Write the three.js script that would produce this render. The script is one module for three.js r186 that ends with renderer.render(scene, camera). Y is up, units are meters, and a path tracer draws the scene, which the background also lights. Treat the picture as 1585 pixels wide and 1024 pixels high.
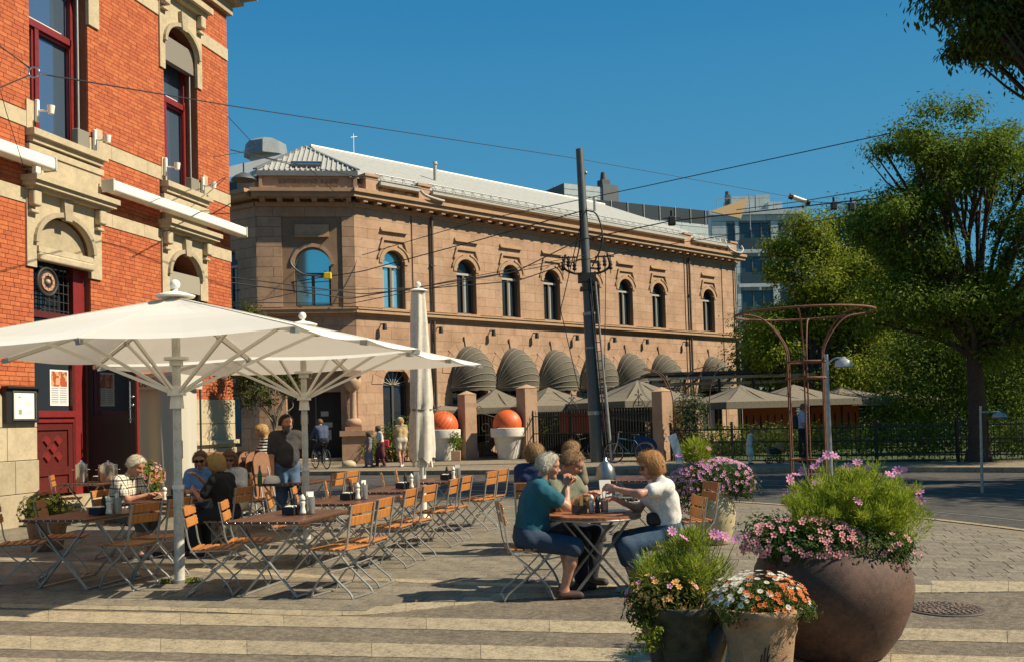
import * as THREE from 'three';
import { mergeGeometries } from 'three/addons/utils/BufferGeometryUtils.js';
import { RoundedBoxGeometry } from 'three/addons/geometries/RoundedBoxGeometry.js';
import { FontLoader } from 'three/addons/loaders/FontLoader.js';
import { TextGeometry } from 'three/addons/geometries/TextGeometry.js';

// ---------------------------------------------------------------- camera, sky, sun, exposure
const scene = new THREE.Scene();
const FOCAL = 1500, EYE = 1.65, LENS_SHIFT = 87, PITCH = Math.atan(50 / FOCAL), ROLL = -0.028;
const camera = new THREE.PerspectiveCamera(2 * Math.atan(512 / FOCAL) * 180 / Math.PI, 1585 / 1024, 0.1, 1500);
camera.position.set(0, EYE, 0);
camera.rotation.set(PITCH, 0, ROLL, 'XYZ');
camera.setViewOffset(1585, 1024, 0, -LENS_SHIFT, 1585, 1024);
camera.updateMatrixWorld(true);

const renderer = new THREE.WebGLRenderer({ antialias: true });
renderer.setSize(1024, 661);
renderer.toneMapping = THREE.LinearToneMapping;
renderer.toneMappingExposure = 1.5;
renderer.shadowMap.enabled = true;

const SUN = new THREE.Vector3(1.05, 1.0, 0.17).normalize();
{ // clear polarised blue sky, darker overhead, paler to the horizon
  const W = 512, Hh = 256, data = new Float32Array(W * Hh * 4);
  const zen = [0.016, 0.125, 0.27], mid = [0.0185, 0.142, 0.298], hor = [0.085, 0.265, 0.385];
  for (let j = 0; j < Hh; j++) {
    const el = (j + 0.5) / Hh * Math.PI - Math.PI / 2;   // -90..90 degrees, row 0 at the bottom
    for (let i = 0; i < W; i++) {
      const k = (j * W + i) * 4, s = Math.max(0, Math.sin(el));
      for (let c = 0; c < 3; c++) {
        const v = s < 0.42 ? hor[c] + (mid[c] - hor[c]) * (s / 0.42) : mid[c] + (zen[c] - mid[c]) * ((s - 0.42) / 0.58);
        data[k + c] = el < 0 ? hor[c] * 0.6 : v;
      }
      data[k + 3] = 1;
    }
  }
  const sky = new THREE.DataTexture(data, W, Hh, THREE.RGBAFormat, THREE.FloatType);
  sky.mapping = THREE.EquirectangularReflectionMapping; sky.magFilter = THREE.LinearFilter; sky.minFilter = THREE.LinearFilter; sky.needsUpdate = true;
  scene.background = sky; scene.environment = sky;
}
const sun = new THREE.DirectionalLight(new THREE.Color(1, 0.88, 0.69), 5);
sun.position.copy(SUN).multiplyScalar(60).add(new THREE.Vector3(0, 0, -22)); sun.target.position.set(0, 0, -22);
sun.castShadow = true; sun.shadow.mapSize.set(4096, 4096);
Object.assign(sun.shadow.camera, { left: -45, right: 45, top: 45, bottom: -45, near: 1, far: 160 });
scene.add(sun, sun.target);

// ---------------------------------------------------------------- helpers
let seed = 12345;
const rnd = () => { seed = (seed + 0x6D2B79F5) | 0; let t = Math.imul(seed ^ (seed >>> 15), 1 | seed); t = (t + Math.imul(t ^ (t >>> 7), 61 | t)) ^ t; return ((t ^ (t >>> 14)) >>> 0) / 4294967296; };
const rr = (a, b) => a + (b - a) * rnd();
const gauss = () => (rnd() + rnd() + rnd() + rnd() - 2) * 0.87;
const V = (x, y, z) => new THREE.Vector3(x, y, z);
function ray(u, v) { return V((u - 792.5) / FOCAL, -(v - LENS_SHIFT - 512) / FOCAL, -1).applyQuaternion(camera.quaternion); }
function ground(u, v, h = 0) { const r = ray(u, v), t = (h - EYE) / r.y; return V(r.x * t, h, r.z * t); }     // where a pixel meets the level h
function atDepth(u, v, D) { const r = ray(u, v), t = D / -r.z; return V(r.x * t, EYE + r.y * t, -D); }
const taken = {};
function numbered(n) { const k = taken[n] = (taken[n] ?? -1) + 1; return k ? n + '_' + String(k).padStart(3, '0') : n; }
// uv in metres from the dominant direction of each face
function uvm(g) {
  if (g.index) g = g.toNonIndexed();
  const p = g.attributes.position, n = p.count, uv = new Float32Array(n * 2);
  for (let i = 0; i < n; i += 3) {
    const ax = p.getX(i), ay = p.getY(i), az = p.getZ(i), bx = p.getX(i + 1) - ax, by = p.getY(i + 1) - ay, bz = p.getZ(i + 1) - az, cx = p.getX(i + 2) - ax, cy = p.getY(i + 2) - ay, cz = p.getZ(i + 2) - az;
    const nx = Math.abs(by * cz - bz * cy), ny = Math.abs(bz * cx - bx * cz), nz = Math.abs(bx * cy - by * cx);
    for (let k = i; k < i + 3; k++) {
      const x = p.getX(k), y = p.getY(k), z = p.getZ(k);
      if (ny >= nx && ny >= nz) { uv[2 * k] = x; uv[2 * k + 1] = z; } else if (nx >= nz) { uv[2 * k] = z; uv[2 * k + 1] = y; } else { uv[2 * k] = x; uv[2 * k + 1] = y; }
    }
  }
  g.setAttribute('uv', new THREE.BufferAttribute(uv, 2));
  return g;
}
function join(list) {
  const keepColor = list.every(g => g.attributes.color);
  const l = list.map(g => { const q = g.index ? g.toNonIndexed() : g; for (const k of Object.keys(q.attributes)) if (!['position', 'normal', 'uv'].includes(k) && !(k === 'color' && keepColor)) q.deleteAttribute(k); if (!q.attributes.uv) q.setAttribute('uv', new THREE.BufferAttribute(new Float32Array(q.attributes.position.count * 2), 2)); return q; });
  return l.length === 1 ? l[0] : mergeGeometries(l);
}
function mesh(name, geo, mat, parent, opt = {}) {
  let g = Array.isArray(geo) ? join(geo) : geo;
  if (!opt.keepUV) g = uvm(g);
  const m = new THREE.Mesh(g, mat); m.castShadow = m.receiveShadow = true;
  if (parent) { m.name = name; parent.add(m); } else { m.name = numbered(name); scene.add(m); }
  return m;
}
function tag(o, label, category, group) { o.userData.label = label; o.userData.category = category; if (group) o.userData.group = group; return o; }
function thing(name, label, category, pos, turn = 0, group) {
  const o = new THREE.Group(); o.name = numbered(name); scene.add(o);
  if (pos) o.position.set(pos.x ?? pos[0], pos.y ?? pos[1], pos.z ?? pos[2]);
  o.rotation.y = turn; return tag(o, label, category, group);
}
function structure(name, geo, mat) { const m = mesh(name, geo, mat); m.userData.kind = 'structure'; return m; }
function copyOf(root, pos, turn, label, group) {
  const r = root.clone(); r.name = numbered(root.name.replace(/_\d{3}$/, '')); scene.add(r); r.userData = { ...root.userData };
  r.position.set(pos.x ?? pos[0], pos.y ?? pos[1], pos.z ?? pos[2]); if (turn !== undefined) r.rotation.set(0, turn, 0); if (label) r.userData.label = label; if (group) r.userData.group = group; return r;
}
// geometry makers (all return plain geometries)
function box(w, h, d, x = 0, y = 0, z = 0, ry = 0, rx = 0, rz = 0) { const g = new THREE.BoxGeometry(w, h, d); if (rx) g.rotateX(rx); if (rz) g.rotateZ(rz); if (ry) g.rotateY(ry); return g.translate(x, y, z); }
function b2(x0, x1, y0, y1, z0, z1) { return new THREE.BoxGeometry(x1 - x0, y1 - y0, z1 - z0).translate((x0 + x1) / 2, (y0 + y1) / 2, (z0 + z1) / 2); }
function rbox(w, h, d, r, x = 0, y = 0, z = 0, s = 2) { return new RoundedBoxGeometry(w, h, d, s, r).translate(x, y, z); }
function rod(a, b, r0, r1 = r0, seg = 8) { // tapered round bar from a to b
  const d = V().subVectors(b, a), L = d.length(); const g = new THREE.CylinderGeometry(r1, r0, L, seg); g.translate(0, L / 2, 0);
  g.applyQuaternion(new THREE.Quaternion().setFromUnitVectors(V(0, 1, 0), d.normalize())); return g.translate(a.x, a.y, a.z);
}
function beam(a, b, w, h) { // rectangular bar from a to b, w across (level), h high
  const d = V().subVectors(b, a), L = d.length(); d.normalize(); const g = new THREE.BoxGeometry(w, h, L);
  const m = new THREE.Matrix4().lookAt(b, a, Math.abs(d.y) > 0.99 ? V(1, 0, 0) : V(0, 1, 0)); g.applyMatrix4(m); return g.translate((a.x + b.x) / 2, (a.y + b.y) / 2, (a.z + b.z) / 2);
}
function tube(pts, r, seg = 24, rad = 6, closed = false) { return new THREE.TubeGeometry(new THREE.CatmullRomCurve3(pts, closed), seg, r, rad, closed); }
function lathe(pts, seg = 32) { return new THREE.LatheGeometry(pts.map(p => new THREE.Vector2(p[0], p[1])), seg); }
function ball(r, x = 0, y = 0, z = 0, a = 16, b = 12) { return new THREE.SphereGeometry(r, a, b).translate(x, y, z); }
function cylY(r0, r1, h, x = 0, y = 0, z = 0, seg = 20) { return new THREE.CylinderGeometry(r1, r0, h, seg).translate(x, y + h / 2, z); }
// flat steel bar bent along a path in the x-y plane at depth z: wide in z, thin across
function flatBar(pts, z, wide, thin, n = 22) {
  const c = new THREE.CatmullRomCurve3(pts.map(p => V(p[0], p[1], 0)), false, 'catmullrom', 0.5).getPoints(n), pos = [], nor = [], idx = [];
  for (let i = 0; i <= n; i++) {
    const t = V().subVectors(c[Math.min(n, i + 1)], c[Math.max(0, i - 1)]).normalize(), nx = -t.y * thin / 2, ny = t.x * thin / 2;
    for (const [s, q] of [[1, 1], [1, -1], [-1, -1], [-1, 1]]) pos.push(c[i].x + nx * s, c[i].y + ny * s, z + q * wide / 2);
    if (i < n) for (let k = 0; k < 4; k++) { const a = i * 4 + k, b = i * 4 + (k + 1) % 4; idx.push(a, b, a + 4, b, b + 4, a + 4); }
  }
  idx.push(0, 2, 1, 0, 3, 2, n * 4, n * 4 + 1, n * 4 + 2, n * 4, n * 4 + 2, n * 4 + 3);
  let g = new THREE.BufferGeometry(); g.setAttribute('position', new THREE.Float32BufferAttribute(pos, 3)); g.setIndex(idx); g = g.toNonIndexed(); g.computeVertexNormals(); return g;
}
function poly(points, y, thick = 0) { // flat sheet over the ground from [x,z] points
  const s = new THREE.Shape(points.map(p => new THREE.Vector2(p[0], -p[1])));
  const g = thick ? new THREE.ExtrudeGeometry(s, { depth: thick, bevelEnabled: false, steps: 1 }) : new THREE.ShapeGeometry(s);
  return g.rotateX(-Math.PI / 2).translate(0, y, 0);
}
function archShape(w, h0, h1, rise, n = 14) { // opening outline: straight sides, round head; from h0 to h1, the head starts rise below the top
  const s = []; s.push([-w / 2, h0], [w / 2, h0]);
  for (let i = 0; i <= n; i++) { const a = Math.PI * i / n; s.push([Math.cos(a) * w / 2, h1 - rise + Math.sin(a) * rise]); } return s;
}
function extrude(pts, depth, x = 0, z = 0, holes = []) {
  const s = new THREE.Shape(pts.map(p => new THREE.Vector2(p[0], p[1]))); for (const h of holes) s.holes.push(new THREE.Path(h.map(p => new THREE.Vector2(p[0], p[1]))));
  return new THREE.ExtrudeGeometry(s, { depth, bevelEnabled: false, curveSegments: 16 }).translate(x, 0, z);
}
function archBand(w, y, rise, t, depth, x, z, n = 16) { // ring over an arch: inner half width w/2, springing y
  const a = [], b = []; for (let i = 0; i <= n; i++) { const q = Math.PI * i / n; a.push([Math.cos(q) * (w / 2 + t), y + Math.sin(q) * (rise + t)]); b.push([Math.cos(q) * w / 2, y + Math.sin(q) * rise]); }
  return extrude([...a, ...b.reverse()], depth, x, z);
}
// ---------------------------------------------------------------- textures: grain and patches only
function noiseGrid(n, s) { let q = s; const r = () => { q = (q * 1664525 + 1013904223) >>> 0; return q / 4294967296; }; return Float32Array.from({ length: n * n }, r); }
function fbm(size, base, oct, s, gain = 0.5) {
  const out = new Float32Array(size * size); let amp = 1, tot = 0;
  for (let o = 0, n = base; o < oct; o++, n *= 2) {
    const g = noiseGrid(n, s + o * 77);
    for (let y = 0; y < size; y++) for (let x = 0; x < size; x++) {
      const fx = x / size * n, fy = y / size * n, x0 = fx | 0, y0 = fy | 0, tx = fx - x0, ty = fy - y0, x1 = (x0 + 1) % n, y1 = (y0 + 1) % n, ux = tx * tx * (3 - 2 * tx), uy = ty * ty * (3 - 2 * ty);
      out[y * size + x] += amp * ((g[y0 * n + x0] * (1 - ux) + g[y0 * n + x1] * ux) * (1 - uy) + (g[y1 * n + x0] * (1 - ux) + g[y1 * n + x1] * ux) * uy);
    }
    tot += amp; amp *= gain;
  }
  for (let i = 0; i < out.length; i++) out[i] /= tot; return out;
}
function tex(size, rep, fn, srgb = true) {
  const d = new Uint8Array(size * size * 4);
  for (let y = 0; y < size; y++) for (let x = 0; x < size; x++) { const c = fn(x, y, y * size + x), k = (y * size + x) * 4; d[k] = Math.max(0, Math.min(255, c[0])); d[k + 1] = Math.max(0, Math.min(255, c[1])); d[k + 2] = Math.max(0, Math.min(255, c[2])); d[k + 3] = 255; }
  const t = new THREE.DataTexture(d, size, size, THREE.RGBAFormat); t.wrapS = t.wrapT = THREE.RepeatWrapping; t.repeat.set(rep, rep); t.magFilter = THREE.LinearFilter; t.minFilter = THREE.LinearMipmapLinearFilter; t.generateMipmaps = true; t.anisotropy = 8; if (srgb) t.colorSpace = THREE.SRGBColorSpace; t.needsUpdate = true; return t;
}
const N1 = fbm(256, 8, 5, 11), N2 = fbm(256, 4, 4, 29), N3 = fbm(256, 32, 3, 57, 0.7), N4 = fbm(512, 6, 6, 91, 0.6);
const mix = (a, b, t) => a + (b - a) * t;
const grainTex = (rep, lo, hi, f = N1, g = N3, w = 0.5) => tex(256, rep, (x, y, i) => { const v = mix(lo, hi, f[i] * (1 - w) + g[i] * w) * 255; return [v, v, v]; });
const bumpTex = (rep, f = N3) => tex(256, rep, (x, y, i) => { const v = f[i] * 255; return [v, v, v]; }, false);
const gSoft = grainTex(0.6, 0.82, 1.12), gRough = grainTex(1.7, 0.5, 1.35, N1, N3, 0.65), gFine = grainTex(3, 0.7, 1.22, N2, N3, 0.6), bFine = bumpTex(4), bCoarse = bumpTex(0.9, N1);
const lin = (r, g, b) => new THREE.Color().setRGB(r, g, b);
function mat(r, g, b, rough = 0.85, o = {}) { return new THREE.MeshStandardMaterial({ color: lin(r, g, b), roughness: rough, side: THREE.DoubleSide, ...o }); }
const gWeather = tex(256, 0.35, (x, y, i) => { const st = N1[((y >> 4) & 255) * 256 + ((x * 2) & 255)], v = 255 * (0.78 + 0.22 * N2[i] + 0.16 * N3[i] + 0.1 * (st - 0.5)); return [v, v * (0.985 + 0.02 * N1[i]), v * (0.96 + 0.05 * N2[i])]; });
const stoneMat = (r, g, b, o = {}) => mat(r, g, b, 0.9, { map: gSoft, bumpMap: bFine, bumpScale: 0.004, ...o });
const M = {
  asphalt: mat(0.205, 0.168, 0.12, 0.95, { map: tex(512, 0.5, (x, y, i) => { const s = N3[(y & 255) * 256 + (x & 255)], p = N4[i], v = 255 * (0.74 + 0.22 * p + (s - 0.5) * 0.55); return [v, v * 0.985, v * 0.96]; }), bumpMap: bFine, bumpScale: 0.006 }),
  road: mat(0.095, 0.084, 0.068, 0.92, { map: tex(512, 0.24, (x, y, i) => { const s = N3[(y & 255) * 256 + (x & 255)], p = N4[i], v = 255 * (0.62 + 0.36 * p + (s - 0.5) * 0.5); return [v, v, v]; }), bumpMap: bFine, bumpScale: 0.005 }),
  pave: [0, 1, 2, 3].map(k => stoneMat(0.19 + 0.016 * k, 0.16 + 0.014 * k, 0.112 + 0.01 * k, { map: gRough })),
  granite: [0, 1, 2].map(k => stoneMat(0.33 + 0.03 * k, 0.265 + 0.024 * k, 0.168 + 0.013 * k, { map: gRough })),
  joint: stoneMat(0.22, 0.17, 0.10), jointDark: stoneMat(0.07, 0.058, 0.045),
  brick: [[0.49, 0.122, 0.038], [0.455, 0.108, 0.035], [0.52, 0.142, 0.044], [0.41, 0.094, 0.032], [0.43, 0.102, 0.034], [0.47, 0.115, 0.037], [0.51, 0.14, 0.046]].map(c => mat(...c, 0.88, { map: gFine, bumpMap: bFine, bumpScale: 0.003 })),
  mortar: stoneMat(0.25, 0.085, 0.04),
  trim: stoneMat(0.50, 0.41, 0.26), trimDark: stoneMat(0.40, 0.33, 0.21),
  sand: [[0.44, 0.28, 0.175], [0.42, 0.264, 0.163], [0.455, 0.295, 0.186], [0.405, 0.252, 0.155]].map(c => stoneMat(...c, { map: gWeather })),
  sandTrim: stoneMat(0.43, 0.275, 0.155), sandJoint: stoneMat(0.26, 0.165, 0.095),
  redPaint: mat(0.2, 0.018, 0.016, 0.45, { map: gFine }), redDark: mat(0.1, 0.012, 0.009, 0.5, { map: gFine }),
  glass: mat(0.035, 0.045, 0.055, 0.04, { metalness: 0.35, side: THREE.FrontSide }), glassGreen: mat(0.42, 0.78, 0.8, 0.06, { metalness: 0.8 }),
  black: mat(0.012, 0.011, 0.01, 0.55), iron: mat(0.018, 0.016, 0.014, 0.6), glassBlue: mat(0.2, 0.3, 0.42, 0.05, { metalness: 0.75 }),
  white: mat(0.78, 0.74, 0.64, 0.5), whiteMetal: mat(0.74, 0.71, 0.62, 0.38), cloth: mat(0.48, 0.44, 0.35, 0.9),
  pole: mat(0.62, 0.59, 0.5, 0.4, { metalness: 0.15, map: gFine }),
  steel: mat(0.40, 0.39, 0.35, 0.42, { metalness: 0.55, map: gFine }), chrome: mat(0.6, 0.6, 0.58, 0.18, { metalness: 0.95 }), darkSteel: mat(0.13, 0.135, 0.125, 0.5, { metalness: 0.4, map: gFine }),
  zinc: mat(0.41, 0.395, 0.34, 0.55, { map: gSoft }), lead: mat(0.16, 0.17, 0.17, 0.6, { map: gSoft }),
  seat: [[0.5, 0.195, 0.045], [0.43, 0.16, 0.038], [0.54, 0.225, 0.052]].map(c => mat(...c, 0.5, { map: null })),
  tableWood: [[0.12, 0.05, 0.026], [0.1, 0.04, 0.022], [0.14, 0.06, 0.03]].map(c => mat(...c, 0.42, {})),
  wood: mat(0.45, 0.2, 0.07, 0.6, { map: gFine }),
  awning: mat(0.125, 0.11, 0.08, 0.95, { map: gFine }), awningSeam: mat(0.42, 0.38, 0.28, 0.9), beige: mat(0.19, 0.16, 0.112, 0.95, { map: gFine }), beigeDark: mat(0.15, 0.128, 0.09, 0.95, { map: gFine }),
  orange: mat(0.75, 0.13, 0.025, 0.5, { map: gFine }), rust: mat(0.18, 0.072, 0.034, 0.8, { map: gRough }),
  bark: mat(0.07, 0.05, 0.034, 0.95, { map: gRough, bumpMap: bCoarse, bumpScale: 0.02 }), barkPale: mat(0.26, 0.22, 0.15, 0.95, { map: gRough }),
  greyClad: [0, 1, 2].map(k => mat(0.4 + 0.03 * k, 0.46 + 0.03 * k, 0.46 + 0.03 * k, 0.75, { map: gSoft })),
};
const grainWood = (rep) => tex(256, rep, (x, y, i) => { const g = N1[((y >> 4) & 255) * 256 + ((x * 3) & 255)] * 0.5 + N3[((y >> 3) & 255) * 256 + x] * 0.5, v = 255 * (0.62 + 0.6 * g); return [v, v * 0.97, v * 0.93]; });
{ const gw = grainWood(2.2); for (const m of [...M.seat, ...M.tableWood]) { m.map = gw; m.needsUpdate = true; } }
const leafMat = (trans = 0.3, rough = 0.75) => new THREE.MeshPhysicalMaterial({ vertexColors: true, specularIntensity: 0.25, roughness: rough, side: THREE.DoubleSide, transmission: trans, thickness: 0 });
M.leaf = leafMat(0.4, 0.85); M.petal = leafMat(0.2, 0.9); M.leafSolid = mat(1, 1, 1, 0.7, { vertexColors: true });
// a building face: local x runs along the wall, y up, z out of it
function face(name, label, category, origin, deg) { const t = thing(name, label, category, origin, deg * Math.PI / 180); return t; }
// split a wall into courses of pieces, leaving the openings out; openings: {x0,x1,y0,y1,rise}
function coursework(x0, x1, y0, y1, len, high, openings, jitter = 0) {
  const out = []; let row = 0;
  for (let y = y0; y < y1 - 0.01; y += high, row++) {
    const yt = Math.min(y + high, y1), ym = (y + yt) / 2; let spans = [[x0, x1]];
    for (const o of openings) {
      if (yt <= o.y0 + 0.005 || y >= o.y1 - 0.005) continue;
      let a = o.x0, b = o.x1; const sp = o.y1 - (o.rise || 0);
      if (o.rise && ym > sp) { const k = Math.sqrt(Math.max(0, 1 - ((ym - sp) / o.rise) ** 2)), c = (a + b) / 2, h = (b - a) / 2 * k; a = c - h; b = c + h; }
      spans = spans.flatMap(([p, q]) => b <= p || a >= q ? [[p, q]] : [[p, a], [b, q]].filter(s => s[1] - s[0] > 0.02));
    }
    for (const [p, q] of spans) {
      let x = p; const off = (row % 2) * len / 2; let next = Math.floor((p + off) / len + 1.0001) * len - off;
      while (x < q - 0.005) { let e = Math.min(next, q); if (q - e < len * 0.18) e = q; out.push([x, e, y, yt]); x = e; next = e + len * (1 + (rnd() - 0.5) * jitter); }
    }
  }
  return out;
}
// ---------------------------------------------------------------- the setting: ground, road, paving
const RED = 76 * Math.PI / 180, TERR = V(Math.cos(RED), 0, -Math.sin(RED)), TERN = V(Math.sin(RED), 0, Math.cos(RED)); // along / out from the brick front
const inPoly = (x, z, P) => { let c = false; for (let i = 0, j = P.length - 1; i < P.length; j = i++) if ((P[i][1] > z) !== (P[j][1] > z) && x < (P[j][0] - P[i][0]) * (z - P[i][1]) / (P[j][1] - P[i][1]) + P[i][0]) c = !c; return c; };
function pixelOf(p) { const q = p.clone().sub(camera.position).applyQuaternion(camera.quaternion.clone().invert()); return q.z > -0.2 ? null : [792.5 + FOCAL * q.x / -q.z, 512 + LENS_SHIFT - FOCAL * q.y / -q.z, -q.z]; }
const inView = (p, m = 40) => { const q = pixelOf(p); return q && q[0] > -m && q[0] < 1585 + m && q[1] > -m && q[1] < 1024 + m ? q[2] : 0; };
structure('ground', new THREE.PlaneGeometry(900, 900, 1, 1).rotateX(-Math.PI / 2), M.asphalt);
const curve2 = (pts, n) => new THREE.CatmullRomCurve3(pts.map(p => V(p[0], 0, p[1]))).getPoints(n).map(p => [p.x, p.z]);
const nearEdge = curve2([[-34, -36], [-16, -30], [-8, -26], [-2.3, -22.7], [2.2, -19.6], [4.41, -17.6], [5.9, -14.8], [6.65, -12.75], [7.6, -9], [8.6, -4], [9.6, 2]], 60);
const farEdge = curve2([[-34, -44], [-16, -35.6], [-6.3, -31.9], [2, -28.6], [10.4, -25.2], [16, -21], [22, -13], [26, 2]], 40);
structure('road', poly([...nearEdge, ...farEdge.slice().reverse()], 0.004), M.road);
{ // raised far pavement with its kerb stones
  const far = farEdge.map(p => p.slice()); 
  structure('far_pavement', poly([...far, [60, 2], [60, -70], [-60, -70], [-60, -50]], 0, 0.12), mat(0.27, 0.21, 0.135, 0.95, { map: gRough, bumpMap: bFine, bumpScale: 0.004 }));
  const kerb = new THREE.Group(); kerb.name = 'kerb'; scene.add(kerb); kerb.userData.kind = 'structure';
  for (let i = 6; i < far.length - 4; i++) for (let k = 0; k < 2; k++) {
    const a = far[i], b = far[i + 1], p = [mix(a[0], b[0], k / 2), mix(a[1], b[1], k / 2)], q = [mix(a[0], b[0], (k + 1) / 2), mix(a[1], b[1], (k + 1) / 2)];
    const L = Math.hypot(q[0] - p[0], q[1] - p[1]), an = Math.atan2(-(q[1] - p[1]), q[0] - p[0]);
    mesh('kerb_stone', box(L - 0.012, 0.145, 0.2, (p[0] + q[0]) / 2, 0.066, (p[1] + q[1]) / 2, an), M.granite[(i + k) % 3], kerb);
  }
}
{ // tram rails sunk in the road
  const off = (d) => nearEdge.map((p, i) => { const a = nearEdge[Math.max(0, i - 1)], b = nearEdge[Math.min(nearEdge.length - 1, i + 1)], L = Math.hypot(b[0] - a[0], b[1] - a[1]); return [p[0] + (b[1] - a[1]) / L * d, p[1] - (b[0] - a[0]) / L * d]; });
  const strip = (d, w, y) => { const o = off(d - w / 2), n = off(d + w / 2); return poly([...o, ...n.reverse()], y); };
  for (const d of [0.9, 2.34, 4.1, 5.5]) {
    const r = structure('tram_rail', strip(d, 0.07, 0.009), M.steel); r.userData.kind = 'structure';
    structure('rail_groove', strip(d + 0.085, 0.09, 0.008), mat(0.02, 0.018, 0.016, 0.9));
  }
  const e = structure('road_edging', strip(0.06, 0.14, 0.016), M.granite[1]); e.userData.kind = 'structure';
}
// paved square: slabs laid in running bond, square to the brick house
const plaza = [[-24, -13.2], [-4.93, -9.28], [-1.47, -8.46], [0, -8.98], [2.17, -9.2], [4.65, -8.98], [7.5, -8.9], ...nearEdge.filter(p => p[1] < -9.2 && p[0] > -26).reverse()];
structure('paving_bed', poly(plaza.filter(p => true), 0.004), M.joint);
{
  const pav = new THREE.Group(); pav.name = 'paving'; scene.add(pav); pav.userData.kind = 'structure';
  const O = V(0, 0, -9), list = [];
  // local: s across (along TERN), t away (along TERR)
  for (const [s0, s1, t0, t1] of coursework(-14, 9, -3, 16, 0.34, 0.25, [], 0.12)) {
    const sc = (s0 + s1) / 2, tc = (t0 + t1) / 2, c = V().copy(O).addScaledVector(TERN, sc).addScaledVector(TERR, tc);
    if (!inPoly(c.x, c.z, plaza) || c.z < -24.5) continue;
    const edge = [[s0, t0], [s1, t0], [s0, t1], [s1, t1]].every(([a, b]) => { const q = V().copy(O).addScaledVector(TERN, a).addScaledVector(TERR, b); return inPoly(q.x, q.z, plaza); });
    if (!edge) continue;
    const D = inView(c, 120); if (!D) continue; list.push([D, s0, s1, t0, t1, c]);
  }
  list.sort((a, b) => a[0] - b[0]); const rest = [], turn = RED - Math.PI / 2;
  list.forEach(([D, s0, s1, t0, t1, c], i) => {
    const top = 0.006 + rnd() * 0.002, g = box(s1 - s0 - (c.x > 1.6 ? 0.012 : 0.009), top, t1 - t0 - 0.003, c.x, top / 2 + 0.003, c.z, turn, (rnd() - 0.5) * 0.006, (rnd() - 0.5) * 0.006);
    const k = (rnd() * 4) | 0;
    if (i < 300) mesh('paving_slab', g, M.pave[k], pav); else { const col = new Float32Array(g.attributes.position.count * 3), v = 0.88 + 0.085 * k; col.fill(v); g.setAttribute('color', new THREE.BufferAttribute(col, 3)); rest.push(g); }
  });
  const m = mesh('paving_slabs', rest, stoneMat(0.213, 0.18, 0.126, { map: gRough, vertexColors: true }), pav); m.userData.kind = 'stuff';
}
{ // pale granite courses set into the asphalt, and the edging of the square
  const bands = new THREE.Group(); bands.name = 'granite_bands'; scene.add(bands); bands.userData.kind = 'structure';
  const lay = (top, bot, len, y) => {
    const T = curve2(top.map(([u, v]) => { const g = ground(u, v); return [g.x, g.z]; }), 120), B = curve2(bot.map(([u, v]) => { const g = ground(u, v); return [g.x, g.z]; }), 120);
    for (const q of [T, B]) for (const e of q) e[1] += rr(-0.008, 0.008);
    let i = 0; while (i < 120) {
      let j = i + 1; while (j < 120 && Math.hypot(T[j][0] - T[i][0], T[j][1] - T[i][1]) < len * (0.55 + 0.9 * rnd())) j++;
      const k = 0.004 / Math.max(0.05, Math.hypot(T[j][0] - T[i][0], T[j][1] - T[i][1])); const L = (p, q, t) => [mix(p[0], q[0], t), mix(p[1], q[1], t)];
      const top2 = T.slice(i, j + 1), bot2 = B.slice(i, j + 1); top2[0] = L(T[i], T[j], k); bot2[0] = L(B[i], B[j], k);
      mesh('granite_slab', poly([...bot2, ...top2.reverse()], -0.004, y + 0.0095 + rnd() * 0.001), M.granite[(rnd() * 3) | 0], bands); i = j;
    }
  };
  lay([[-700, 930], [0, 944], [800, 959], [1585, 976], [2200, 986]], [[-700, 944], [0, 961], [800, 977], [1585, 995], [2200, 1008]], 1.1, -0.002);
  lay([[-600, 966], [0, 983], [800, 1000], [1585, 1017], [2100, 1028]], [[-600, 984], [0, 1004], [800, 1021], [1585, 1040], [2100, 1052]], 1.0, -0.002);
  lay([[-500, 1000], [0, 1017], [800, 1036], [1585, 1056]], [[-500, 1024], [0, 1044], [800, 1062], [1585, 1084]], 0.9, -0.002);
  lay([[1120, 904], [1300, 900], [1585, 896], [2000, 890]], [[1120, 921], [1300, 919], [1585, 916], [2000, 911]], 0.7, 0.002);
  lay([[-500, 914], [0, 928], [300, 935], [540, 941], [800, 917], [1120, 903]], [[-500, 927], [0, 941], [300, 947], [540, 953], [800, 928], [1120, 913]], 0.45, 0.002);
  lay([[-300, 850], [0, 863], [300, 880], [600, 896], [900, 906], [1100, 899]], [[-300, 854], [0, 867.5], [300, 885], [600, 901], [900, 911], [1100, 903]], 0.6, 0.006);
}
{ // cast-iron manhole cover with its ring
  const c = ground(1465, 943), t = thing('manhole_cover', 'round cast iron manhole cover sunk in the asphalt', 'manhole', [c.x, 0.004, c.z]);
  mesh('ring', new THREE.TorusGeometry(0.285, 0.022, 6, 40).rotateX(Math.PI / 2).scale(1, 0.4, 1), mat(0.09, 0.07, 0.055, 0.8), t);
  mesh('lid', cylY(0.27, 0.27, 0.012, 0, 0, 0, 36), mat(0.1, 0.075, 0.055, 0.8, { map: gRough }), t);
  for (let r = 0.04; r < 0.26; r += 0.042) { const n = Math.round(r * 2 * Math.PI / 0.055); const l = []; for (let k = 0; k < n; k++) { const a = k / n * 6.283 + r * 9; l.push(box(0.026, 0.01, 0.02, Math.cos(a) * r, 0.016, Math.sin(a) * r, -a)); } mesh('stud_ring', l, mat(0.2, 0.14, 0.1, 0.7), t).userData.kind = 'stuff'; }
}

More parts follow.
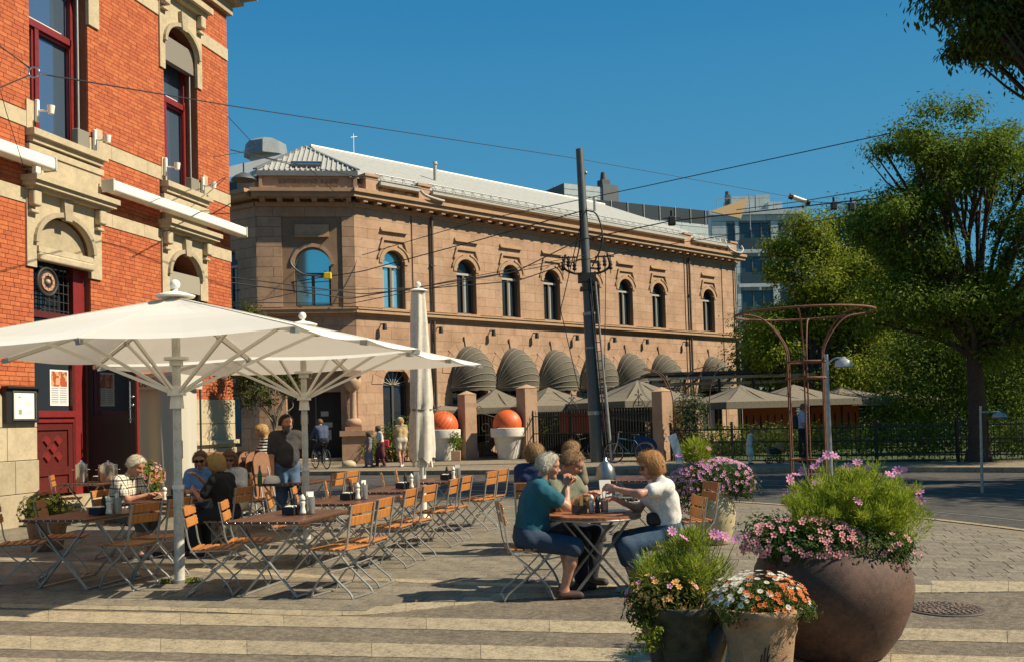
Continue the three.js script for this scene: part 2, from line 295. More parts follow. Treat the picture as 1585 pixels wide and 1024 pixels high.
// ---------------------------------------------------------------- the red brick house
function layPieces(parent, name, rects, gx, gy, z0, z1, mats, restMat, limit = 300, wob = 0.002) {
  parent.updateMatrixWorld(true);
  const L = rects.map(r => { const p = V((r[0] + r[1]) / 2, (r[2] + r[3]) / 2, z1).applyMatrix4(parent.matrixWorld), D = inView(p, 0) || 1e3 + p.length(); return [D, r]; }).sort((a, b) => a[0] - b[0]);
  const rest = [];
  L.forEach(([D, [a, b, c, d]], i) => {
    const g = b2(a + gx / 2, b - gx / 2, c + gy / 2, d - gy / 2, z0, z1 + (rnd() - 0.5) * wob), k = (rnd() * mats.length) | 0;
    if (i < limit) mesh(name, g, mats[k], parent);
    else { const col = new Float32Array(g.attributes.position.count * 3), m = mats[k].color, q = restMat.color; for (let j = 0; j < col.length; j += 3) { col[j] = m.r / q.r; col[j + 1] = m.g / q.g; col[j + 2] = m.b / q.b; } g.setAttribute('color', new THREE.BufferAttribute(col, 3)); rest.push(g); }
  });
  if (rest.length) mesh(name + 's', rest, restMat, parent).userData.kind = 'stuff';
}
const vc = (m) => { const c = m.clone(); c.vertexColors = true; return c; };
const o0 = atDepth(50, 700, 17.5);
const house = face('brick_house', 'orange red brick house with cream stone window surrounds and red window frames', 'building', [o0.x, 0, o0.z], 76);
{
  const H = house, top = 13.6, L0 = -6, L1 = 6.96;
  const open = [{ x0: 0.02, x1: 1.62, y0: 7.18, y1: 10.95, rise: 0.5 }, { x0: 4.2, x1: 5.55, y0: 7.12, y1: 10.95, rise: 0.5 }, { x0: 0.06, x1: 1.62, y0: 0.45, y1: 5.72, rise: 0.55 }, { x0: 4.24, x1: 5.5, y0: 3.0, y1: 5.66, rise: 0.5 }];
  const ho = open.map(o => archShape(o.x1 - o.x0, o.y0, o.y1, o.rise).map(p => [p[0] + (o.x0 + o.x1) / 2, p[1]]));
  mesh('wall', extrude([[L0, 0], [L1, 0], [L1, top], [L0, top]], 0.5, 0, -0.52, ho), M.mortar, H);
  mesh('wall_body', b2(L0, L1 - 0.02, 0, top, -9, -0.75), M.brick[1], H);
  const stone = [];   // areas covered with stone instead of brick
  const cover = [[-0.12, 1.92, 4.64, 7.2], [3.98, 5.84, 4.64, 7.14], [-0.12, 1.92, 9.75, 11.6], [4.02, 5.72, 9.75, 11.6]];
  const bands = [[7.2, 7.49], [5.8, 6.07], [10.92, 11.22], [12.1, 13.6]];
  const blocked = [...open, ...cover.map(c => ({ x0: c[0], x1: c[1], y0: c[2], y1: c[3] })), ...bands.map(b => ({ x0: L0, x1: L1 + 1, y0: b[0], y1: b[1] })), { x0: L0, x1: L1 + 1, y0: 0, y1: 2.34 }];
  layPieces(H, 'brick', coursework(L0, L1, 2.34, 12.1, 0.245, 0.0822, blocked, 0.7), 0.009, 0.009, -0.03, 0.012, M.brick, vc(M.brick[0]));
  for (const [y0, y1] of bands.slice(0, 3)) { // stone string courses, stopped at the window surrounds
    for (const [x0, x1, y, yt] of coursework(L0, L1 + 0.01, y0, y1, 1.15, y1 - y0, blocked.slice(0, 8), 0.3)) mesh('band_stone', b2(x0 + 0.003, x1 - 0.003, y, yt, -0.02, 0.03), M.trim, H);
  }
  mesh('eaves_cornice', [b2(L0, L1 + 0.1, 12.1, 12.4, -0.3, 0.14), b2(L0, L1 + 0.3, 12.4, 12.62, -0.3, 0.34), b2(L0, L1 + 0.55, 12.62, 12.9, -0.3, 0.6)], M.trimDark, H);
  // plinth of large stone blocks
  for (const [x0, x1, y0, y1] of coursework(L0, L1, 0, 2.34, 0.95, 0.585, [open[2], { x0: 1.6, x1: 1.65, y0: 0, y1: 0.1 }], 0.3)) mesh('plinth_stone', rbox(x1 - x0 - 0.008, y1 - y0 - 0.008, 0.12, 0.012, (x0 + x1) / 2, (y0 + y1) / 2, y0 < 1.1 ? 0.03 : -0.005, 1), y0 < 1.1 ? M.trimDark : M.trim, H);
  mesh('plinth_ledge', b2(5.1, L1 + 0.04, 1.26, 1.36, -0.02, 0.14), M.trim, H);
  const surround = (x0, x1, y0, yt, ox0, ox1, spring, rise) => {
    const c = (ox0 + ox1) / 2, w = ox1 - ox0, hole = archShape(w, y0 - 0.5, spring + rise, rise).map(p => [p[0] + c, p[1]]);
    const out = [[x0, y0], [ox0, y0], [ox0, spring]]; for (let i = 1; i < 16; i++) { const a = Math.PI * (1 - i / 16); out.push([c + Math.cos(a) * w / 2, spring + Math.sin(a) * rise]); } out.push([ox1, spring], [ox1, y0], [x1, y0], [x1, yt], [x0, yt]);
    mesh('window_surround', extrude(out, 0.075, 0, -0.02), M.trim, H);
    mesh('arch_moulding', archBand(w, spring, rise, 0.09, 0.07, c, 0.055), M.trimDark, H);
    mesh('keystone', extrude([[c - 0.09, spring + rise - 0.06], [c + 0.09, spring + rise - 0.06], [c + 0.13, spring + rise + 0.36], [c - 0.13, spring + rise + 0.36]], 0.1, 0, 0.055), M.trimDark, H);
    for (const s of [x0 + 0.12, x1 - 0.12]) mesh('console', [rbox(0.2, 0.3, 0.16, 0.04, s, yt - 0.16, 0.13, 1), rbox(0.2, 0.06, 0.1, 0.02, s, yt - 0.4, 0.1, 1)], M.trim, H);
  };
  surround(-0.14, 1.92, 4.66, 6.06, 0.1, 1.6, 5.12, 0.58); surround(3.98, 5.82, 4.66, 6.06, 4.26, 5.5, 5.12, 0.54);
  surround(-0.14, 1.94, 9.76, 11.5, 0.04, 1.62, 10.4, 0.52); surround(4.02, 5.72, 9.76, 11.5, 4.22, 5.52, 10.4, 0.52);
  for (const [x0, x1] of [[-0.24, 2.12], [3.9, 6.02]]) { // cornice over the ground-floor windows and the panel up to the sill
    mesh('window_cornice', [b2(x0 + 0.1, x1 - 0.1, 6.05, 6.11, 0, 0.2), b2(x0 + 0.04, x1 - 0.04, 6.11, 6.19, 0, 0.3), b2(x0, x1, 6.19, 6.29, 0, 0.36)], M.trim, H);
    mesh('apron_panel', b2(x0 + 0.22, x1 - 0.2, 6.3, 6.88, -0.02, 0.06), M.trim, H);
    mesh('apron_rail', b2(x0 + 0.14, x1 - 0.14, 6.78, 6.9, -0.02, 0.09), M.trim, H);
    mesh('window_sill', [b2(x0 + 0.2, x1 - 0.2, 6.95, 7.06, -0.3, 0.12), b2(x0 + 0.14, x1 - 0.14, 7.06, 7.18, -0.35, 0.2)], M.trim, H);
    for (const s of [x0 + 0.14, x1 - 0.3]) mesh('jamb_stone', b2(s, s + 0.19, 7.185, 7.72, -0.02, 0.04), M.trim, H);
  }
  for (const [x0, x1] of [[-0.12, 1.9], [4.02, 5.72]]) mesh('upper_cornice', [b2(x0 - 0.05, x1 + 0.05, 11.5, 11.6, 0, 0.2), b2(x0 - 0.12, x1 + 0.12, 11.6, 11.74, 0, 0.32)], M.trim, H);
  const redWindow = (x0, x1, y0, y1, tr, mull, lower) => {
    const z = -0.3, w = new THREE.Group(); w.name = 'window'; H.add(w); const f = 0.085;
    mesh('glass', b2(x0, x1, y0, y1, z - 0.12, z - 0.1), M.glassBlue, w);
    mesh('frame', [b2(x0, x0 + f, y0, y1, z - 0.09, z), b2(x1 - f, x1, y0, y1, z - 0.09, z), b2(x0 + f, x1 - f, y0, y0 + f, z - 0.09, z), b2(x0 + f, x1 - f, tr, tr + 0.13, z - 0.09, z + 0.03), b2(x0 + f, x1 - f, y1 - f, y1, z - 0.09, z)], M.redPaint, w);
    mesh('mullion', [b2(mull - 0.05, mull + 0.05, y0 + f, tr, z - 0.09, z + 0.02)], M.redPaint, w);
    for (const [a, b] of [[x0 + f, mull - 0.05], [mull + 0.05, x1 - f]]) mesh('sash', [b2(a + 0.002, a + 0.05, y0 + f + 0.002, tr - 0.002, z - 0.08, z - 0.02), b2(b - 0.05, b - 0.002, y0 + f + 0.002, tr - 0.002, z - 0.08, z - 0.02), b2(a + 0.05, b - 0.05, y0 + f + 0.002, y0 + f + 0.05, z - 0.08, z - 0.02), b2(a + 0.05, b - 0.05, tr - 0.05, tr - 0.002, z - 0.08, z - 0.02)], M.redPaint, w);
    mesh('white_bead', b2(x0 + f + 0.2, x1 - f - 0.3, tr + 0.135, tr + 0.15, z, z + 0.03), M.white, w);
  };
  redWindow(0.03, 1.61, 7.19, 10.94, 9.3, 0.56); redWindow(4.21, 5.54, 7.14, 10.94, 9.2, 4.68);
  mesh('rain_pipe', [rod(V(1.5, 7.2, -0.12), V(1.5, 10.6, -0.12), 0.022), rod(V(5.44, 7.2, -0.12), V(5.44, 10.6, -0.12), 0.02)], M.steel, H);
  mesh('shutter_box', b2(4.23, 5.51, 10.05, 10.62, -0.2, -0.05), mat(0.2, 0.18, 0.14, 0.7), H);
  for (const [xb, yb] of [[1.42, 7.38], [5.34, 7.34]]) mesh('sill_box', rbox(0.33, 0.37, 0.16, 0.02, xb, yb, -0.02), mat(0.22, 0.2, 0.15, 0.6), H);
  for (const [x, y] of [[0.12, 7.55], [1.72, 7.45], [4.12, 7.5], [5.62, 7.42]]) { const l = new THREE.Group(); l.name = 'wall_spotlight'; H.add(l); mesh('bracket', [rbox(0.07, 0.42, 0.07, 0.02, x, y, 0.08), rod(V(x, y, 0.1), V(x + 0.02, y - 0.02, 0.3), 0.02)], M.white, l); mesh('lamp_head', cylY(0.05, 0.07, 0.15, x + 0.02, y - 0.08, 0.36, 12), M.white, l); }
  // ground-floor arched window with iron grille, emblem and blind box
  mesh('transom_glass', b2(0.08, 1.6, 3.9, 5.5, -0.42, -0.4), M.glass, H);
  mesh('arch_panel', extrude(archShape(1.5, 5.1, 5.68, 0.56).map(p => [p[0] + 0.85, p[1]]), 0.05, 0, -0.14), M.trimDark, H);
  mesh('blind_box', [b2(0.1, 1.6, 4.95, 5.06, -0.1, 0.1), rbox(1.5, 0.16, 0.14, 0.05, 0.85, 4.86, 0.08)], M.trim, H);
  { const g = []; for (let x = 0.14; x < 1.2; x += 0.13) g.push(rod(V(x, 3.85, -0.16), V(x, 4.85, -0.16), 0.012, 0.012, 5)); for (let y = 3.95; y < 4.9; y += 0.17) g.push(rod(V(0.08, y, -0.16), V(1.2, y, -0.16), 0.012, 0.012, 5)); mesh('window_grille', g, M.iron, H); }
  { const e = new THREE.Group(); e.name = 'round_emblem'; H.add(e); mesh('disc', new THREE.CylinderGeometry(0.24, 0.24, 0.05, 28).rotateX(Math.PI / 2).translate(0.34, 4.42, 0.05), M.iron, e); mesh('rim', new THREE.TorusGeometry(0.25, 0.03, 8, 30).translate(0.34, 4.42, 0.07), M.iron, e); const p = []; for (let k = 0; k < 10; k++) { const a = k * 0.628; p.push(box(0.05, 0.11, 0.02, 0.34 + Math.cos(a) * 0.14, 4.42 + Math.sin(a) * 0.14, 0.085, 0, 0, a)); } mesh('rosette', p, mat(0.45, 0.24, 0.14, 0.7), e); mesh('boss', ball(0.05, 0.34, 4.42, 0.08), mat(0.4, 0.33, 0.22, 0.6), e); }
  mesh('red_post', b2(1.28, 1.6, 0.45, 4.86, -0.28, -0.12), M.redPaint, H);
  mesh('blind_box', b2(4.26, 5.5, 4.78, 5.2, -0.16, 0.04), mat(0.3, 0.27, 0.2, 0.7), H); mesh('glass', b2(4.26, 5.5, 3.0, 4.8, -0.4, -0.38), M.glass, H);
  // shop front: glazed side light with a carved panel below
  mesh('shop_glass', b2(0.14, 1.2, 2.06, 3.86, -0.2, -0.18), M.glass, H);
  mesh('shop_frame', [b2(0.06, 0.14, 0.5, 3.9, -0.25, -0.1), b2(1.2, 1.28, 0.5, 3.9, -0.25, -0.1), b2(0.14, 1.2, 3.78, 3.9, -0.25, -0.1)], M.redDark, H);
  mesh('panel_rail', [b2(0.1, 1.24, 1.94, 2.06, -0.25, -0.04), b2(0.13, 1.21, 1.84, 1.94, -0.25, -0.08)], M.redPaint, H);
  mesh('panel', [b2(0.14, 1.2, 0.5, 1.84, -0.25, -0.14), b2(0.14, 0.26, 0.5, 1.84, -0.14, -0.11), b2(1.08, 1.2, 0.5, 1.84, -0.14, -0.11), b2(0.26, 1.08, 1.7, 1.84, -0.14, -0.11), b2(0.26, 1.08, 0.85, 1.0, -0.14, -0.11)], M.redDark, H);
  { const q = []; for (const [x, y] of [[0.52, 1.2], [0.82, 1.2], [0.52, 1.5], [0.82, 1.5], [0.67, 1.35]]) q.push(box(0.13, 0.13, 0.04, x, y, -0.125, 0, 0, 0.785)); mesh('carved_diamond', q, M.redPaint, H); }
  mesh('door_step', [b2(-0.1, 2.0, 0, 0.24, -0.3, 0.75), b2(0, 1.8, 0.24, 0.45, -0.3, 0.4)], M.trimDark, H);
  { // poster in the side light: a picture over columns of grey print
    const t = tex(64, 1, (x, y) => { const v = 63 - y; if (x < 4 || x > 59 || v < 3 || v > 60) return [225, 220, 210]; if (v < 30) { const n = N1[(v * 4) * 256 + x * 4]; return n > 0.52 ? [170, 80, 50] : n > 0.45 ? [120, 60, 40] : [200, 150, 110]; } return (v % 4 < 2 && x % 29 > 3) ? [150, 150, 150] : [215, 214, 210]; }); t.wrapS = t.wrapT = THREE.ClampToEdgeWrapping;
    const g = new THREE.PlaneGeometry(0.5, 0.68).translate(0.92, 2.5, -0.17); mesh('poster', g, new THREE.MeshStandardMaterial({ map: t, roughness: 0.5 }), H, { keepUV: true });
  }
  { // glazed menu case on the stone pier
    const m = thing('menu_case', 'black framed menu case with a white page on the stone pier', 'menu case', [o0.x, 0, o0.z], RED);
    mesh('case', [b2(-0.78, 0.0, 1.84, 2.44, 0.05, 0.14), b2(-0.8, 0.02, 2.44, 2.48, 0.05, 0.2)], M.black, m);
    const t = tex(64, 1, (x, y) => { const v = 63 - y; if (x < 3 || x > 60) return [232, 228, 212]; if ((v > 8 && v < 14 && x > 12 && x < 20) || (v > 40 && v < 54 && x > 12 && x < 24) || ((v === 22 || v === 28 || v === 46 || v === 50) && x > 34 && x < 56)) return [150, 150, 130]; return [236, 232, 216]; }); t.wrapS = t.wrapT = THREE.ClampToEdgeWrapping;
    mesh('menu_page', new THREE.PlaneGeometry(0.48, 0.46).translate(-0.36, 2.14, 0.145), new THREE.MeshStandardMaterial({ map: t, roughness: 0.6 }), m, { keepUV: true });
    mesh('rim', [b2(-0.62, -0.1, 1.88, 1.905, 0.14, 0.16), b2(-0.62, -0.1, 2.375, 2.4, 0.14, 0.16), b2(-0.645, -0.62, 1.88, 2.4, 0.14, 0.16), b2(-0.1, -0.075, 1.88, 2.4, 0.14, 0.16)], M.darkSteel, m);
  }
  { // the open door leaf, standing out from the wall
    const d = new THREE.Group(); d.name = 'door'; H.add(d); d.position.set(1.62, 0, -0.06); d.rotation.y = -Math.PI / 2;
    mesh('leaf', [b2(0, 1.06, 0.5, 1.96, -0.03, 0.03), b2(0, 0.12, 1.96, 3.7, -0.03, 0.03), b2(0.92, 1.06, 1.96, 3.7, -0.03, 0.03), b2(0.12, 0.92, 3.55, 3.7, -0.03, 0.03)], M.black, d);
    mesh('pane', b2(0.12, 0.92, 1.96, 3.55, -0.008, 0.008), M.glass, d);
    mesh('moulding', [b2(0.16, 0.9, 1.78, 1.8, 0.03, 0.04), b2(0.16, 0.9, 0.98, 1.0, 0.03, 0.04), b2(0.16, 0.9, 1.78, 1.8, -0.04, -0.03), b2(0.16, 0.9, 0.98, 1.0, -0.04, -0.03)], M.iron, d);
    mesh('edge_strip', b2(1.06, 1.1, 0.5, 3.7, -0.03, 0.03), M.redPaint, d);
    for (const s of [-1, 1]) { mesh('handle', [rod(V(0.98, 1.8, s * 0.07), V(0.98, 2.6, s * 0.07), 0.014), rod(V(0.98, 2.08, s * 0.03), V(0.98, 2.08, s * 0.09), 0.02), rod(V(0.98, 1.86, s * 0.03), V(0.98, 1.86, s * 0.09), 0.02)], M.chrome, d); mesh('lock', [ball(0.03, 1.02, 2.3, s * 0.04), ball(0.03, 1.02, 2.14, s * 0.04)], M.chrome, d); }
  }
  for (const [x0, x1] of [[-5.8, 0.22], [1.86, 7.1]]) { // folded awnings in their long white boxes
    const a = thing('awning_cassette', x0 < 0 ? 'long white awning box ending above the arched grille window' : 'long white awning box running to the corner of the brick house', 'awning', [o0.x, 0, o0.z], RED);
    mesh('box', [rbox(x1 - x0, 0.24, 0.26, 0.06, (x0 + x1) / 2, 6.55, 0.27, 3)], M.white, a); for (const xe of [x0, x1]) mesh('end_cap', rbox(0.04, 0.26, 0.28, 0.012, xe, 6.55, 0.27), mat(0.5, 0.48, 0.4, 0.5), a);
    mesh('bracket', [b2(Math.max(x0, -1) + 0.3, Math.max(x0, -1) + 0.5, 6.45, 6.64, 0.06, 0.16), b2(x1 - 0.5, x1 - 0.3, 6.45, 6.64, 0.012, 0.16)], M.steel, a);
    mesh('front_slot', b2(x0 + 0.05, x1 - 0.05, 6.66, 6.672, 0.2, 0.3), M.darkSteel, a);
  }
  { const m = thing('movement_sensor', 'small white sensor under the awning box', 'sensor', [o0.x, 0, o0.z], RED); mesh('body', [rbox(0.12, 0.14, 0.1, 0.02, -0.18, 6.36, 0.3), cylY(0.03, 0.05, 0.1, -0.18, 6.2, 0.3, 12)], M.white, m); mesh('arm', rod(V(-0.18, 6.4, 0.0), V(-0.18, 6.4, 0.3), 0.02), M.steel, m); }
}
{ // white fabric draught porch with a script line across its top
  const p = thing('fabric_porch', 'white fabric entrance porch with dark script across its top', 'porch', [o0.x, 0, o0.z], RED);
  const wav = (x0, x1, y0, y1, z, n, amp, f) => { const g = new THREE.PlaneGeometry(x1 - x0, y1 - y0, n, 8).translate((x0 + x1) / 2, (y0 + y1) / 2, z), q = g.attributes.position; for (let i = 0; i < q.count; i++) { const k = 1 - (q.getY(i) - y0) / (y1 - y0) * 0.75; q.setZ(i, z + Math.sin(q.getX(i) * f) * amp * k); } g.computeVertexNormals(); return g; };
  mesh('side_curtain', wav(0, 1.15, 0.1, 2.72, 0, 24, 0.06, 12).rotateY(Math.PI / 2).translate(2.62, 0, 1.25), M.cloth, p);
  mesh('front_curtain', wav(2.62, 3.36, 0.1, 2.72, 1.25, 40, 0.06, 11), M.cloth, p);
  mesh('roof', [b2(2.57, 3.42, 2.72, 2.8, 0.06, 1.32)], M.cloth, p); mesh('valance', [b2(2.55, 3.44, 2.48, 2.74, 1.3, 1.325), b2(2.545, 2.57, 2.48, 2.74, 0.06, 1.3)], M.cloth, p);
  mesh('frame', [rod(V(3.39, 0, 1.3), V(3.39, 2.72, 1.3), 0.022), rod(V(2.6, 0, 1.31), V(2.6, 2.5, 1.31), 0.02), rod(V(2.59, 0, 0.08), V(2.59, 2.72, 0.08), 0.02)], M.iron, p);
  const w = []; let x = 0.15; for (let k = 0; k < 8; k++) { const h = k === 0 || k === 5 ? 0.15 : 0.08, dx = rr(0.1, 0.14); w.push(tube([V(2.54, 2.55, x), V(2.54, 2.55 + h, x + dx * 0.3), V(2.54, 2.54, x + dx * 0.55), V(2.54, 2.57, x + dx)], 0.007, 10, 4)); x += dx; } mesh('script', w, M.iron, p);
}
// ---------------------------------------------------------------- the sandstone bank: right front, canted corner, left front
const sc = ground(556, 721), SAND = 43.5 * Math.PI / 180;
const bank = thing('sandstone_bank', 'long tan sandstone building with arched windows and pale metal roof', 'building', [sc.x, 0, sc.z], SAND);
const canopyMat = M.awning;
function archWindow(P, c, w, y0, y1, z, green) { // glazed arched window with frame, mullion and transom set back in its opening
  const g = new THREE.Group(); g.name = 'window'; P.add(g);
  const sh = archShape(w, y0, y1, w / 2).map(p => [p[0] + c, p[1]]), inn = archShape(w - 0.16, y0 + 0.08, y1 - 0.08, w / 2 - 0.08).map(p => [p[0] + c, p[1]]);
  mesh('pane', extrude(sh, 0.02, 0, z - 0.06), green ? M.glassGreen : M.glass, g);
  mesh('frame', [extrude(sh, 0.07, 0, z - 0.03, [inn])], mat(0.09, 0.075, 0.055, 0.6), g);
  const tr = y1 - w / 2 - 0.12; mesh('transom', b2(c - w / 2 + 0.08, c + w / 2 - 0.08, tr, tr + 0.09, z - 0.02, z + 0.05), mat(0.4, 0.36, 0.28, 0.6), g);
  mesh('mullion', b2(c - 0.045, c + 0.045, y0 + 0.08, tr, z - 0.02, z + 0.045), mat(0.12, 0.1, 0.075, 0.6), g);
  mesh('inner_curtain', [b2(c - w / 2 + 0.1, c - w / 2 + 0.26, y0 + 0.1, tr, z - 0.04, z - 0.035), b2(c + 0.08, c + 0.2, y0 + 0.1, tr, z - 0.04, z - 0.035)], mat(0.3, 0.33, 0.3, 0.3), g);
}
function hood(P, c, w, spring, z) { // raised label moulding that steps up over the window head
  const a = []; const r = w / 2 + 0.2; for (let i = 0; i <= 10; i++) { const q = 2.9 - i * 0.105; a.push(V(c + Math.cos(q) * r * 1.06, spring + Math.sin(q) * r, z)); }
  const b = a.map(p => V(2 * c - p.x, p.y, p.z)).reverse();
  const top = spring + w / 2 + 0.42, xx = w / 2 + 0.02;
  mesh('hood_mould', [tube(a, 0.055, 14, 5), tube(b, 0.055, 14, 5), beam(V(c - xx, top, z), V(c + xx, top, z), 0.1, 0.11), beam(V(c - xx + 0.03, top - 0.05, z), V(c - xx - 0.1, spring + 0.56, z), 0.1, 0.09), beam(V(c + xx - 0.03, top - 0.05, z), V(c + xx + 0.1, spring + 0.56, z), 0.1, 0.09)], M.sandTrim, P);
  mesh('label_panel', [b2(c - w / 2 - 0.08, c + w / 2 + 0.12, top + 0.3, top + 0.36, 0, 0.12), b2(c - w / 2 - 0.08, c + w / 2 + 0.12, top + 0.36, top + 0.46, 0, 0.06)], M.sandTrim, P);
}
const WX = [1.9, 5.8, 8.47, 11.14, 13.98, 16.56, 19.28, 23.8], bw = 1.12;
{
  const B = bank, LEN = 26.6;
  const open = WX.map(x => ({ x0: x - bw / 2, x1: x + bw / 2, y0: 6.26, y1: 8.66, rise: bw / 2 }));
  const low = WX.map((x, i) => ({ x0: x - (i ? 0.95 : 0.68), x1: x + (i ? 0.95 : 0.68), y0: i ? 0.3 : 0.9, y1: i ? 4.66 : 3.9, rise: i ? 0.95 : 0.68 }));
  const grooves = [2.84, 21.6, 25.15].map(x => ({ x0: x - 0.05, x1: x + 0.05, y0: 0.6, y1: 10.2 }));
  const holes = [...open, ...low].map(o => archShape(o.x1 - o.x0, o.y0, o.y1, o.rise).map(p => [p[0] + (o.x0 + o.x1) / 2, p[1]]));
  mesh('wall', extrude([[0, 0], [LEN, 0], [LEN, 11.2], [0, 11.2]], 0.42, 0, -0.46, holes), M.sandJoint, B);
  mesh('end_wall', b2(LEN - 0.5, LEN, 0, 11.2, -10, -0.46), M.sand[1], B);
  layPieces(B, 'stone_block', [...coursework(0, LEN, 6.26, 10.2, 1.25, 0.394, [...open, ...grooves], 0.3), ...coursework(0, LEN, 0.7, 5.92, 0.82, 0.435, [...low, ...grooves], 0.3)], 0.008, 0.008, -0.06, 0.0, M.sand, vc(M.sand[0]), 300, 0.003);
  mesh('base_course', b2(-0.05, LEN + 0.05, 0, 0.7, -0.4, 0.1), M.sand[3], B);
  WX.forEach((x, i) => {
    archWindow(B, x, bw, 6.26, 8.66, -0.26, i === 0); hood(B, x, bw, 8.1, 0.03);
    mesh('arch_ring', archBand(bw, 8.1, bw / 2, 0.16, 0.07, x, -0.03), M.sandTrim, B);
    mesh('window_sill', b2(x - bw / 2 - 0.1, x + bw / 2 + 0.1, 6.2, 6.265, -0.3, 0.1), M.sandTrim, B);
    // voussoirs round the ground-floor arch
    const r = low[i].rise, sp = low[i].y1 - r; for (let k = 0; k < 9; k++) { const a0 = Math.PI * k / 9, a1 = Math.PI * (k + 1) / 9, ro = r + (k === 4 ? 0.66 : k % 2 ? 0.44 : 0.54), q = []; for (const [a, R] of [[a0 + 0.008, r], [a1 - 0.008, r], [a1 - 0.008, ro], [a0 + 0.008, ro]]) q.push([x + Math.cos(a) * R, sp + Math.sin(a) * R]); mesh('voussoir', extrude(q, 0.06, 0, -0.035 + (k === 4 ? 0.05 : 0)), M.sand[k % 4], B); }
    mesh('shop_window', b2(x - r, x + r, low[i].y0, low[i].y1, -0.36, -0.34), M.glass, B);
    mesh('shop_frame', [b2(x - 0.05, x + 0.05, low[i].y0, sp, -0.34, -0.28), b2(x - r, x + r, sp - 0.05, sp + 0.05, -0.34, -0.28), b2(x - r, x - r + 0.1, low[i].y0, sp, -0.34, -0.28), b2(x + r - 0.1, x + r, low[i].y0, sp, -0.34, -0.28)], mat(0.06, 0.05, 0.04, 0.6), B);
    if (i === 0) { const f = []; for (let k = 0; k < 7; k++) { const a = Math.PI * (k + 0.5) / 7; f.push(rod(V(x + Math.cos(a) * 0.1, sp, -0.26), V(x + Math.cos(a) * 0.66, sp + Math.sin(a) * 0.66, -0.26), 0.015, 0.015, 5)); } mesh('fan_light', f, mat(0.45, 0.4, 0.3, 0.6), B); }
  });
  const belt = (y) => [b2(-0.06, LEN + 0.12, y, y + 0.1, -0.1, 0.1), b2(-0.1, LEN + 0.16, y + 0.1, y + 0.24, -0.1, 0.22), b2(-0.06, LEN + 0.1, y + 0.24, y + 0.3, -0.1, 0.26)];
  mesh('string_course', belt(5.9), M.sandTrim, B);
  mesh('frieze', b2(0, LEN, 10.2, 10.3, -0.1, 0.05), M.sandTrim, B);
  mesh('cornice', [b2(-0.1, LEN + 0.1, 10.3, 10.36, -0.1, 0.12), b2(-0.3, LEN + 0.3, 10.5, 10.68, -0.1, 0.5), b2(-0.34, LEN + 0.34, 10.68, 10.82, -0.1, 0.6)], M.sandTrim, B);
  for (let x = 0.2; x < LEN; x += 0.66) mesh('modillion', b2(x, x + 0.2, 10.36, 10.5, -0.02, 0.42), M.sand[1], B);
  mesh('parapet', b2(0, LEN, 10.82, 11.16, -0.3, -0.02), M.sand[3], B);
  for (let k = 0; k < 36; k++) { const x = 1.2 + k * 0.7; if (x < 2.8 || x > 21.7) mesh('parapet_block', b2(x, x + 0.2, 10.84, 11.06, -0.02, 0.14), M.sand[0], B); }
  for (const x of [0.75, 3.4, 21.7, 26.1]) mesh('parapet_pier', [b2(x - 0.3, x + 0.3, 10.82, 11.46, -0.3, 0.24), b2(x - 0.36, x + 0.36, 11.46, 11.56, -0.34, 0.3)], M.sand[0], B);
  for (const [a, b] of [[1.06, 3.08], [3.74, 21.36], [22.04, 25.76]]) {
    mesh('gutter', [b2(a, b, 11.16, 11.32, 0.0, 0.4), b2(a, b, 11.32, 11.35, 0.36, 0.42)], M.zinc, B);
    const s = []; for (let x = a + 0.15; x < b - 0.1; x += 0.55) { s.push(beam(V(x, 11.36, 0.2), V(x + 0.1, 11.68, 0.05), 0.05, 0.02), beam(V(x + 0.22, 11.36, 0.2), V(x + 0.12, 11.68, 0.05), 0.05, 0.02)); } s.push(rod(V(a, 11.66, 0.06), V(b, 11.66, 0.06), 0.025), rod(V(a, 11.5, 0.13), V(b, 11.5, 0.13), 0.02)); mesh('snow_guard', s, M.steel, B);
  }
  // roof: the slope over this front, ridge set back
  const slope = (pts) => { const g = new THREE.BufferGeometry(); const p = []; for (const t of [[0, 1, 2], [0, 2, 3]].slice(0, pts.length - 2)) for (const i of t) p.push(...pts[i]); g.setAttribute('position', new THREE.Float32BufferAttribute(p, 3)); g.computeVertexNormals(); return g; };
  mesh('roof', [slope([[-0.2, 11.34, 0.1], [LEN + 0.2, 11.34, 0.1], [LEN - 4.5, 14.3, -6], [1.85, 14.3, -6]]), slope([[LEN + 0.2, 11.34, 0.1], [LEN + 0.2, 11.34, -12], [LEN - 4.5, 14.3, -6]]), slope([[1.85, 14.3, -6], [LEN - 4.5, 14.3, -6], [LEN + 0.2, 11.34, -12], [-2, 11.34, -12]])], M.zinc, B);
  if (0) { const s = []; for (let x = 0.4; x < LEN; x += 0.9) { const xt = Math.min(LEN - 4.5, Math.max(1.85, x)); s.push(beam(V(x, 11.37, 0.05), V(x < 1.85 ? mix(x, 1.85, 1) : xt, 14.32, -5.96), 0.012, 0.012)); } mesh('roof_seams', s, M.zinc, B); }
  mesh('ridge_cap', rod(V(1.85, 14.32, -6), V(LEN - 4.5, 14.32, -6), 0.07), M.white, B);
  for (const [x, h] of [[6.65, 0.7], [17.8, 0.55]]) mesh('roof_pipe', [cylY(0.09, 0.09, h + 0.5, x, 12.4, -3, 10), cylY(0.13, 0.11, 0.12, x, 12.9 + h, -3, 10)], M.zinc, B);
  mesh('aerial', [rod(V(4.2, 14.2, -6), V(4.2, 15.3, -6), 0.02), rod(V(4.05, 15.1, -6), V(4.4, 15.2, -6), 0.015)], M.white, B);
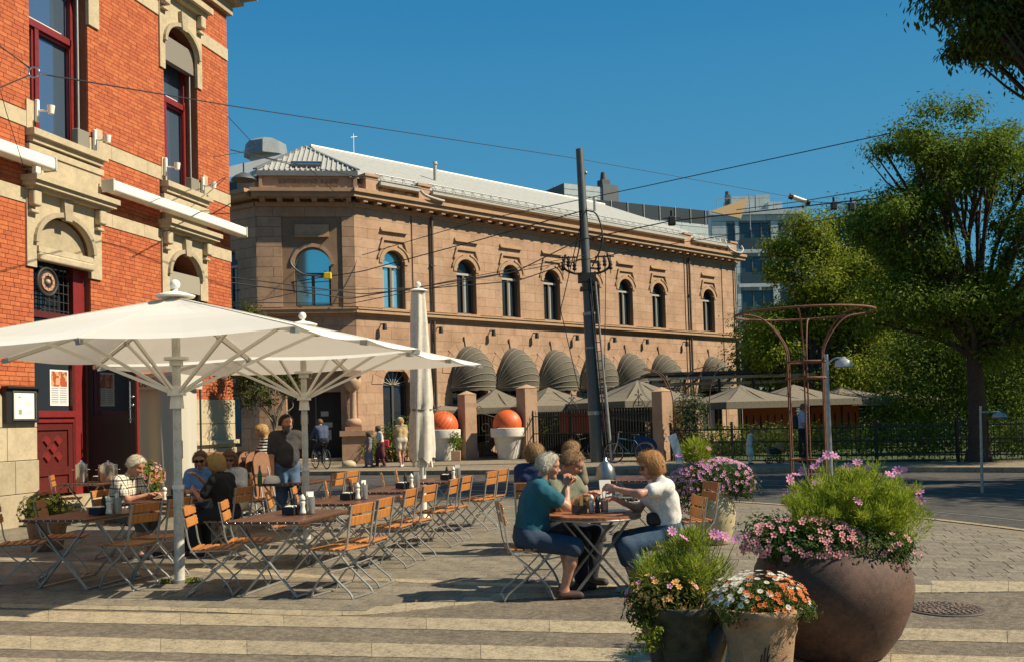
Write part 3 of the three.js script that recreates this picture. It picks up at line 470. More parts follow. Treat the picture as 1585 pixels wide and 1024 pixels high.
  for (const x of [3.86, 21.95]) mesh('downpipe', [rod(V(x, 0.5, 0.1), V(x, 5.85, 0.1), 0.06), rod(V(x, 6.25, 0.1), V(x, 10.25, 0.1), 0.06), box(0.2, 0.06, 0.12, x, 8.2, 0.06)], mat(0.08, 0.055, 0.035, 0.6), B);
  mesh('downpipe', [rod(V(26.5, 0.5, 0.12), V(26.5, 5.85, 0.12), 0.09), rod(V(26.4, 6.25, 0.1), V(26.4, 10.25, 0.1), 0.05), tube([V(25.2, 11.2, 0.45), V(25.25, 10.95, 0.62), V(26.2, 10.86, 0.68), V(26.5, 11.1, 0.62), V(26.5, 11.3, 0.5)], 0.06, 20, 6), tube([V(3.1, 11.2, 0.4), V(3.1, 11.0, 0.62), V(3.9, 10.86, 0.68), V(4.1, 10.86, 0.66)], 0.06, 16, 6)], M.zinc, B);
  for (const x of [1.2, 4.1, 7.1, 9.8, 12.55, 15.3, 17.9, 21.3]) { const l = new THREE.Group(); l.name = 'wall_lamp'; B.add(l); mesh('bracket', rod(V(x, 5.62, 0), V(x, 5.6, 0.2), 0.025), M.iron, l); mesh('lamp_head', cylY(0.1, 0.08, 0.26, x, 5.36, 0.24, 10), M.iron, l); }
  // dome awnings over the ground-floor arches, separate things
  for (let i = 1; i < 8; i++) {
    const a = thing('dome_awning', ['', 'dome awning over the arch next to the closed white parasol', 'dome awning above the smooth orange ball planter', 'dome awning over the arch just left of the tram pole', 'dome awning half hidden behind the tram pole', 'dome awning above the sloping end of the dark pergola', 'dome awning cut off by the dark pergola roof', 'dome awning at the far end arch beyond the pilaster'][i], 'awning', [sc.x, 0, sc.z], SAND, 'dome awnings along the sandstone front');
    const x = WX[i] + 0.04, hw = 1.1, y0 = 3.06, N = 20, K = 18, p = [], idx = [];
    const pt = (t, f) => { const ph = Math.PI / 2 * f, L = mix(1.08, 1.86, Math.pow(f, 1.2)), th = Math.PI * t, puff = 1 + 0.012 * Math.sin(f * Math.PI * 14); return V(x - Math.cos(th) * hw, y0 + L * Math.sin(th) * Math.sin(ph) * puff, 0.03 + L * Math.sin(th) * Math.cos(ph) * puff); };
    for (let j = 0; j <= K; j++) for (let k = 0; k <= N; k++) p.push(...pt(k / N, j / K).toArray());
    for (let j = 0; j < K; j++) for (let k = 0; k < N; k++) { const q = j * (N + 1) + k; idx.push(q, q + 1, q + N + 1, q + 1, q + N + 2, q + N + 1); }
    const g = new THREE.BufferGeometry(); g.setAttribute('position', new THREE.Float32BufferAttribute(p, 3)); g.setIndex(idx); g.computeVertexNormals();
    mesh('hood', g, canopyMat, a);
    for (let j = 0; j < 7; j++) { const q = []; for (let k = 0; k <= 16; k++) { const v = pt(k / 16, j / 7 + 0.02); v.z += 0.012; v.y += 0.012; q.push(v); } mesh('seam', tube(q, 0.011, 24, 4), M.awningSeam, a); }
    const q = []; for (let k = 0; k <= 20; k++) q.push(pt(k / 20, 0)); const vp = []; q.forEach((v, k) => vp.push(v.x, v.y, v.z, v.x, v.y - 0.13 - 0.02 * Math.sin(k * 2.1), v.z)); const vi = []; for (let k = 0; k < 20; k++) vi.push(2 * k, 2 * k + 1, 2 * k + 2, 2 * k + 1, 2 * k + 3, 2 * k + 2); const vg = new THREE.BufferGeometry(); vg.setAttribute('position', new THREE.Float32BufferAttribute(vp, 3)); vg.setIndex(vi); vg.computeVertexNormals(); mesh('valance', vg, M.awning, a);
  }
}
{ // canted corner with its inscription, and the left front: their own frames under the same building
  const C = new THREE.Group(); C.name = 'corner_front'; bank.add(C); C.rotation.y = (8 - 43.5) * Math.PI / 180;
  const W = 3.78, x0 = -W, win = { x0: -2.34, x1: -0.94, y0: 6.3, y1: 8.62, rise: 0.7 }, door = { x0: -2.9, x1: -0.5, y0: 0.2, y1: 4.2 };
  mesh('wall', extrude([[x0, 0], [0, 0], [0, 11.2], [x0, 11.2]], 0.4, 0, -0.46, [win, door].map(o => archShape(o.x1 - o.x0, o.y0, o.y1, o.rise || 0.02).map(p => [p[0] + (o.x0 + o.x1) / 2, p[1]]))), M.sandJoint, C);
  const bl = [...coursework(x0, 0, 6.26, 10.2, 1.25, 0.394, [win, { x0: -2.8, x1: -0.48, y0: 6.2, y1: 9.5 }], 0.3), ...coursework(x0, 0, 4.2, 5.92, 0.8, 0.43, [], 0.3), ...coursework(x0, 0, 0.3, 4.2, 0.8, 0.43, [door], 0.3)];
  for (const [a, b, c, d] of bl) mesh('stone_block', b2(a + 0.006, b - 0.006, c + 0.006, d - 0.006, -0.06, rr(-0.004, 0.004)), M.sand[(rnd() * 4) | 0], C);
  const fr = archShape(1.4, 6.26, 8.62, 0.7).map(p => [p[0] - 1.64, p[1]]);
  mesh('window_field', extrude([[-2.78, 6.22], [-0.5, 6.22], [-0.5, 9.5], [-2.78, 9.5]], 0.05, 0, -0.14, [fr]), M.sandTrim, C);
  mesh('arch_ring', archBand(1.4, 7.92, 0.7, 0.14, 0.08, -1.64, -0.09), M.sand[0], C);
  const g = new THREE.Group(); g.name = 'window'; C.add(g);
  mesh('pane', extrude(archShape(1.4, 6.3, 8.62, 0.7).map(p => [p[0] - 1.64, p[1]]), 0.02, 0, -0.36), M.glassGreen, g);
  mesh('frame', [b2(-2.34, -2.26, 6.3, 7.9, -0.34, -0.28), b2(-1.02, -0.94, 6.3, 7.9, -0.34, -0.28), b2(-2.34, -0.94, 6.3, 6.38, -0.34, -0.28), b2(-2.34, -0.94, 7.55, 7.63, -0.34, -0.28), b2(-1.7, -1.58, 6.38, 7.55, -0.34, -0.27)], mat(0.06, 0.055, 0.05, 0.5), g);
  mesh('label_panel', [b2(-2.3, -0.98, 9.0, 9.06, -0.09, 0.06), b2(-2.3, -0.98, 9.06, 9.5, -0.09, 0.0)], M.sandTrim, C);
  mesh('string_course', [b2(x0, 0.04, 5.9, 6.0, -0.1, 0.1), b2(x0, 0.06, 6.0, 6.14, -0.1, 0.22), b2(x0, 0.05, 6.14, 6.2, -0.1, 0.26)], M.sandTrim, C);
  mesh('cornice', [b2(x0, 0, 10.2, 10.36, -0.1, 0.1), b2(x0 - 0.1, 0.1, 10.5, 10.68, -0.1, 0.5), b2(x0 - 0.14, 0.14, 10.68, 10.82, -0.1, 0.6)], M.sandTrim, C);
  for (let x = x0 + 0.2; x < -0.1; x += 0.66) mesh('modillion', b2(x, x + 0.2, 10.36, 10.5, -0.02, 0.42), M.sand[1], C);
  mesh('inscription_panel', [b2(-3.55, 0.1, 10.82, 11.4, -0.3, 0.0), b2(-3.62, -3.5, 10.82, 11.46, -0.3, 0.08), b2(0.02, 0.16, 10.82, 11.46, -0.3, 0.08), b2(-3.5, 0.02, 10.82, 10.92, -0.3, 0.06)], M.sand[0], C);
  mesh('panel_cap', b2(-3.7, 0.2, 11.4, 11.6, -0.35, 0.12), M.lead, C);
  const font = await new FontLoader().loadAsync('fonts/droid/droid_serif_bold.typeface.json');
  const tg = new TextGeometry('ANDRESENS BANK', { font, size: 0.25, depth: 0.03, curveSegments: 3 }); tg.computeBoundingBox(); const bb = tg.boundingBox, k = 2.35 / (bb.max.x - bb.min.x);
  tg.scale(k, 1, 1).translate(-2.9, 11.03, -0.002); mesh('inscription', tg, M.sandJoint, C);
  // portal: dark doors behind, lintel, half column on a podium, steps
  mesh('portal_lining', [b2(-2.9, -2.75, 0.2, 4.2, -1.3, -0.05), b2(-0.65, -0.5, 0.2, 4.2, -1.3, -0.05), b2(-2.75, -0.65, 4.05, 4.2, -1.3, -0.05)], M.sand[3], C);
  mesh('lintel', b2(-2.75, -0.65, 2.95, 3.75, -0.6, -0.5), M.sand[3], C); mesh('portal_back', b2(-2.9, -0.5, 0.2, 4.2, -1.4, -1.3), M.sand[3], C);
  mesh('door', [b2(-2.7, -1.72, 0.25, 2.95, -1.2, -1.15), b2(-1.66, -0.7, 0.25, 2.95, -1.2, -1.15)], M.black, C); mesh('door_frame', [b2(-1.72, -1.66, 0.25, 2.95, -1.2, -1.1), b2(-2.75, -2.7, 0.25, 2.95, -1.2, -1.1), b2(-0.7, -0.65, 0.25, 2.95, -1.2, -1.1)], M.darkSteel, C);
  mesh('notice', [b2(-1.5, -1.2, 2.0, 2.2, -1.15, -1.14), b2(-1.5, -1.05, 1.55, 1.75, -1.15, -1.14), b2(-1.45, -1.1, 1.05, 1.45, -1.15, -1.14), b2(-2.3, -2.0, 1.7, 2.1, -1.15, -1.14)], mat(0.4, 0.42, 0.38, 0.6), C);
  mesh('half_column', [lathe([[0, 1.55], [0.3, 1.55], [0.32, 1.75], [0.24, 1.85], [0.13, 1.9], [0.12, 2.9], [0.2, 2.98], [0.3, 3.1], [0.34, 3.3], [0.3, 3.5], [0, 3.5]], 20).translate(-0.18, 0, 0.2), b2(-0.52, 0.16, 3.5, 3.72, -0.05, 0.5)], M.sand[2], C);
  mesh('podium', [b2(-0.62, 0.5, 0.12, 1.2, -0.05, 0.75), b2(-0.7, 0.58, 1.2, 1.4, -0.05, 0.85), b2(-0.5, 0.14, 1.4, 1.56, -0.05, 0.55)], M.sand[3], C);
  mesh('step', [b2(-3.2, -0.65, 0.1, 0.24, -0.2, 0.9), b2(-3.2, -0.65, 0.24, 0.36, -0.3, 0.5)], M.trimDark, C);
  // roof facet over the corner with ribbed metal and a skylight
  const tri = (a, b, c) => { const q = new THREE.BufferGeometry(); q.setAttribute('position', new THREE.Float32BufferAttribute([...a, ...b, ...c], 3)); q.computeVertexNormals(); return q; };
  const ap = [-2.1, 13.75, -4.1];
  mesh('roof', [tri([-3.75, 11.6, 0.1], [0.2, 11.6, 0.1], ap)], M.zinc, C);
  { const s = []; for (let x = -3.4; x < 0.1; x += 0.2) { const t = x < -2.1 ? (x + 3.75) / 1.65 : (0.2 - x) / 2.3; s.push(beam(V(x, 11.64, 0.08), V(mix(x, x, t), 11.64 + 2.15 * t, 0.08 - 4.2 * t), 0.05, 0.05)); } mesh('roof_ribs', s, mat(0.45, 0.43, 0.37, 0.6), C); }
  mesh('hip_cap', [beam(V(-3.75, 11.66, 0.1), V(...ap), 0.18, 0.06), beam(V(0.2, 11.66, 0.1), V(...ap), 0.18, 0.06)], M.lead, C);
  mesh('skylight', [box(1.1, 0.08, 0.5, -1.85, 12.02, -0.55, 0, 0.48)], M.glass, C); mesh('skylight_frame', [box(1.2, 0.1, 0.06, -1.85, 12.16, -0.8, 0, 0.48), box(1.2, 0.1, 0.06, -1.85, 11.92, -0.3, 0, 0.48)], M.lead, C);
  const Lf = new THREE.Group(); Lf.name = 'left_front'; C.add(Lf); Lf.position.set(x0, 0, 0); Lf.rotation.y = -39.5 * Math.PI / 180;
  const lw = [-1.6, -4.3, -7], lo = lw.map(x => ({ x0: x - bw / 2, x1: x + bw / 2, y0: 6.26, y1: 8.66, rise: bw / 2 }));
  mesh('wall', extrude([[-10, 0], [0, 0], [0, 11.2], [-10, 11.2]], 0.4, 0, -0.46, lo.map(o => archShape(bw, o.y0, o.y1, o.rise).map(p => [p[0] + (o.x0 + o.x1) / 2, p[1]]))), M.sandJoint, Lf);
  for (const [a, b, c, d] of [...coursework(-10, 0, 6.26, 10.2, 1.25, 0.394, lo, 0.3), ...coursework(-10, 0, 0.3, 5.92, 1.1, 0.435, [], 0.3)]) mesh('stone_block', b2(a + 0.006, b - 0.006, c + 0.006, d - 0.006, -0.06, 0), M.sand[(rnd() * 4) | 0], Lf);
  for (const x of lw) { archWindow(Lf, x, bw, 6.26, 8.66, -0.26, false); mesh('shop_window', b2(x - 0.6, x + 0.6, 0.9, 3.4, 0.0, 0.02), M.glass, Lf); }
  mesh('string_course', [b2(-10, 0, 5.9, 6.0, -0.1, 0.1), b2(-10, 0.02, 6.0, 6.18, -0.1, 0.22)], M.sandTrim, Lf);
  mesh('cornice', [b2(-10, 0, 10.2, 10.36, -0.1, 0.1), b2(-10, 0.02, 10.5, 10.68, -0.1, 0.5), b2(-10, 0.04, 10.68, 10.82, -0.1, 0.6)], M.sandTrim, Lf);
  mesh('parapet', b2(-10, 0, 10.82, 11.4, -0.3, 0), M.sand[3], Lf);
  mesh('attic_window', b2(-1.9, -1.0, 10.9, 11.32, 0.0, 0.02), M.glass, Lf);
  const sl = new THREE.BufferGeometry(); sl.setAttribute('position', new THREE.Float32BufferAttribute([-10, 11.4, 0.1, 0.1, 11.55, 0.1, -1.6, 13.7, -4.4, -10, 11.4, 0.1, -1.6, 13.7, -4.4, -10, 13.7, -4.4], 3)); sl.computeVertexNormals(); mesh('roof', sl, M.zinc, Lf);
}
{ // big grey air vent on the roof behind
  const c = atDepth(408, 236, 46), t = thing('roof_vent', 'grey octagonal ventilation cowl on the sandstone roof', 'vent', [c.x, 13.2, c.z]);
  mesh('duct', b2(-0.5, 0.9, 0, 1.4, -0.6, 0.6), mat(0.35, 0.38, 0.35, 0.6), t); mesh('cowl', [new THREE.CylinderGeometry(0.95, 1.05, 0.62, 8).rotateY(0.1).translate(0.1, 1.62, 0), new THREE.CylinderGeometry(0.5, 0.95, 0.22, 8).rotateY(0.1).translate(0.1, 2.04, 0)].map(g => { g = g.toNonIndexed(); g.computeVertexNormals(); return g; }), mat(0.22, 0.25, 0.25, 0.6, { map: gSoft }), t);
}
// ---------------------------------------------------------------- grey apartment blocks far behind
function clad(P, x0, x1, y0, y1, z, open, high = 0.55) { for (const [a, b, c, d] of coursework(x0, x1, y0, y1, 2.4, high, open, 0.5)) mesh('cladding_panel', b2(a + 0.02, b - 0.02, c + 0.02, d - 0.02, z - 0.1, z + rr(-0.02, 0.02)), M.greyClad[(rnd() * 3) | 0], P); }
{
  const a = atDepth(1112, 640, 80), t = thing('apartment_block', 'pale grey clad apartment block with stacked glazed balconies', 'building', [a.x, 0, a.z], 0.06);
  mesh('core', b2(0, 7.6, 0, 18.1, -10, -0.2), M.greyClad[0], t);
  const op = []; for (let f = 0; f < 5; f++) { const y = 15.2 - f * 2.85; op.push({ x0: 2.3, x1: 5.0, y0: y, y1: y + 2.3 }); op.push({ x0: 1.25, x1: 1.95, y0: y, y1: y + 2.25 }, { x0: 5.6, x1: 6.5, y0: y, y1: y + 2.2 }); }
  clad(t, 0, 7.6, 0, 18.1, 0, op);
  for (let i = 0; i < op.length; i++) { const o = op[i], big = i % 3 === 0; const w = new THREE.Group(); w.name = big ? 'balcony' : 'window'; t.add(w); mesh('pane', b2(o.x0, o.x1, o.y0, o.y1, big ? -0.19 : -0.14, big ? -0.17 : -0.12), mat(0.03, 0.07, 0.1, 0.06), w); mesh('frame', [b2(o.x0, o.x0 + 0.08, o.y0, o.y1, -0.17, -0.02), b2(o.x1 - 0.08, o.x1, o.y0, o.y1, -0.17, -0.02), b2(o.x0, o.x1, o.y1 - 0.08, o.y1, -0.17, -0.02), ...(big ? [b2(o.x0 + 1.0, o.x0 + 1.1, o.y0, o.y1, -0.17, -0.05), b2(o.x0 + 1.85, o.x0 + 1.95, o.y0, o.y1, -0.17, -0.05)] : [])], M.darkSteel, w); if (big) { mesh('balustrade', b2(o.x0 + 0.02, o.x1 - 0.02, o.y0 + 0.05, o.y0 + 0.95, 0.04, 0.07), mat(0.04, 0.055, 0.06, 0.15), w); mesh('slab', b2(o.x0 - 0.2, o.x1 + 0.2, o.y0 - 0.3, o.y0, -0.05, 0.12), M.greyClad[2], w); } }
  mesh('roof_edge', b2(-0.2, 7.8, 18.1, 18.5, -10, 0.2), M.greyClad[2], t);
  mesh('roof_house', [b2(2.2, 4.2, 18.5, 20.0, -4, -1.5), b2(4.4, 5.6, 18.5, 20.2, -4, -1.8), b2(5.2, 6.4, 18.5, 19.4, -3, -1)], M.greyClad[1], t);
  mesh('roof_chimney', [b2(1.9, 2.3, 18.5, 20.3, -2.5, -2.1), cylY(0.2, 0.2, 0.3, 2.1, 20.3, -2.3, 10)], M.darkSteel, t);
  const r = []; for (let x = 0.5; x < 7.5; x += 1.2) r.push(rod(V(x, 18.5, 0), V(x, 19.5, 0), 0.025, 0.025, 5)); r.push(rod(V(0.5, 19.5, 0), V(7.4, 19.5, 0), 0.025)); mesh('roof_railing', r, M.steel, t);
}
{
  const a = atDepth(890, 640, 70), t = thing('roof_terrace_block', 'dark grey stepped rooftop storey behind the sandstone roof', 'building', [a.x, 0, a.z], 0.5);
  mesh('lower_storey', b2(0, 13, 0, 16.6, -9, -0.2), M.greyClad[0], t); clad(t, 0, 13, 13.6, 16.6, 0, []);
  mesh('terrace_rail', b2(2.2, 13, 16.6, 17.7, -0.05, 0.0), mat(0.05, 0.055, 0.055, 0.25), t); for (let x = 2.2; x < 13; x += 1.5) mesh('rail_post', b2(x, x + 0.06, 16.6, 17.75, 0, 0.06), M.steel, t);
  mesh('roof_house', [b2(-0.1, 3.2, 16.6, 18.8, -4, -0.4), b2(3.2, 4.6, 16.6, 19.0, -4, -0.2)], mat(0.1, 0.11, 0.115, 0.7, { map: gSoft }), t); for (let k = 0; k < 5; k++) mesh('siding_board', b2(-0.12, 3.2, 16.7 + k * 0.42, 17.08 + k * 0.42, -0.4, -0.34), M.greyClad[0], t);
  mesh('chimney', [b2(3.5, 4.2, 19, 19.5, -1.4, -0.7), cylY(0.28, 0.2, 0.6, 3.85, 19.5, -1.05, 10)], mat(0.07, 0.07, 0.07, 0.7), t);
}
for (const [u, v, D, s] of [[1140, 322, 74, 1], [862, 298, 74, 0.7]]) { const c = atDepth(u, v, D), t = thing('shade_sail', s === 1 ? 'tan triangular shade sail on the grey roof terrace' : 'small tan tent peak behind the sandstone roof', 'shade sail', c); const g = new THREE.BufferGeometry(); g.setAttribute('position', new THREE.Float32BufferAttribute(s === 1 ? [-2.0, -0.2, 0, 1.1, 0.9, -0.5, 0.2, -0.9, 0.4, -2.0, -0.26, 0, 0.2, -0.96, 0.4, 1.1, 0.84, -0.5] : [-1.8, -0.9, 0, 1.6, -1.2, 0.5, -0.2, 0.5, -0.5, -1.8, -0.96, 0, -0.2, 0.44, -0.5, 1.6, -1.26, 0.5], 3)); g.computeVertexNormals(); mesh('sail', g, mat(0.4, 0.26, 0.12, 0.9), t); mesh('mast', rod(V(s === 1 ? 1.15 : -0.2, -1.6, -0.5), V(s === 1 ? 1.15 : -0.2, s === 1 ? 1.2 : 0.7, -0.5), 0.04), M.steel, t); }
// ---------------------------------------------------------------- leaves, trees and hedges
function leafCloud(clumps, size, cols, o = {}) { // many small folded leaves scattered through clumps {c, r:[x,y,z], n}
  const tot = clumps.reduce((s, c) => s + c.n, 0), P = new Float32Array(tot * 18), C = new Float32Array(tot * 18), a = V(), b = V(), n = V(); let f = 0, h = 0;
  const put = (x, y, z) => { P[f++] = x; P[f++] = y; P[f++] = z; };
  for (const c of clumps) for (let i = 0; i < c.n; i++) {
    let x, y, z; do { x = rr(-1, 1); y = rr(-1, 1); z = rr(-1, 1); } while (x * x + y * y + z * z > 1);
    const s = size * rr(0.5, 1.4), lo = o.loose ?? 0.16, fl = 1 + lo * gauss() * 1.6, px = c.c.x + x * c.r[0] * fl, py = c.c.y + y * c.r[1] * fl, pz = c.c.z + z * c.r[2] * fl;
    n.set(x + gauss() * 0.7, y * 0.7 + 0.55 + gauss() * 0.6, z + gauss() * 0.7).normalize(); a.set(gauss(), gauss() - (o.droop ?? 0.4), gauss()).cross(n).normalize(); b.crossVectors(n, a);
    const w = s * (o.narrow ?? 0.42) / 2, e = s * 0.12, ex = n.x * e, ey = n.y * e, ez = n.z * e, k = s / 2;
    put(px - b.x * k, py - b.y * k, pz - b.z * k); put(px + a.x * w + ex, py + a.y * w + ey, pz + a.z * w + ez); put(px + b.x * k, py + b.y * k, pz + b.z * k);
    put(px - b.x * k, py - b.y * k, pz - b.z * k); put(px + b.x * k, py + b.y * k, pz + b.z * k); put(px - a.x * w + ex, py - a.y * w + ey, pz - a.z * w + ez);
    const cl = cols[(rnd() * cols.length) | 0], v = rr(0.75, 1.25); for (let t = 0; t < 6; t++) { C[h++] = cl[0] * v; C[h++] = cl[1] * v; C[h++] = cl[2] * v; }
  }
  const g = new THREE.BufferGeometry(); g.setAttribute('position', new THREE.BufferAttribute(P, 3)); g.setAttribute('color', new THREE.BufferAttribute(C, 3)); g.computeVertexNormals(); return g;
}
function leafMesh(name, clumps, size, cols, parent, o = {}) { const g = leafCloud(clumps, size, cols, o); g.setAttribute('uv', new THREE.BufferAttribute(new Float32Array(g.attributes.position.count * 2), 2)); return mesh(name, g, o.mat || M.leaf, parent, { keepUV: true }); }
const GREEN = [[0.125, 0.205, 0.02], [0.155, 0.24, 0.022], [0.22, 0.285, 0.03], [0.085, 0.145, 0.015]], LIME = [[0.28, 0.32, 0.022], [0.23, 0.29, 0.022], [0.34, 0.345, 0.03], [0.15, 0.21, 0.017]], DARK = [[0.06, 0.1, 0.015], [0.08, 0.12, 0.017], [0.1, 0.14, 0.018], [0.12, 0.15, 0.02]];
function tree(label, base, o) { // trunk, limbs that reach into each clump, crown of leaf clumps
  const t = thing('tree', label, 'tree', base, 0, o.group); const B = V(base.x ?? base[0], base.y ?? base[1], base.z ?? base[2]);
  const fork = V(o.lean?.[0] ?? 0, o.fork, o.lean?.[1] ?? 0), tr = [V(0, -0.1, 0), V(fork.x * 0.2 + rr(-0.05, 0.05), o.fork * 0.35, fork.z * 0.2), V(fork.x * 0.6, o.fork * 0.7, fork.z * 0.6), fork];
  const taper = (pts, r0, r1, n = 10, rad = 8) => { const c = new THREE.CatmullRomCurve3(pts).getPoints(n), l = []; for (let i = 0; i < n; i++) l.push(rod(c[i], c[i + 1], mix(r0, r1, i / n), mix(r0, r1, (i + 1) / n), rad)); return l; };
  mesh('trunk', [...taper(tr, o.radius, o.radius * 0.62), rod(V(0, -0.1, 0), V(0, 0.35, 0), o.radius * 1.35, o.radius, 10)], o.bark || M.bark, t);
  const clumps = o.clumps.map(c => ({ ...c, c: V(c.c[0], c.c[1], c.c[2]) }));
  for (const c of clumps) if (!c.bare) { const m = fork.clone().lerp(c.c, 0.5); m.y += rr(-0.1, 0.35) * c.r[1]; m.x += rr(-0.3, 0.3); m.z += rr(-0.3, 0.3); const st = tr[3].clone().lerp(tr[2], rr(0, 0.6)); const br = o.radius * (c.limb ?? 0.34), lm = taper([st, st.clone().lerp(m, 0.5).add(V(rr(-.1, .1), 0.1, 0)), m, c.c], br, br * 0.3, 8, 6); for (let k = 0; k < 3; k++) { const e = c.c.clone().add(V(rr(-1, 1) * c.r[0], rr(-0.4, 0.9) * c.r[1], rr(-1, 1) * c.r[2]).multiplyScalar(0.7)); lm.push(...taper([m.clone().lerp(c.c, rr(0.1, 0.7)), m.clone().lerp(e, 0.6), e], br * 0.4, br * 0.12, 5, 5)); } mesh('limb', lm, o.bark || M.bark, t); }
  leafMesh('crown', clumps, o.leaf, o.cols || GREEN, t, { loose: 0.42, ...o }); return t;
}
const blob = (cx, cy, cz, rx, ry, rz, count, each, n) => { n *= 2.3; const l = []; for (let i = 0; i < count; i++) { let x, y, z; do { x = rr(-1, 1); y = rr(-1, 1); z = rr(-1, 1); } while (x * x + y * y + z * z > 1); const k = rr(0.75, 1.3); l.push({ c: [cx + x * rx, cy + y * ry, cz + z * rz], r: [each * k * rr(0.85, 1.3), each * 0.8 * k * rr(0.7, 1.2), each * k * rr(0.85, 1.3)], n: Math.round(n * k * k), bare: i % 3 !== 0 }); } return l; };
{
  structure('lawn', poly([[5, -33.5], [10.9, -28.4], [16, -26.3], [60, -26], [90, -90], [0, -90], [3, -50]], 0.135), mat(0.045, 0.075, 0.015, 1, { map: gRough, bumpMap: bCoarse, bumpScale: 0.05 }));
  const tr = atDepth(1516, 726, 27.2);
  tree('tall ash tree with a dark forked trunk behind the iron fence', [tr.x, 0.13, tr.z], { fork: 3.4, radius: 0.3, leaf: 0.115, narrow: 0.42, cols: GREEN, clumps: [...blob(0.2, 6.3, 0, 3.0, 3.2, 2.2, 52, 0.62, 300), ...blob(-2.1, 6.6, 0.4, 1.3, 1.3, 1.4, 20, 0.55, 260), ...blob(-0.4, 8.9, 0, 1.9, 1.2, 1.6, 26, 0.55, 280), ...blob(2.8, 5.6, 0.6, 1.8, 3.4, 2, 30, 0.65, 300), ...blob(-1.4, 4.4, 0.3, 2.0, 1.1, 1.4, 22, 0.55, 220), ...blob(1.6, 3.2, 0.5, 1.6, 0.9, 1.2, 12, 0.55, 220)] });
  const t2 = atDepth(1650, 726, 20.5);
  tree('broad tree hanging dark leaves over the road from outside the fence', [t2.x + 3.2, 0.13, t2.z], { fork: 4.4, radius: 0.36, leaf: 0.17, narrow: 0.36, droop: 1.2, cols: DARK, clumps: [...blob(-4.2, 9.9, 0, 1.3, 0.8, 1.4, 22, 0.5, 170), ...blob(-2.5, 10.4, 0, 2.0, 1.6, 2, 24, 0.8, 260), ...blob(1.2, 10.6, 0, 3.2, 2.4, 3, 34, 1.2, 300), ...blob(-5.1, 10.9, 0.2, 0.8, 0.35, 0.8, 5, 0.4, 120), ...blob(-1.5, 14.2, 0, 4.2, 2.2, 2.8, 40, 1.2, 260)] });
  const t3 = atDepth(1262, 700, 41);
  tree('dense yellow green tree rising behind the parasols', [t3.x, 0.13, t3.z], { fork: 2.6, radius: 0.3, leaf: 0.155, cols: LIME, clumps: [...blob(0, 7.3, 0, 1.7, 2.4, 1.5, 36, 0.72, 280), ...blob(-1.3, 4.4, 0, 1.2, 1.6, 1.2, 16, 0.7, 260), ...blob(1.2, 3.8, -0.2, 2.2, 1.6, 1.4, 22, 0.85, 280), ...blob(2.0, 6.4, 0, 1.2, 1.8, 1.2, 16, 0.7, 260)] });
  const t4 = atDepth(1372, 700, 45);
  tree('wide dark green tree between the yellow green tree and the ash', [t4.x, 0.13, t4.z], { fork: 2.4, radius: 0.32, leaf: 0.165, cols: [...GREEN, ...DARK], clumps: [...blob(0, 7.2, 0, 3.4, 4.0, 2.0, 84, 0.9, 300), ...blob(-2.4, 3.2, 0.2, 1.8, 1.2, 1.6, 16, 0.95, 280), ...blob(2.2, 3.0, 0.4, 2, 1.6, 1.4, 16, 1, 280)] });
  const t5 = atDepth(1570, 700, 52), t6 = atDepth(1210, 700, 50), t7 = atDepth(1440, 700, 56);
  tree('bushy tree deep in the park behind the ash', [t5.x, 0.13, t5.z], { fork: 2, radius: 0.3, leaf: 0.2, cols: GREEN, clumps: [...blob(0.5, 4.6, 0, 4.2, 3.4, 2.2, 44, 1.3, 240)] });
  tree('dark tree half hidden behind the long pergola roof', [t6.x, 0.13, t6.z], { fork: 2, radius: 0.28, leaf: 0.2, cols: DARK, clumps: [...blob(0, 4.2, 0, 2.0, 2.6, 1.6, 26, 1.2, 240)] });
  tree('rounded tree farthest back in the park', [t7.x, 0.13, t7.z], { fork: 2, radius: 0.3, leaf: 0.22, cols: [...GREEN, ...LIME], clumps: [...blob(0, 4.4, 0, 5.2, 3.2, 2, 44, 1.5, 220)] });
  const t8 = V(-5.75, 0, -23.4);
  tree('slim young tree with pale bark by the corner of the brick house', t8, { fork: 1.75, radius: 0.055, bark: M.barkPale, leaf: 0.075, narrow: 0.45, cols: [[0.1, 0.12, 0.025], [0.14, 0.15, 0.035], [0.07, 0.09, 0.018]], clumps: [...blob(-0.35, 2.95, 0, 0.62, 0.75, 0.5, 17, 0.26, 130), ...blob(0.45, 2.75, 0, 0.4, 0.5, 0.4, 7, 0.24, 150), ...blob(-0.4, 4.1, 0, 0.35, 0.5, 0.3, 4, 0.2, 80)] });
}
{ // street trees farther along the kerb, outside the picture, whose shade lies on the road
  for (const [x, z] of [[23, -16.5], [25, -10]]) tree('street tree in the kerb row past the ash tree', [x, 0.13, z], { fork: 4, radius: 0.34, leaf: 0.34, cols: GREEN, group: 'street trees along the kerb', clumps: blob(0, 9.5, 0, 3.4, 3.6, 3.0, 46, 1.3, 240) });
}
function shrub(name, label, pos, clumps, leaf, cols, group, o = {}) { const t = thing(name, label, o.cat || 'shrub', pos, 0, group); mesh('stems', Array.from({ length: 7 }, () => rod(V(rr(-.1, .1), 0, rr(-.1, .1)), V(clumps[0].c[0] + rr(-1, 1) * clumps[0].r[0] * 0.6, clumps[0].c[1] + rr(-.2, .4) * clumps[0].r[1], clumps[0].c[2] + rr(-1, 1) * clumps[0].r[2] * .5), 0.012, 0.005, 5)), M.bark, t).userData.kind = 'stuff'; leafMesh('foliage', clumps.map(c => ({ ...c, c: V(...c.c) })), leaf, cols, t, o); return t; }
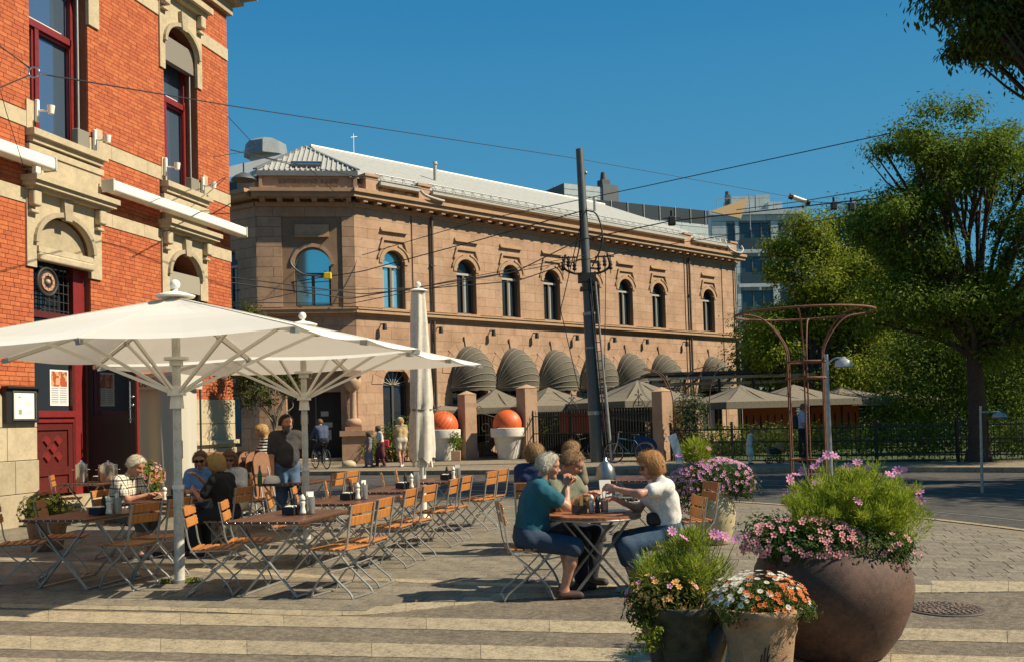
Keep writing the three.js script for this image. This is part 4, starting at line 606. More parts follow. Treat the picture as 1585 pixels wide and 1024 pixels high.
{ // hedge behind the right fence, shrubs at the corner of the bank and inside the gate
  const hedge = thing('hedge', 'clipped leafy hedge along the black iron fence', 'hedge', [0, 0.13, 0]); const pts = [[5.9, -33.4], [8.4, -30.9], [10.9, -28.9], [14.5, -27.6], [19, -27.2]], cl = [], core = [];
  for (let i = 0; i < pts.length - 1; i++) { const [a, b] = [pts[i], pts[i + 1]]; const L = Math.hypot(b[0] - a[0], b[1] - a[1]); for (let s = 0; s < L; s += 0.42) { const x = mix(a[0], b[0], s / L), z = mix(a[1], b[1], s / L); cl.push({ c: V(x, 0.62, z), r: [0.42, 0.62, 0.42], n: 330 }); } core.push(beam(V(a[0], 0.5, a[1]), V(b[0], 0.5, b[1]), 0.35, 0.9)); }
  leafMesh('foliage', cl, 0.11, [...GREEN, [0.14, 0.17, 0.025], [0.1, 0.13, 0.03]], hedge);
  for (const [u, v, D, s, l] of [[600, 720, 38.2, 1.0, 'low dark shrub below the small arched window of the bank'], [625, 718, 37.9, 1.25, 'taller dark shrub beside the closed white parasol'], [570, 722, 37.6, 0.7, 'small shrub at the stone podium of the bank']]) { const p = atDepth(u, v, D); shrub('shrub', l, [p.x, 0.12, p.z], [{ c: [0, s * 0.75, 0], r: [s * 0.62, s * 0.75, 0.45], n: 900 }], 0.11, [...GREEN, ...DARK]); }
  for (const [u, D, h, w, l] of [[1310, 47, 3.2, 3.4, 'tall bush behind the tan parasols'], [1430, 33, 4.6, 1.8, 'broad dark bush just left of the ash trunk'], [1560, 32.5, 4.8, 2.0, 'tall bush behind the fence right of the ash trunk'], [1500, 38, 6.0, 3, 'tall dark bush filling the gap behind the ash trunk'], [1620, 40, 3.2, 3, 'dark bush deep in the park at its edge'], [1390, 45, 3.0, 3.4, 'low dark bush behind the last tan parasol']]) { const p = atDepth(u, 700, D); shrub('bush', l, [p.x, 0.13, p.z], [{ c: [0, h * 0.5, 0], r: [w, h * 0.55, 1.0], n: 11000 }, { c: [w * 0.4, h * 0.8, 0], r: [w * 0.5, h * 0.3, 0.7], n: 2000 }], 0.125, [...GREEN, ...DARK]); }
  const pc = atDepth(1068, 700, 33.2); shrub('climbing_bush', 'grey green climbing bush beside the stone fence pier', [pc.x, 0.13, pc.z], [{ c: [0.1, 1.7, 0], r: [0.62, 0.75, 0.4], n: 1500 }, { c: [-0.1, 0.9, 0], r: [0.55, 0.8, 0.4], n: 900 }], 0.11, [[0.1, 0.13, 0.06], [0.07, 0.1, 0.035], [0.14, 0.16, 0.08]]);
  const pc2 = atDepth(1050, 716, 32.4); shrub('climbing_bush', 'thin browned climber on the rusty arch by the pier', [pc2.x, 0.13, pc2.z], [{ c: [0, 1.0, 0], r: [0.3, 1.0, 0.3], n: 420 }], 0.1, [[0.16, 0.12, 0.03], [0.1, 0.1, 0.02], [0.2, 0.12, 0.05]]);
}
// ---------------------------------------------------------------- stone piers, iron fences, gate
const pierAt = (u, v, D) => { const p = atDepth(u, v, D); return [p.x, 0.12, p.z]; };
function pier(label, pos, w, h) { const t = thing('fence_pier', label, 'pier', pos, 0.6); mesh('shaft', [rbox(w, h - 0.1, w, 0.02, 0, (h - 0.1) / 2, 0), rbox(w + 0.08, 0.35, w + 0.08, 0.02, 0, 0.17, 0)], M.sand[0], t); mesh('cap', [new THREE.ConeGeometry(w * 0.74, 0.16, 4).rotateY(Math.PI / 4).translate(0, h - 0.02, 0)], M.sandTrim, t); return t; }
pier('stone gate pier beside the orange ball planter with diagonal grooves', pierAt(725, 713, 38.6), 0.55, 2.68); pier('stone gate pier right behind the smooth orange ball planter', pierAt(818, 712, 38.0), 0.6, 2.85); pier('brown stone fence pier under the rusty arch', pierAt(1028, 716, 33), 0.5, 2.45);
function ironFence(label, a, b, h, step, spears, group, scroll) {
  const t = thing('iron_fence', label, 'fence', [a.x, 0.12, a.z], 0, group), d = V(b.x - a.x, 0, b.z - a.z), L = d.length(); d.normalize(); const at = (s, y) => V(d.x * s, y, d.z * s), bars = [], tips = [];
  for (let s = 0.06; s < L; s += step) { bars.push(rod(at(s, 0.08), at(s, h), 0.011, 0.011, 5)); if (spears) tips.push(new THREE.ConeGeometry(0.022, 0.13, 5).translate(d.x * s, h + 0.06, d.z * s)); }
  mesh('bars', bars, M.iron, t).userData.kind = 'stuff'; if (tips.length) mesh('spear_tips', tips, M.iron, t).userData.kind = 'stuff';
  for (const y of [0.2, h * 0.55, h - 0.12]) mesh('rail', beam(at(0, y), at(L, y), 0.035, 0.04), M.iron, t);
  for (let s = 0; s <= L + 0.1; s += Math.max(1.6, L / Math.round(L / 2.2))) mesh('post', beam(at(s, 0), at(s, h + 0.12), 0.07, 0.07), M.iron, t);
  for (const s of scroll || []) { const c = at(s * L, h + 0.14); const l = []; for (const k of [-1, 1]) l.push(tube([V(c.x + d.x * k * 0.26, c.y - 0.1, c.z + d.z * k * 0.26), V(c.x + d.x * k * 0.22, c.y + 0.12, c.z + d.z * k * 0.22), V(c.x + d.x * k * 0.05, c.y + 0.3, c.z + d.z * k * 0.05), V(c.x + d.x * k * 0.1, c.y + 0.42, c.z + d.z * k * 0.1), V(c.x + d.x * k * 0.17, c.y + 0.36, c.z + d.z * k * 0.17)], 0.016, 20, 5), new THREE.TorusGeometry(0.07, 0.013, 5, 14).translate(c.x + d.x * k * 0.09, c.y + 0.08, c.z + d.z * k * 0.09)); l.push(rod(c, V(c.x, c.y + 0.5, c.z), 0.014), new THREE.ConeGeometry(0.05, 0.16, 6).translate(c.x, c.y + 0.55, c.z)); mesh('scroll_crest', l, M.iron, t); }
  return t;
}
const W = (u, v, D) => atDepth(u, v, D);
ironFence('tall black iron fence with spear tips between the pole and the stone piers', W(826, 712, 37.8), W(1020, 716, 33.2), 1.75, 0.13, true, undefined, [0.35, 0.87]);
ironFence('black spear fence behind the closed white parasol', W(612, 718, 38.6), W(716, 713, 38.8), 1.5, 0.14, true, undefined, [0.6]);
ironFence('low black iron fence in front of the hedge', W(1040, 718, 32.6), W(1240, 720, 29.4), 1.15, 0.14, false); ironFence('low black iron fence passing in front of the ash trunk', W(1240, 720, 29.2), W(1620, 726, 26.4), 1.15, 0.14, false);
{ // open wrought-iron gate leaf between the two piers
  const a = W(736, 713, 38.6), g = thing('iron_gate', 'black wrought iron gate with curled top between two stone piers', 'gate', [a.x, 0.12, a.z], 0.25); const l = []; for (let x = 0.05; x < 1.7; x += 0.13) l.push(rod(V(x, 0.1, 0), V(x, 1.35 + 0.45 * Math.sin((1.7 - x) / 1.7 * 1.5), 0), 0.012, 0.012, 5)); mesh('bars', l, M.iron, g).userData.kind = 'stuff';
  mesh('gate_frame', [tube([V(0, 1.75, 0), V(0.3, 1.8, 0), V(0.9, 1.62, 0), V(1.7, 1.32, 0)], 0.028, 16, 6), beam(V(0, 0.15, 0), V(1.7, 0.15, 0), 0.03, 0.05), beam(V(0, 0.95, 0), V(1.7, 0.95, 0), 0.03, 0.05), beam(V(0, 0, 0), V(0, 2.3, 0), 0.05, 0.05)], M.iron, g);
  for (const [x, y, r] of [[0.5, 0.55, 0.14], [1.15, 0.55, 0.14], [0.2, 2.0, 0.1], [0.45, 1.25, 0.16]]) mesh('scroll', new THREE.TorusGeometry(r, 0.016, 5, 18, 5).translate(x, y, 0), M.iron, g);
}
// ---------------------------------------------------------------- white planters holding orange balls
for (const [u, D, seamed] of [[687, 38.3, true], [788, 37.9, false]]) {
  const p = W(u, 713, D), t = thing('giant_planter', seamed ? 'giant white plant pot carrying the grooved orange ball' : 'giant white plant pot carrying the smooth orange ball', 'planter', [p.x, 0.12, p.z]);
  mesh('pot', lathe([[0, 0], [0.4, 0], [0.42, 0.03], [0.57, 0.84], [0.66, 0.86], [0.69, 0.9], [0.7, 1.2], [0.67, 1.22], [0.6, 1.2], [0.58, 1.1], [0, 1.08]], 40), mat(0.72, 0.68, 0.58, 0.55, { map: gSoft }), t);
  const b = thing('orange_ball', seamed ? 'orange ball with diagonal grooves resting in a giant white pot' : 'smooth orange ball resting in a giant white pot', 'ball', [p.x, 1.48, p.z]);
  mesh('ball', ball(0.6, 0, 0, 0, 40, 28), M.orange, b); if (seamed) for (let k = -3; k <= 3; k++) { const y = k * 0.13, r = Math.sqrt(0.36 - y * y); mesh('groove', new THREE.TorusGeometry(r, 0.012, 5, 50).rotateX(Math.PI / 2).translate(0, y, 0).rotateZ(0.9).rotateY(0.5), mat(0.5, 0.085, 0.02, 0.6), b); }
}
{ const p = W(706, 714, 37.6), t = thing('small_planter', 'small square tan planter with a green bush beside the giant pot', 'planter', [p.x, 0.12, p.z]); mesh('box', rbox(0.36, 0.4, 0.36, 0.02, 0, 0.2, 0), M.sand[0], t); leafMesh('plant', [{ c: V(0, 0.75, 0), r: [0.25, 0.45, 0.25], n: 500 }], 0.09, GREEN, t); }
// ---------------------------------------------------------------- beige parasols of the garden restaurant
function parasol(label, pos, hw, hd, edge, apex, turn, m, group) {
  const t = thing('beige_parasol', label, 'parasol', pos, turn, group); const P = [], q = [[-hw, -hd], [0, -hd], [hw, -hd], [hw, 0], [hw, hd], [0, hd], [-hw, hd], [-hw, 0]];
  for (let i = 0; i < 8; i++) { const a = q[i], b = q[(i + 1) % 8]; for (let k = 0; k < 4; k++) { const s0 = k / 4, s1 = (k + 1) / 4, y = s => mix(apex, edge, s) - 0.1 * Math.sin(s * Math.PI) * (apex - edge); P.push(a[0] * s0, y(s0), a[1] * s0, a[0] * s1, y(s1), a[1] * s1, b[0] * s1, y(s1), b[1] * s1); if (k) P.push(a[0] * s0, y(s0), a[1] * s0, b[0] * s1, y(s1), b[1] * s1, b[0] * s0, y(s0), b[1] * s0); } }
  const g = new THREE.BufferGeometry(); g.setAttribute('position', new THREE.Float32BufferAttribute(P, 3)); g.computeVertexNormals(); mesh('canopy', g, m, t);
  const v = []; for (let i = 0; i < 8; i++) { const a = q[i], b = q[(i + 1) % 8]; v.push(a[0], edge, a[1], b[0], edge, b[1], b[0] * 1.01, edge - 0.24, b[1] * 1.01, a[0], edge, a[1], b[0] * 1.01, edge - 0.24, b[1] * 1.01, a[0] * 1.01, edge - 0.24, a[1] * 1.01); } const vg = new THREE.BufferGeometry(); vg.setAttribute('position', new THREE.Float32BufferAttribute(v, 3)); vg.computeVertexNormals(); mesh('valance', vg, M.beigeDark, t);
  mesh('pole', rod(V(0, 0, 0), V(0, apex - 0.02, 0), 0.035), M.iron, t); const rb = []; for (const a of q) rb.push(rod(V(0, apex - 0.05, 0), V(a[0] * 0.98, edge - 0.02, a[1] * 0.98), 0.014, 0.014, 5)); mesh('ribs', rb, M.iron, t).userData.kind = 'stuff'; return t;
}
{
  const A = (u, D) => { const p = W(u, 700, D); return [p.x, 0.12, p.z]; };
  parasol('tan parasol between the closed white parasol and the first gate pier', A(712, 42.5), 1.9, 1.9, 2.0, 2.7, 0.4, M.beige); parasol('tan parasol rising between the two gate piers', A(770, 41), 1.7, 1.7, 2.05, 2.85, 0.3, M.beige); parasol('tan parasol just right of the tall gate pier', A(852, 40.5), 1.9, 1.9, 2.05, 2.85, 0.5, M.beige); parasol('tan parasol behind the tram pole under the dark roof', A(990, 38), 2.1, 2.1, 2.1, 2.95, 0.5, M.beige);
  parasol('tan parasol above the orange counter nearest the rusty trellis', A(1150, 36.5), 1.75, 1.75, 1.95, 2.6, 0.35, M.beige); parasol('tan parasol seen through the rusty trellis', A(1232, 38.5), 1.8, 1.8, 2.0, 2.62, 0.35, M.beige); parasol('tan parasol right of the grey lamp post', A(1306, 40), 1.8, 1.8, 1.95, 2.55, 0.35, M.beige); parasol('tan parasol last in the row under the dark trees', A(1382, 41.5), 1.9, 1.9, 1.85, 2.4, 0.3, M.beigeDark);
  const f = A(762, 41); { const t = thing('flat_parasol', 'thin flat tan parasol edge above the gate', 'parasol', [f[0], 0.12, f[2] - 3.4]); mesh('canopy', [new THREE.ConeGeometry(1.6, 0.35, 8).translate(0, 3.15, 0)], M.beige, t); mesh('pole', rod(V(0, 0, 0), V(0, 3.0, 0), 0.03), M.iron, t); }
  // long dark pergola roof
  const L = W(1005, 640, 41), R = W(1268, 640, 41), pg = thing('pergola', 'long dark flat pergola roof over the garden tables', 'pergola', [L.x, 0.12, L.z]); const w = R.x - L.x;
  mesh('roof', [b2(0, w, 3.22, 3.34, -2.4, 0.2), box(2.9, 0.06, 2.4, -1.15, 2.86, -1.1, 0, 0, 0.3)], mat(0.03, 0.033, 0.04, 0.7), pg);
  for (const [y, z] of [[3.02, 0.12], [2.78, -0.1]]) mesh('beam', b2(0, w, y, y + 0.12, z - 0.06, z + 0.06), mat(0.3, 0.25, 0.18, 0.6), pg);
  for (let x = 0.05; x < w; x += 1.45) { mesh('post', b2(x, x + 0.1, 0, 3.22, -0.02, 0.08), M.iron, pg); mesh('rafter', beam(V(x + 0.7, 3.16, 0.3), V(x + 0.5, 2.7, -2.2), 0.05, 0.09), mat(0.25, 0.2, 0.15, 0.7), pg); }
  // orange counter fronts and rails below the parasols
  for (const [u0, u1, D, lb] of [[1150, 1232, 38, 'orange counter front left of the man in the pale shirt'], [1256, 1330, 40, 'orange counter front seen right of the rusty trellis']]) { const a = W(u0, 632, D), b = W(u1, 632, D), t = thing('orange_counter', lb, 'counter', [a.x, 0.12, a.z]); mesh('front', b2(0, b.x - a.x, 0.9, 1.75, -0.05, 0), M.orange, t); mesh('top', b2(-0.05, b.x - a.x + 0.05, 1.75, 1.82, -0.4, 0.06), M.wood, t); for (let x = 0.1; x < b.x - a.x; x += 0.28) mesh('upright', b2(x, x + 0.04, 0.9, 1.45, 0.03, 0.06), M.iron, t); mesh('base', b2(0, b.x - a.x, 0, 0.9, -0.3, 0), M.wood, t); }
  { const a = W(885, 660, 39.5), t = thing('red_planter_box', 'long red box hung on the fence behind the seated group', 'planter', [a.x, 0.12, a.z]); mesh('box', [b2(-0.5, 1.4, 0.95, 1.75, -0.2, 0.2)], mat(0.4, 0.06, 0.02, 0.7), t); mesh('legs', [b2(-0.45, -0.4, 0, 0.95, -0.05, 0.05), b2(1.3, 1.35, 0, 0.95, -0.05, 0.05)], M.iron, t); }
  { const a = W(945, 646, 38.5), b = W(1032, 646, 37), t = thing('glass_canopy', 'sloping pale blue glass canopy behind the iron fence', 'canopy', [a.x, 0.12, a.z]); mesh('sheet', [box(b.x - a.x, 0.03, 1.6, (b.x - a.x) / 2, 1.75, -0.4, 0, 0.5, -0.12)], mat(0.3, 0.38, 0.42, 0.15), t); mesh('posts', [rod(V(0.2, 0, 0), V(0.2, 1.6, 0), 0.03), rod(V(b.x - a.x - 0.2, 0, 0), V(b.x - a.x - 0.2, 1.5, 0), 0.03)], M.iron, t); }
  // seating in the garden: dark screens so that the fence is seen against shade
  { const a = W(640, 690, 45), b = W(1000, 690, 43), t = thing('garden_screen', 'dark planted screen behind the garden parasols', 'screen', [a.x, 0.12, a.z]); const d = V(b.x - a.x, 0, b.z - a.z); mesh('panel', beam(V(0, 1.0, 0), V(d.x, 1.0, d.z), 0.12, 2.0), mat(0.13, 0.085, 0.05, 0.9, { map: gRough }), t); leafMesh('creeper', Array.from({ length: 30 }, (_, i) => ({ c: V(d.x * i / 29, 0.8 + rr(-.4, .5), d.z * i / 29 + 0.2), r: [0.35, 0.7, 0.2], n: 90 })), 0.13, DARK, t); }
}
// ---------------------------------------------------------------- tram pole, wires and lamps
const pb = W(925, 717, 33.2); pb.y = 0.12; const ptop = W(897, 231, 33.2);
{
  const t = thing('tram_pole', 'tall tapered grey tram pole carrying insulators and wires', 'pole', [pb.x, 0.12, pb.z]), top = ptop.clone().sub(pb), k = (s) => top.clone().multiplyScalar(s);
  mesh('shaft', [rod(k(0), k(0.47), 0.225, 0.2, 16), rod(k(0.47), k(1), 0.17, 0.13, 16)], M.darkSteel, t); mesh('collar', [rod(k(0.465), k(0.475), 0.215, 0.215, 16), rod(k(0.15), k(0.162), 0.235, 0.235, 16), rod(k(0.36), k(0.365), 0.22, 0.22, 16)], M.steel, t);
  for (const s of [-1, 1]) { const a = k(0.6), o = V(s * 0.75, 0.35, 0.1); mesh('bracket_arm', tube([a.clone(), a.clone().add(V(s * 0.45, 0.0, 0.1)), a.clone().add(V(s * 0.78, 0.2, 0.1)), a.clone().add(V(s * 0.72, 0.65, 0.1))], 0.04, 16, 6), M.iron, t); for (let i = 0; i < 3; i++) { const x = a.x + s * (0.42 + i * 0.2); mesh('insulator', [lathe([[0, 0], [0.06, 0], [0.08, 0.06], [0.04, 0.1], [0.08, 0.16], [0.04, 0.22], [0.07, 0.28], [0, 0.32]], 10).translate(x, a.y + 0.1 + (i % 2) * 0.12, a.z + 0.1), rod(V(x, a.y - 0.05, a.z + 0.1), V(x, a.y + 0.6, a.z + 0.1), 0.016, 0.016, 5)], M.iron, t); } mesh('cross_bar', beam(V(a.x + s * 0.3, a.y + 0.55, a.z + 0.1), V(a.x + s * 0.95, a.y + 0.55, a.z + 0.1), 0.05, 0.05), M.iron, t); }
  mesh('clamp_box', [box(0.6, 0.3, 0.5, k(0.585).x, k(0.585).y, k(0.585).z), box(0.5, 0.12, 0.5, k(0.55).x, k(0.55).y, k(0.55).z)], M.iron, t);
  mesh('cable_loop', [tube([k(0.62).add(V(0.2, 0, 0.1)), k(0.7).add(V(0.6, 0, 0.1)), k(0.79).add(V(0.42, 0, 0.1)), k(0.8).add(V(0.1, 0, 0.1))], 0.03, 18, 5), tube([k(0.62).add(V(-0.4, 0, 0.1)), k(0.68).add(V(-0.2, 0.1, 0.1)), k(0.8).add(V(-0.1, 0, 0.1))], 0.025, 18, 5)], M.iron, t);
  mesh('eye_bolt', [ball(0.06, k(0.96).x + 0.18, k(0.96).y - 0.4, k(0.96).z)], M.steel, t);
  const p2 = W(947, 718, 33.0), t2 = thing('cable_conduit', 'slim grey conduit leaning beside the tram pole', 'pipe', [p2.x, 0.12, p2.z]), e = W(921, 430, 33).sub(V(p2.x, 0.12, p2.z)); mesh('pipe', [rod(V(0, 0, 0), e.clone().multiplyScalar(0.42), 0.06), rod(e.clone().multiplyScalar(0.42), e, 0.035)], M.steel, t2);
  const lad = []; for (let s = 0.15; s < 0.95; s += 0.05) { const q = e.clone().multiplyScalar(s); lad.push(box(0.22, 0.03, 0.03, q.x - 0.14, q.y, q.z)); } mesh('clips', lad, M.iron, t2).userData.kind = 'stuff'; mesh('cable', [rod(V(-0.22, 0, 0), e.clone().add(V(-0.22, 0, 0)), 0.025), rod(V(-0.14, 0, 0.05), e.clone().add(V(-0.16, 0, 0.05)), 0.02)], M.iron, t2);
}
function wire(label, pts, r, sag = 0, m = M.iron) { // pts [u,v,depth] of the ends (and middle), hung as one thing
  const v = pts.map(p => W(...p)); const q = []; for (let i = 0; i < v.length - 1; i++) for (let k = 0; k < 8; k++) { const p = v[i].clone().lerp(v[i + 1], k / 8); p.y -= sag * Math.sin(k / 8 * Math.PI); q.push(p); } q.push(v[v.length - 1]); return tag(mesh('overhead_wire', tube(q, r, q.length * 2, 5), m), label, 'wire', 'overhead tram wires');
}
wire('span wire from the ring by the brick house across to the insulator over the roof', [[66, 115, 13], [352, 163, 19], [890, 245, 34], [1232, 306, 40]], 0.011); wire('short stay wire to the ring from above', [[-30, 50, 12.5], [47, 106, 13]], 0.009); wire('short stay wire to the ring from below', [[-40, 152, 12.5], [46, 116, 13]], 0.009); wire('thin wire dropping beside the left stay wire', [[0, 140, 12.5], [8, 170, 12.6], [35, 255, 13]], 0.005);
wire('dark wire climbing from the bank front into the ash tree', [[560, 395, 38], [740, 342, 36], [1000, 288, 32], [1380, 206, 26]], 0.015); wire('feeder cable from the pole down past the bank windows', [[903, 326, 33], [740, 372, 35], [560, 420, 37.4], [352, 452, 38]], 0.02);
wire('upper contact wire over the parasol finial', [[345, 428, 30], [560, 455, 32], [800, 435, 33], [905, 400, 33]], 0.018); wire('second contact wire over the parasol finial', [[345, 436, 30], [540, 462, 32], [800, 420, 33], [904, 368, 33]], 0.02); wire('contact wire low across the corner window', [[345, 468, 30], [540, 470, 31], [905, 400, 33]], 0.014); wire('slack wire below the yellow box', [[345, 478, 28], [470, 450, 29], [640, 446, 31], [905, 395, 33]], 0.012);
wire('wire from the pole to the right over the roof gutter', [[905, 370, 33], [1040, 342, 32], [1220, 322, 30], [1420, 300, 27]], 0.02); wire('lower wire from the pole to the trees', [[905, 402, 33], [1040, 378, 32], [1340, 330, 28]], 0.012); wire('thin wire from the insulator to the trees', [[1246, 312, 40], [1330, 316, 38], [1480, 318, 34]], 0.012); wire('dark wire from the insulator up into the ash tree', [[1140, 325, 38], [1246, 311, 38], [1345, 294, 34]], 0.018);
wire('cable drooping from the pole to the fence on its left', [[903, 330, 33], [868, 480, 33.6], [898, 610, 34]], 0.016); wire('cable hanging from the pole bracket on its right', [[938, 405, 33], [936, 560, 33], [930, 690, 33.2]], 0.013); wire('wire slanting over the corner roof to the brick house', [[357, 232, 20], [480, 262, 30], [548, 326, 37.6]], 0.012); wire('wire fixed at the corner of the brick house', [[330, 243, 21.5], [372, 236, 22], [395, 226, 24], [352, 180, 20]], 0.008); wire('wire over the corner roof running right', [[372, 236, 22], [560, 275, 30], [900, 340, 33]], 0.009);
{ const c = W(52, 112, 13), t = thing('wire_ring', 'small steel ring joining three wires by the upper window', 'ring', c); mesh('ring', new THREE.TorusGeometry(0.07, 0.012, 8, 24), M.chrome, t); mesh('sleeve', [rod(V(0.06, -0.01, 0), V(0.17, -0.03, 0), 0.013), rod(V(-0.05, 0.04, 0), V(-0.14, 0.12, 0), 0.013), rod(V(-0.05, -0.03, 0), V(-0.13, -0.08, 0), 0.013)], M.chrome, t); }
{ const c = W(1238, 309, 40), t = thing('line_insulator', 'black and white line insulator hanging over the roofs', 'insulator', c); mesh('body', rod(V(-0.3, 0.12, 0), V(0.3, -0.12, 0), 0.1), M.white, t); mesh('cap', [rod(V(-0.42, 0.17, 0), V(-0.28, 0.11, 0), 0.13), rod(V(0.28, -0.11, 0), V(0.42, -0.17, 0), 0.13)], M.iron, t); }
for (const [u, v, D, l] of [[1291, 317, 38, 'small dark lamp box hanging on a wire'], [1318, 318, 37, 'dark signal fitting on the wire beside the ash tree'], [1040, 340, 32, 'dark wire clamp above the gutter']]) { const c = W(u, v, D), t = thing('wire_fitting', l, 'fitting', c); mesh('body', [rbox(0.24, 0.3, 0.2, 0.04, 0, -0.05, 0), cylY(0.05, 0.05, 0.3, 0, 0, 0, 8)], M.iron, t); mesh('hook', rod(V(-0.3, 0.05, 0), V(0.3, 0.05, 0), 0.02), M.iron, t); }
{ const c = W(507, 427, 29), t = thing('yellow_box', 'small yellow box hanging on the wires before the corner window', 'box', c); mesh('body', rbox(0.22, 0.2, 0.12, 0.02), mat(0.85, 0.62, 0.01, 0.5), t); mesh('clip', [b2(-0.09, -0.05, 0.1, 0.15, -0.02, 0.02), b2(0.05, 0.09, 0.1, 0.15, -0.02, 0.02)], M.iron, t); const h = [[457, 384], [449, 405], [466, 423], [500, 428]].map(([u, v]) => W(u, v, 29).sub(c)); mesh('hose', tube(h, 0.03, 20, 6), M.darkSteel, t); }
{ const c = W(377, 278, 26), t = thing('street_lamp', 'dark hanging street lamp over the gap beside the brick house', 'lamp', c); mesh('shade', lathe([[0, 0.2], [0.08, 0.18], [0.25, 0.08], [0.34, -0.02], [0.3, -0.02], [0, 0.05]], 20), M.darkSteel, t); mesh('hanger', rod(V(0, 0.15, 0), V(0, 0.45, 0), 0.02), M.iron, t); }
{ // grey lamp post with a hood lamp, seen behind the rusty trellis
  const b = ground(1287, 764), t = thing('lamp_post', 'grey lamp post with a hooded lamp behind the rusty trellis', 'lamp post', [b.x, 0.004, b.z]), D = -b.z, e = W(1279, 548, D).sub(b); mesh('post', [rod(V(0, 0, 0), e, 0.055, 0.04, 12)], M.steel, t); const h = W(1306, 562, D).sub(b);
  mesh('arm', tube([e.clone().add(V(0, -0.22, 0)), V(mix(e.x, h.x, 0.5), h.y + 0.1, 0), h.clone().add(V(0, 0.1, 0))], 0.02, 10, 6), M.steel, t); mesh('hood', lathe([[0.04, 0.13], [0.06, 0.1], [0.15, 0.05], [0.17, -0.06], [0.165, -0.08], [0.02, -0.06]], 24).translate(h.x, h.y, h.z), mat(0.5, 0.5, 0.45, 0.4), t);
  const b2_ = ground(1521, 762), t2 = thing('lamp_post', 'thin grey lamp post with side arm before the ash trunk', 'lamp post', [b2_.x, 0.004, b2_.z]), D2 = -b2_.z, e2 = W(1518, 628, D2).sub(b2_), h2 = W(1548, 645, D2).sub(b2_); mesh('post', rod(V(0, 0, 0), e2, 0.03, 0.022), M.steel, t2); mesh('arm', rod(e2.clone().add(V(0, -0.12, 0)), V(h2.x, e2.y - 0.12, h2.z), 0.014), M.steel, t2); mesh('hood', lathe([[0.03, 0.1], [0.12, 0.05], [0.15, -0.04], [0.02, -0.03]], 20).translate(h2.x, h2.y, h2.z), M.steel, t2);
}
{ // rusty trellis: a four-legged column flaring into a ring
  const b = atDepth(1256, 800, 13.2), t = thing('rusty_trellis', 'rusty steel plant trellis flaring into a wide open ring', 'trellis', [b.x, 0.004, b.z], 0.35), r = 0.26, R = 0.92, bars = 6, y1 = 2.32, y2 = 2.98;
  for (let k = 0; k < bars; k++) { const a = k / bars * 6.283 + 0.2, c = Math.cos(a), s = Math.sin(a); mesh('bar', [rod(V(c * r, 0, s * r), V(c * r, y1, s * r), 0.012), tube([V(c * r, y1, s * r), V(c * (r + 0.02), y1 + 0.18, s * (r + 0.02)), V(c * (r + 0.16), y1 + 0.42, s * (r + 0.16)), V(c * 0.62, y2 - 0.06, s * 0.62), V(c * R, y2, s * R)], 0.012, 20, 6)], M.rust, t); }
  for (const [y, q, w] of [[0.62, r, 0.011], [1.0, r, 0.011], [2.1, r, 0.016], [2.32, r, 0.016], [y2, R, 0.017]]) mesh('hoop', new THREE.TorusGeometry(q, w, 6, 48).rotateX(Math.PI / 2).translate(0, y, 0), M.rust, t);
}
{ // rusty garden arch springing from the fence pier
  const b = W(1040, 716, 33), t = thing('rusty_arch', 'rusty curved plant arch beside the brown stone pier', 'arch', [b.x, 0.12, b.z]);
  for (const z of [0, 0.5]) mesh('hoop_bar', tube([V(0, 0, z), V(0, 2.2, z), V(-0.3, 2.9, z), V(-0.9, 3.15, z)], 0.02, 24, 6), M.rust, t); for (const x of [0.5, 0.9, 1.4]) mesh('side_bar', tube([V(x, 0, 0), V(x, 2.4, 0), V(x + 0.25, 3.0, 0), V(x + 0.7, 3.15, 0)], 0.018, 20, 6), M.rust, t); for (const y of [0.5, 1.0, 1.5, 2.0]) mesh('rung', rod(V(0, y, 0), V(0.9, y, 0), 0.014), M.rust, t);
}
// ---------------------------------------------------------------- terrace furniture
function makeChair() { // local: sits facing +x
  const t = thing('folding_chair', '', 'chair');
  for (const s of [-1, 1]) {
    mesh('back_leg', flatBar([[-0.275, 0.88], [-0.235, 0.66], [-0.2, 0.48], [-0.1, 0.36], [0.04, 0.24], [0.15, 0.12], [0.205, 0.0]], s * 0.2, 0.024, 0.011), M.steel, t);
    mesh('front_leg', flatBar([[0.2, 0.44], [0.1, 0.33], [0.0, 0.235], [-0.12, 0.13], [-0.21, 0.06], [-0.25, 0.0]], s * 0.172, 0.024, 0.011), M.steel, t);
    mesh('seat_bar', beam(V(-0.21, 0.438, s * 0.165), V(0.2, 0.446, s * 0.165), 0.02, 0.016), M.steel, t);
  }
  mesh('floor_bar', beam(V(0.2, 0.012, -0.2), V(0.2, 0.012, 0.2), 0.024, 0.012), M.steel, t); mesh('floor_bar', beam(V(-0.245, 0.012, -0.172), V(-0.245, 0.012, 0.172), 0.024, 0.012), M.steel, t);
  mesh('cross_rod', rod(V(-0.01, 0.245, -0.2), V(-0.01, 0.245, 0.2), 0.007), M.steel, t); mesh('stay', rod(V(-0.175, 0.43, -0.2), V(-0.175, 0.43, 0.2), 0.007), M.steel, t);
  for (let k = 0; k < 6; k++) mesh('seat_slat', rbox(0.056, 0.018, 0.4, 0.006, -0.175 + k * 0.074, 0.458 + (k === 0 ? 0.004 : 0) - (k === 5 ? 0.006 : 0), 0, 1), M.seat[k % 3], t);
  for (const [y, x] of [[0.835, -0.262], [0.725, -0.243]]) { const g = rbox(0.018, 0.092, 0.425, 0.007, 0, 0, 0, 1); g.rotateZ(0.18); g.translate(x + 0.014, y, 0); mesh('back_slat', g, M.seat[y > 0.8 ? 0 : 2], t); for (const s of [-1, 1]) mesh('rivet', ball(0.007, x + 0.026, y, s * 0.19, 6, 5), M.chrome, t); }
  return t;
}
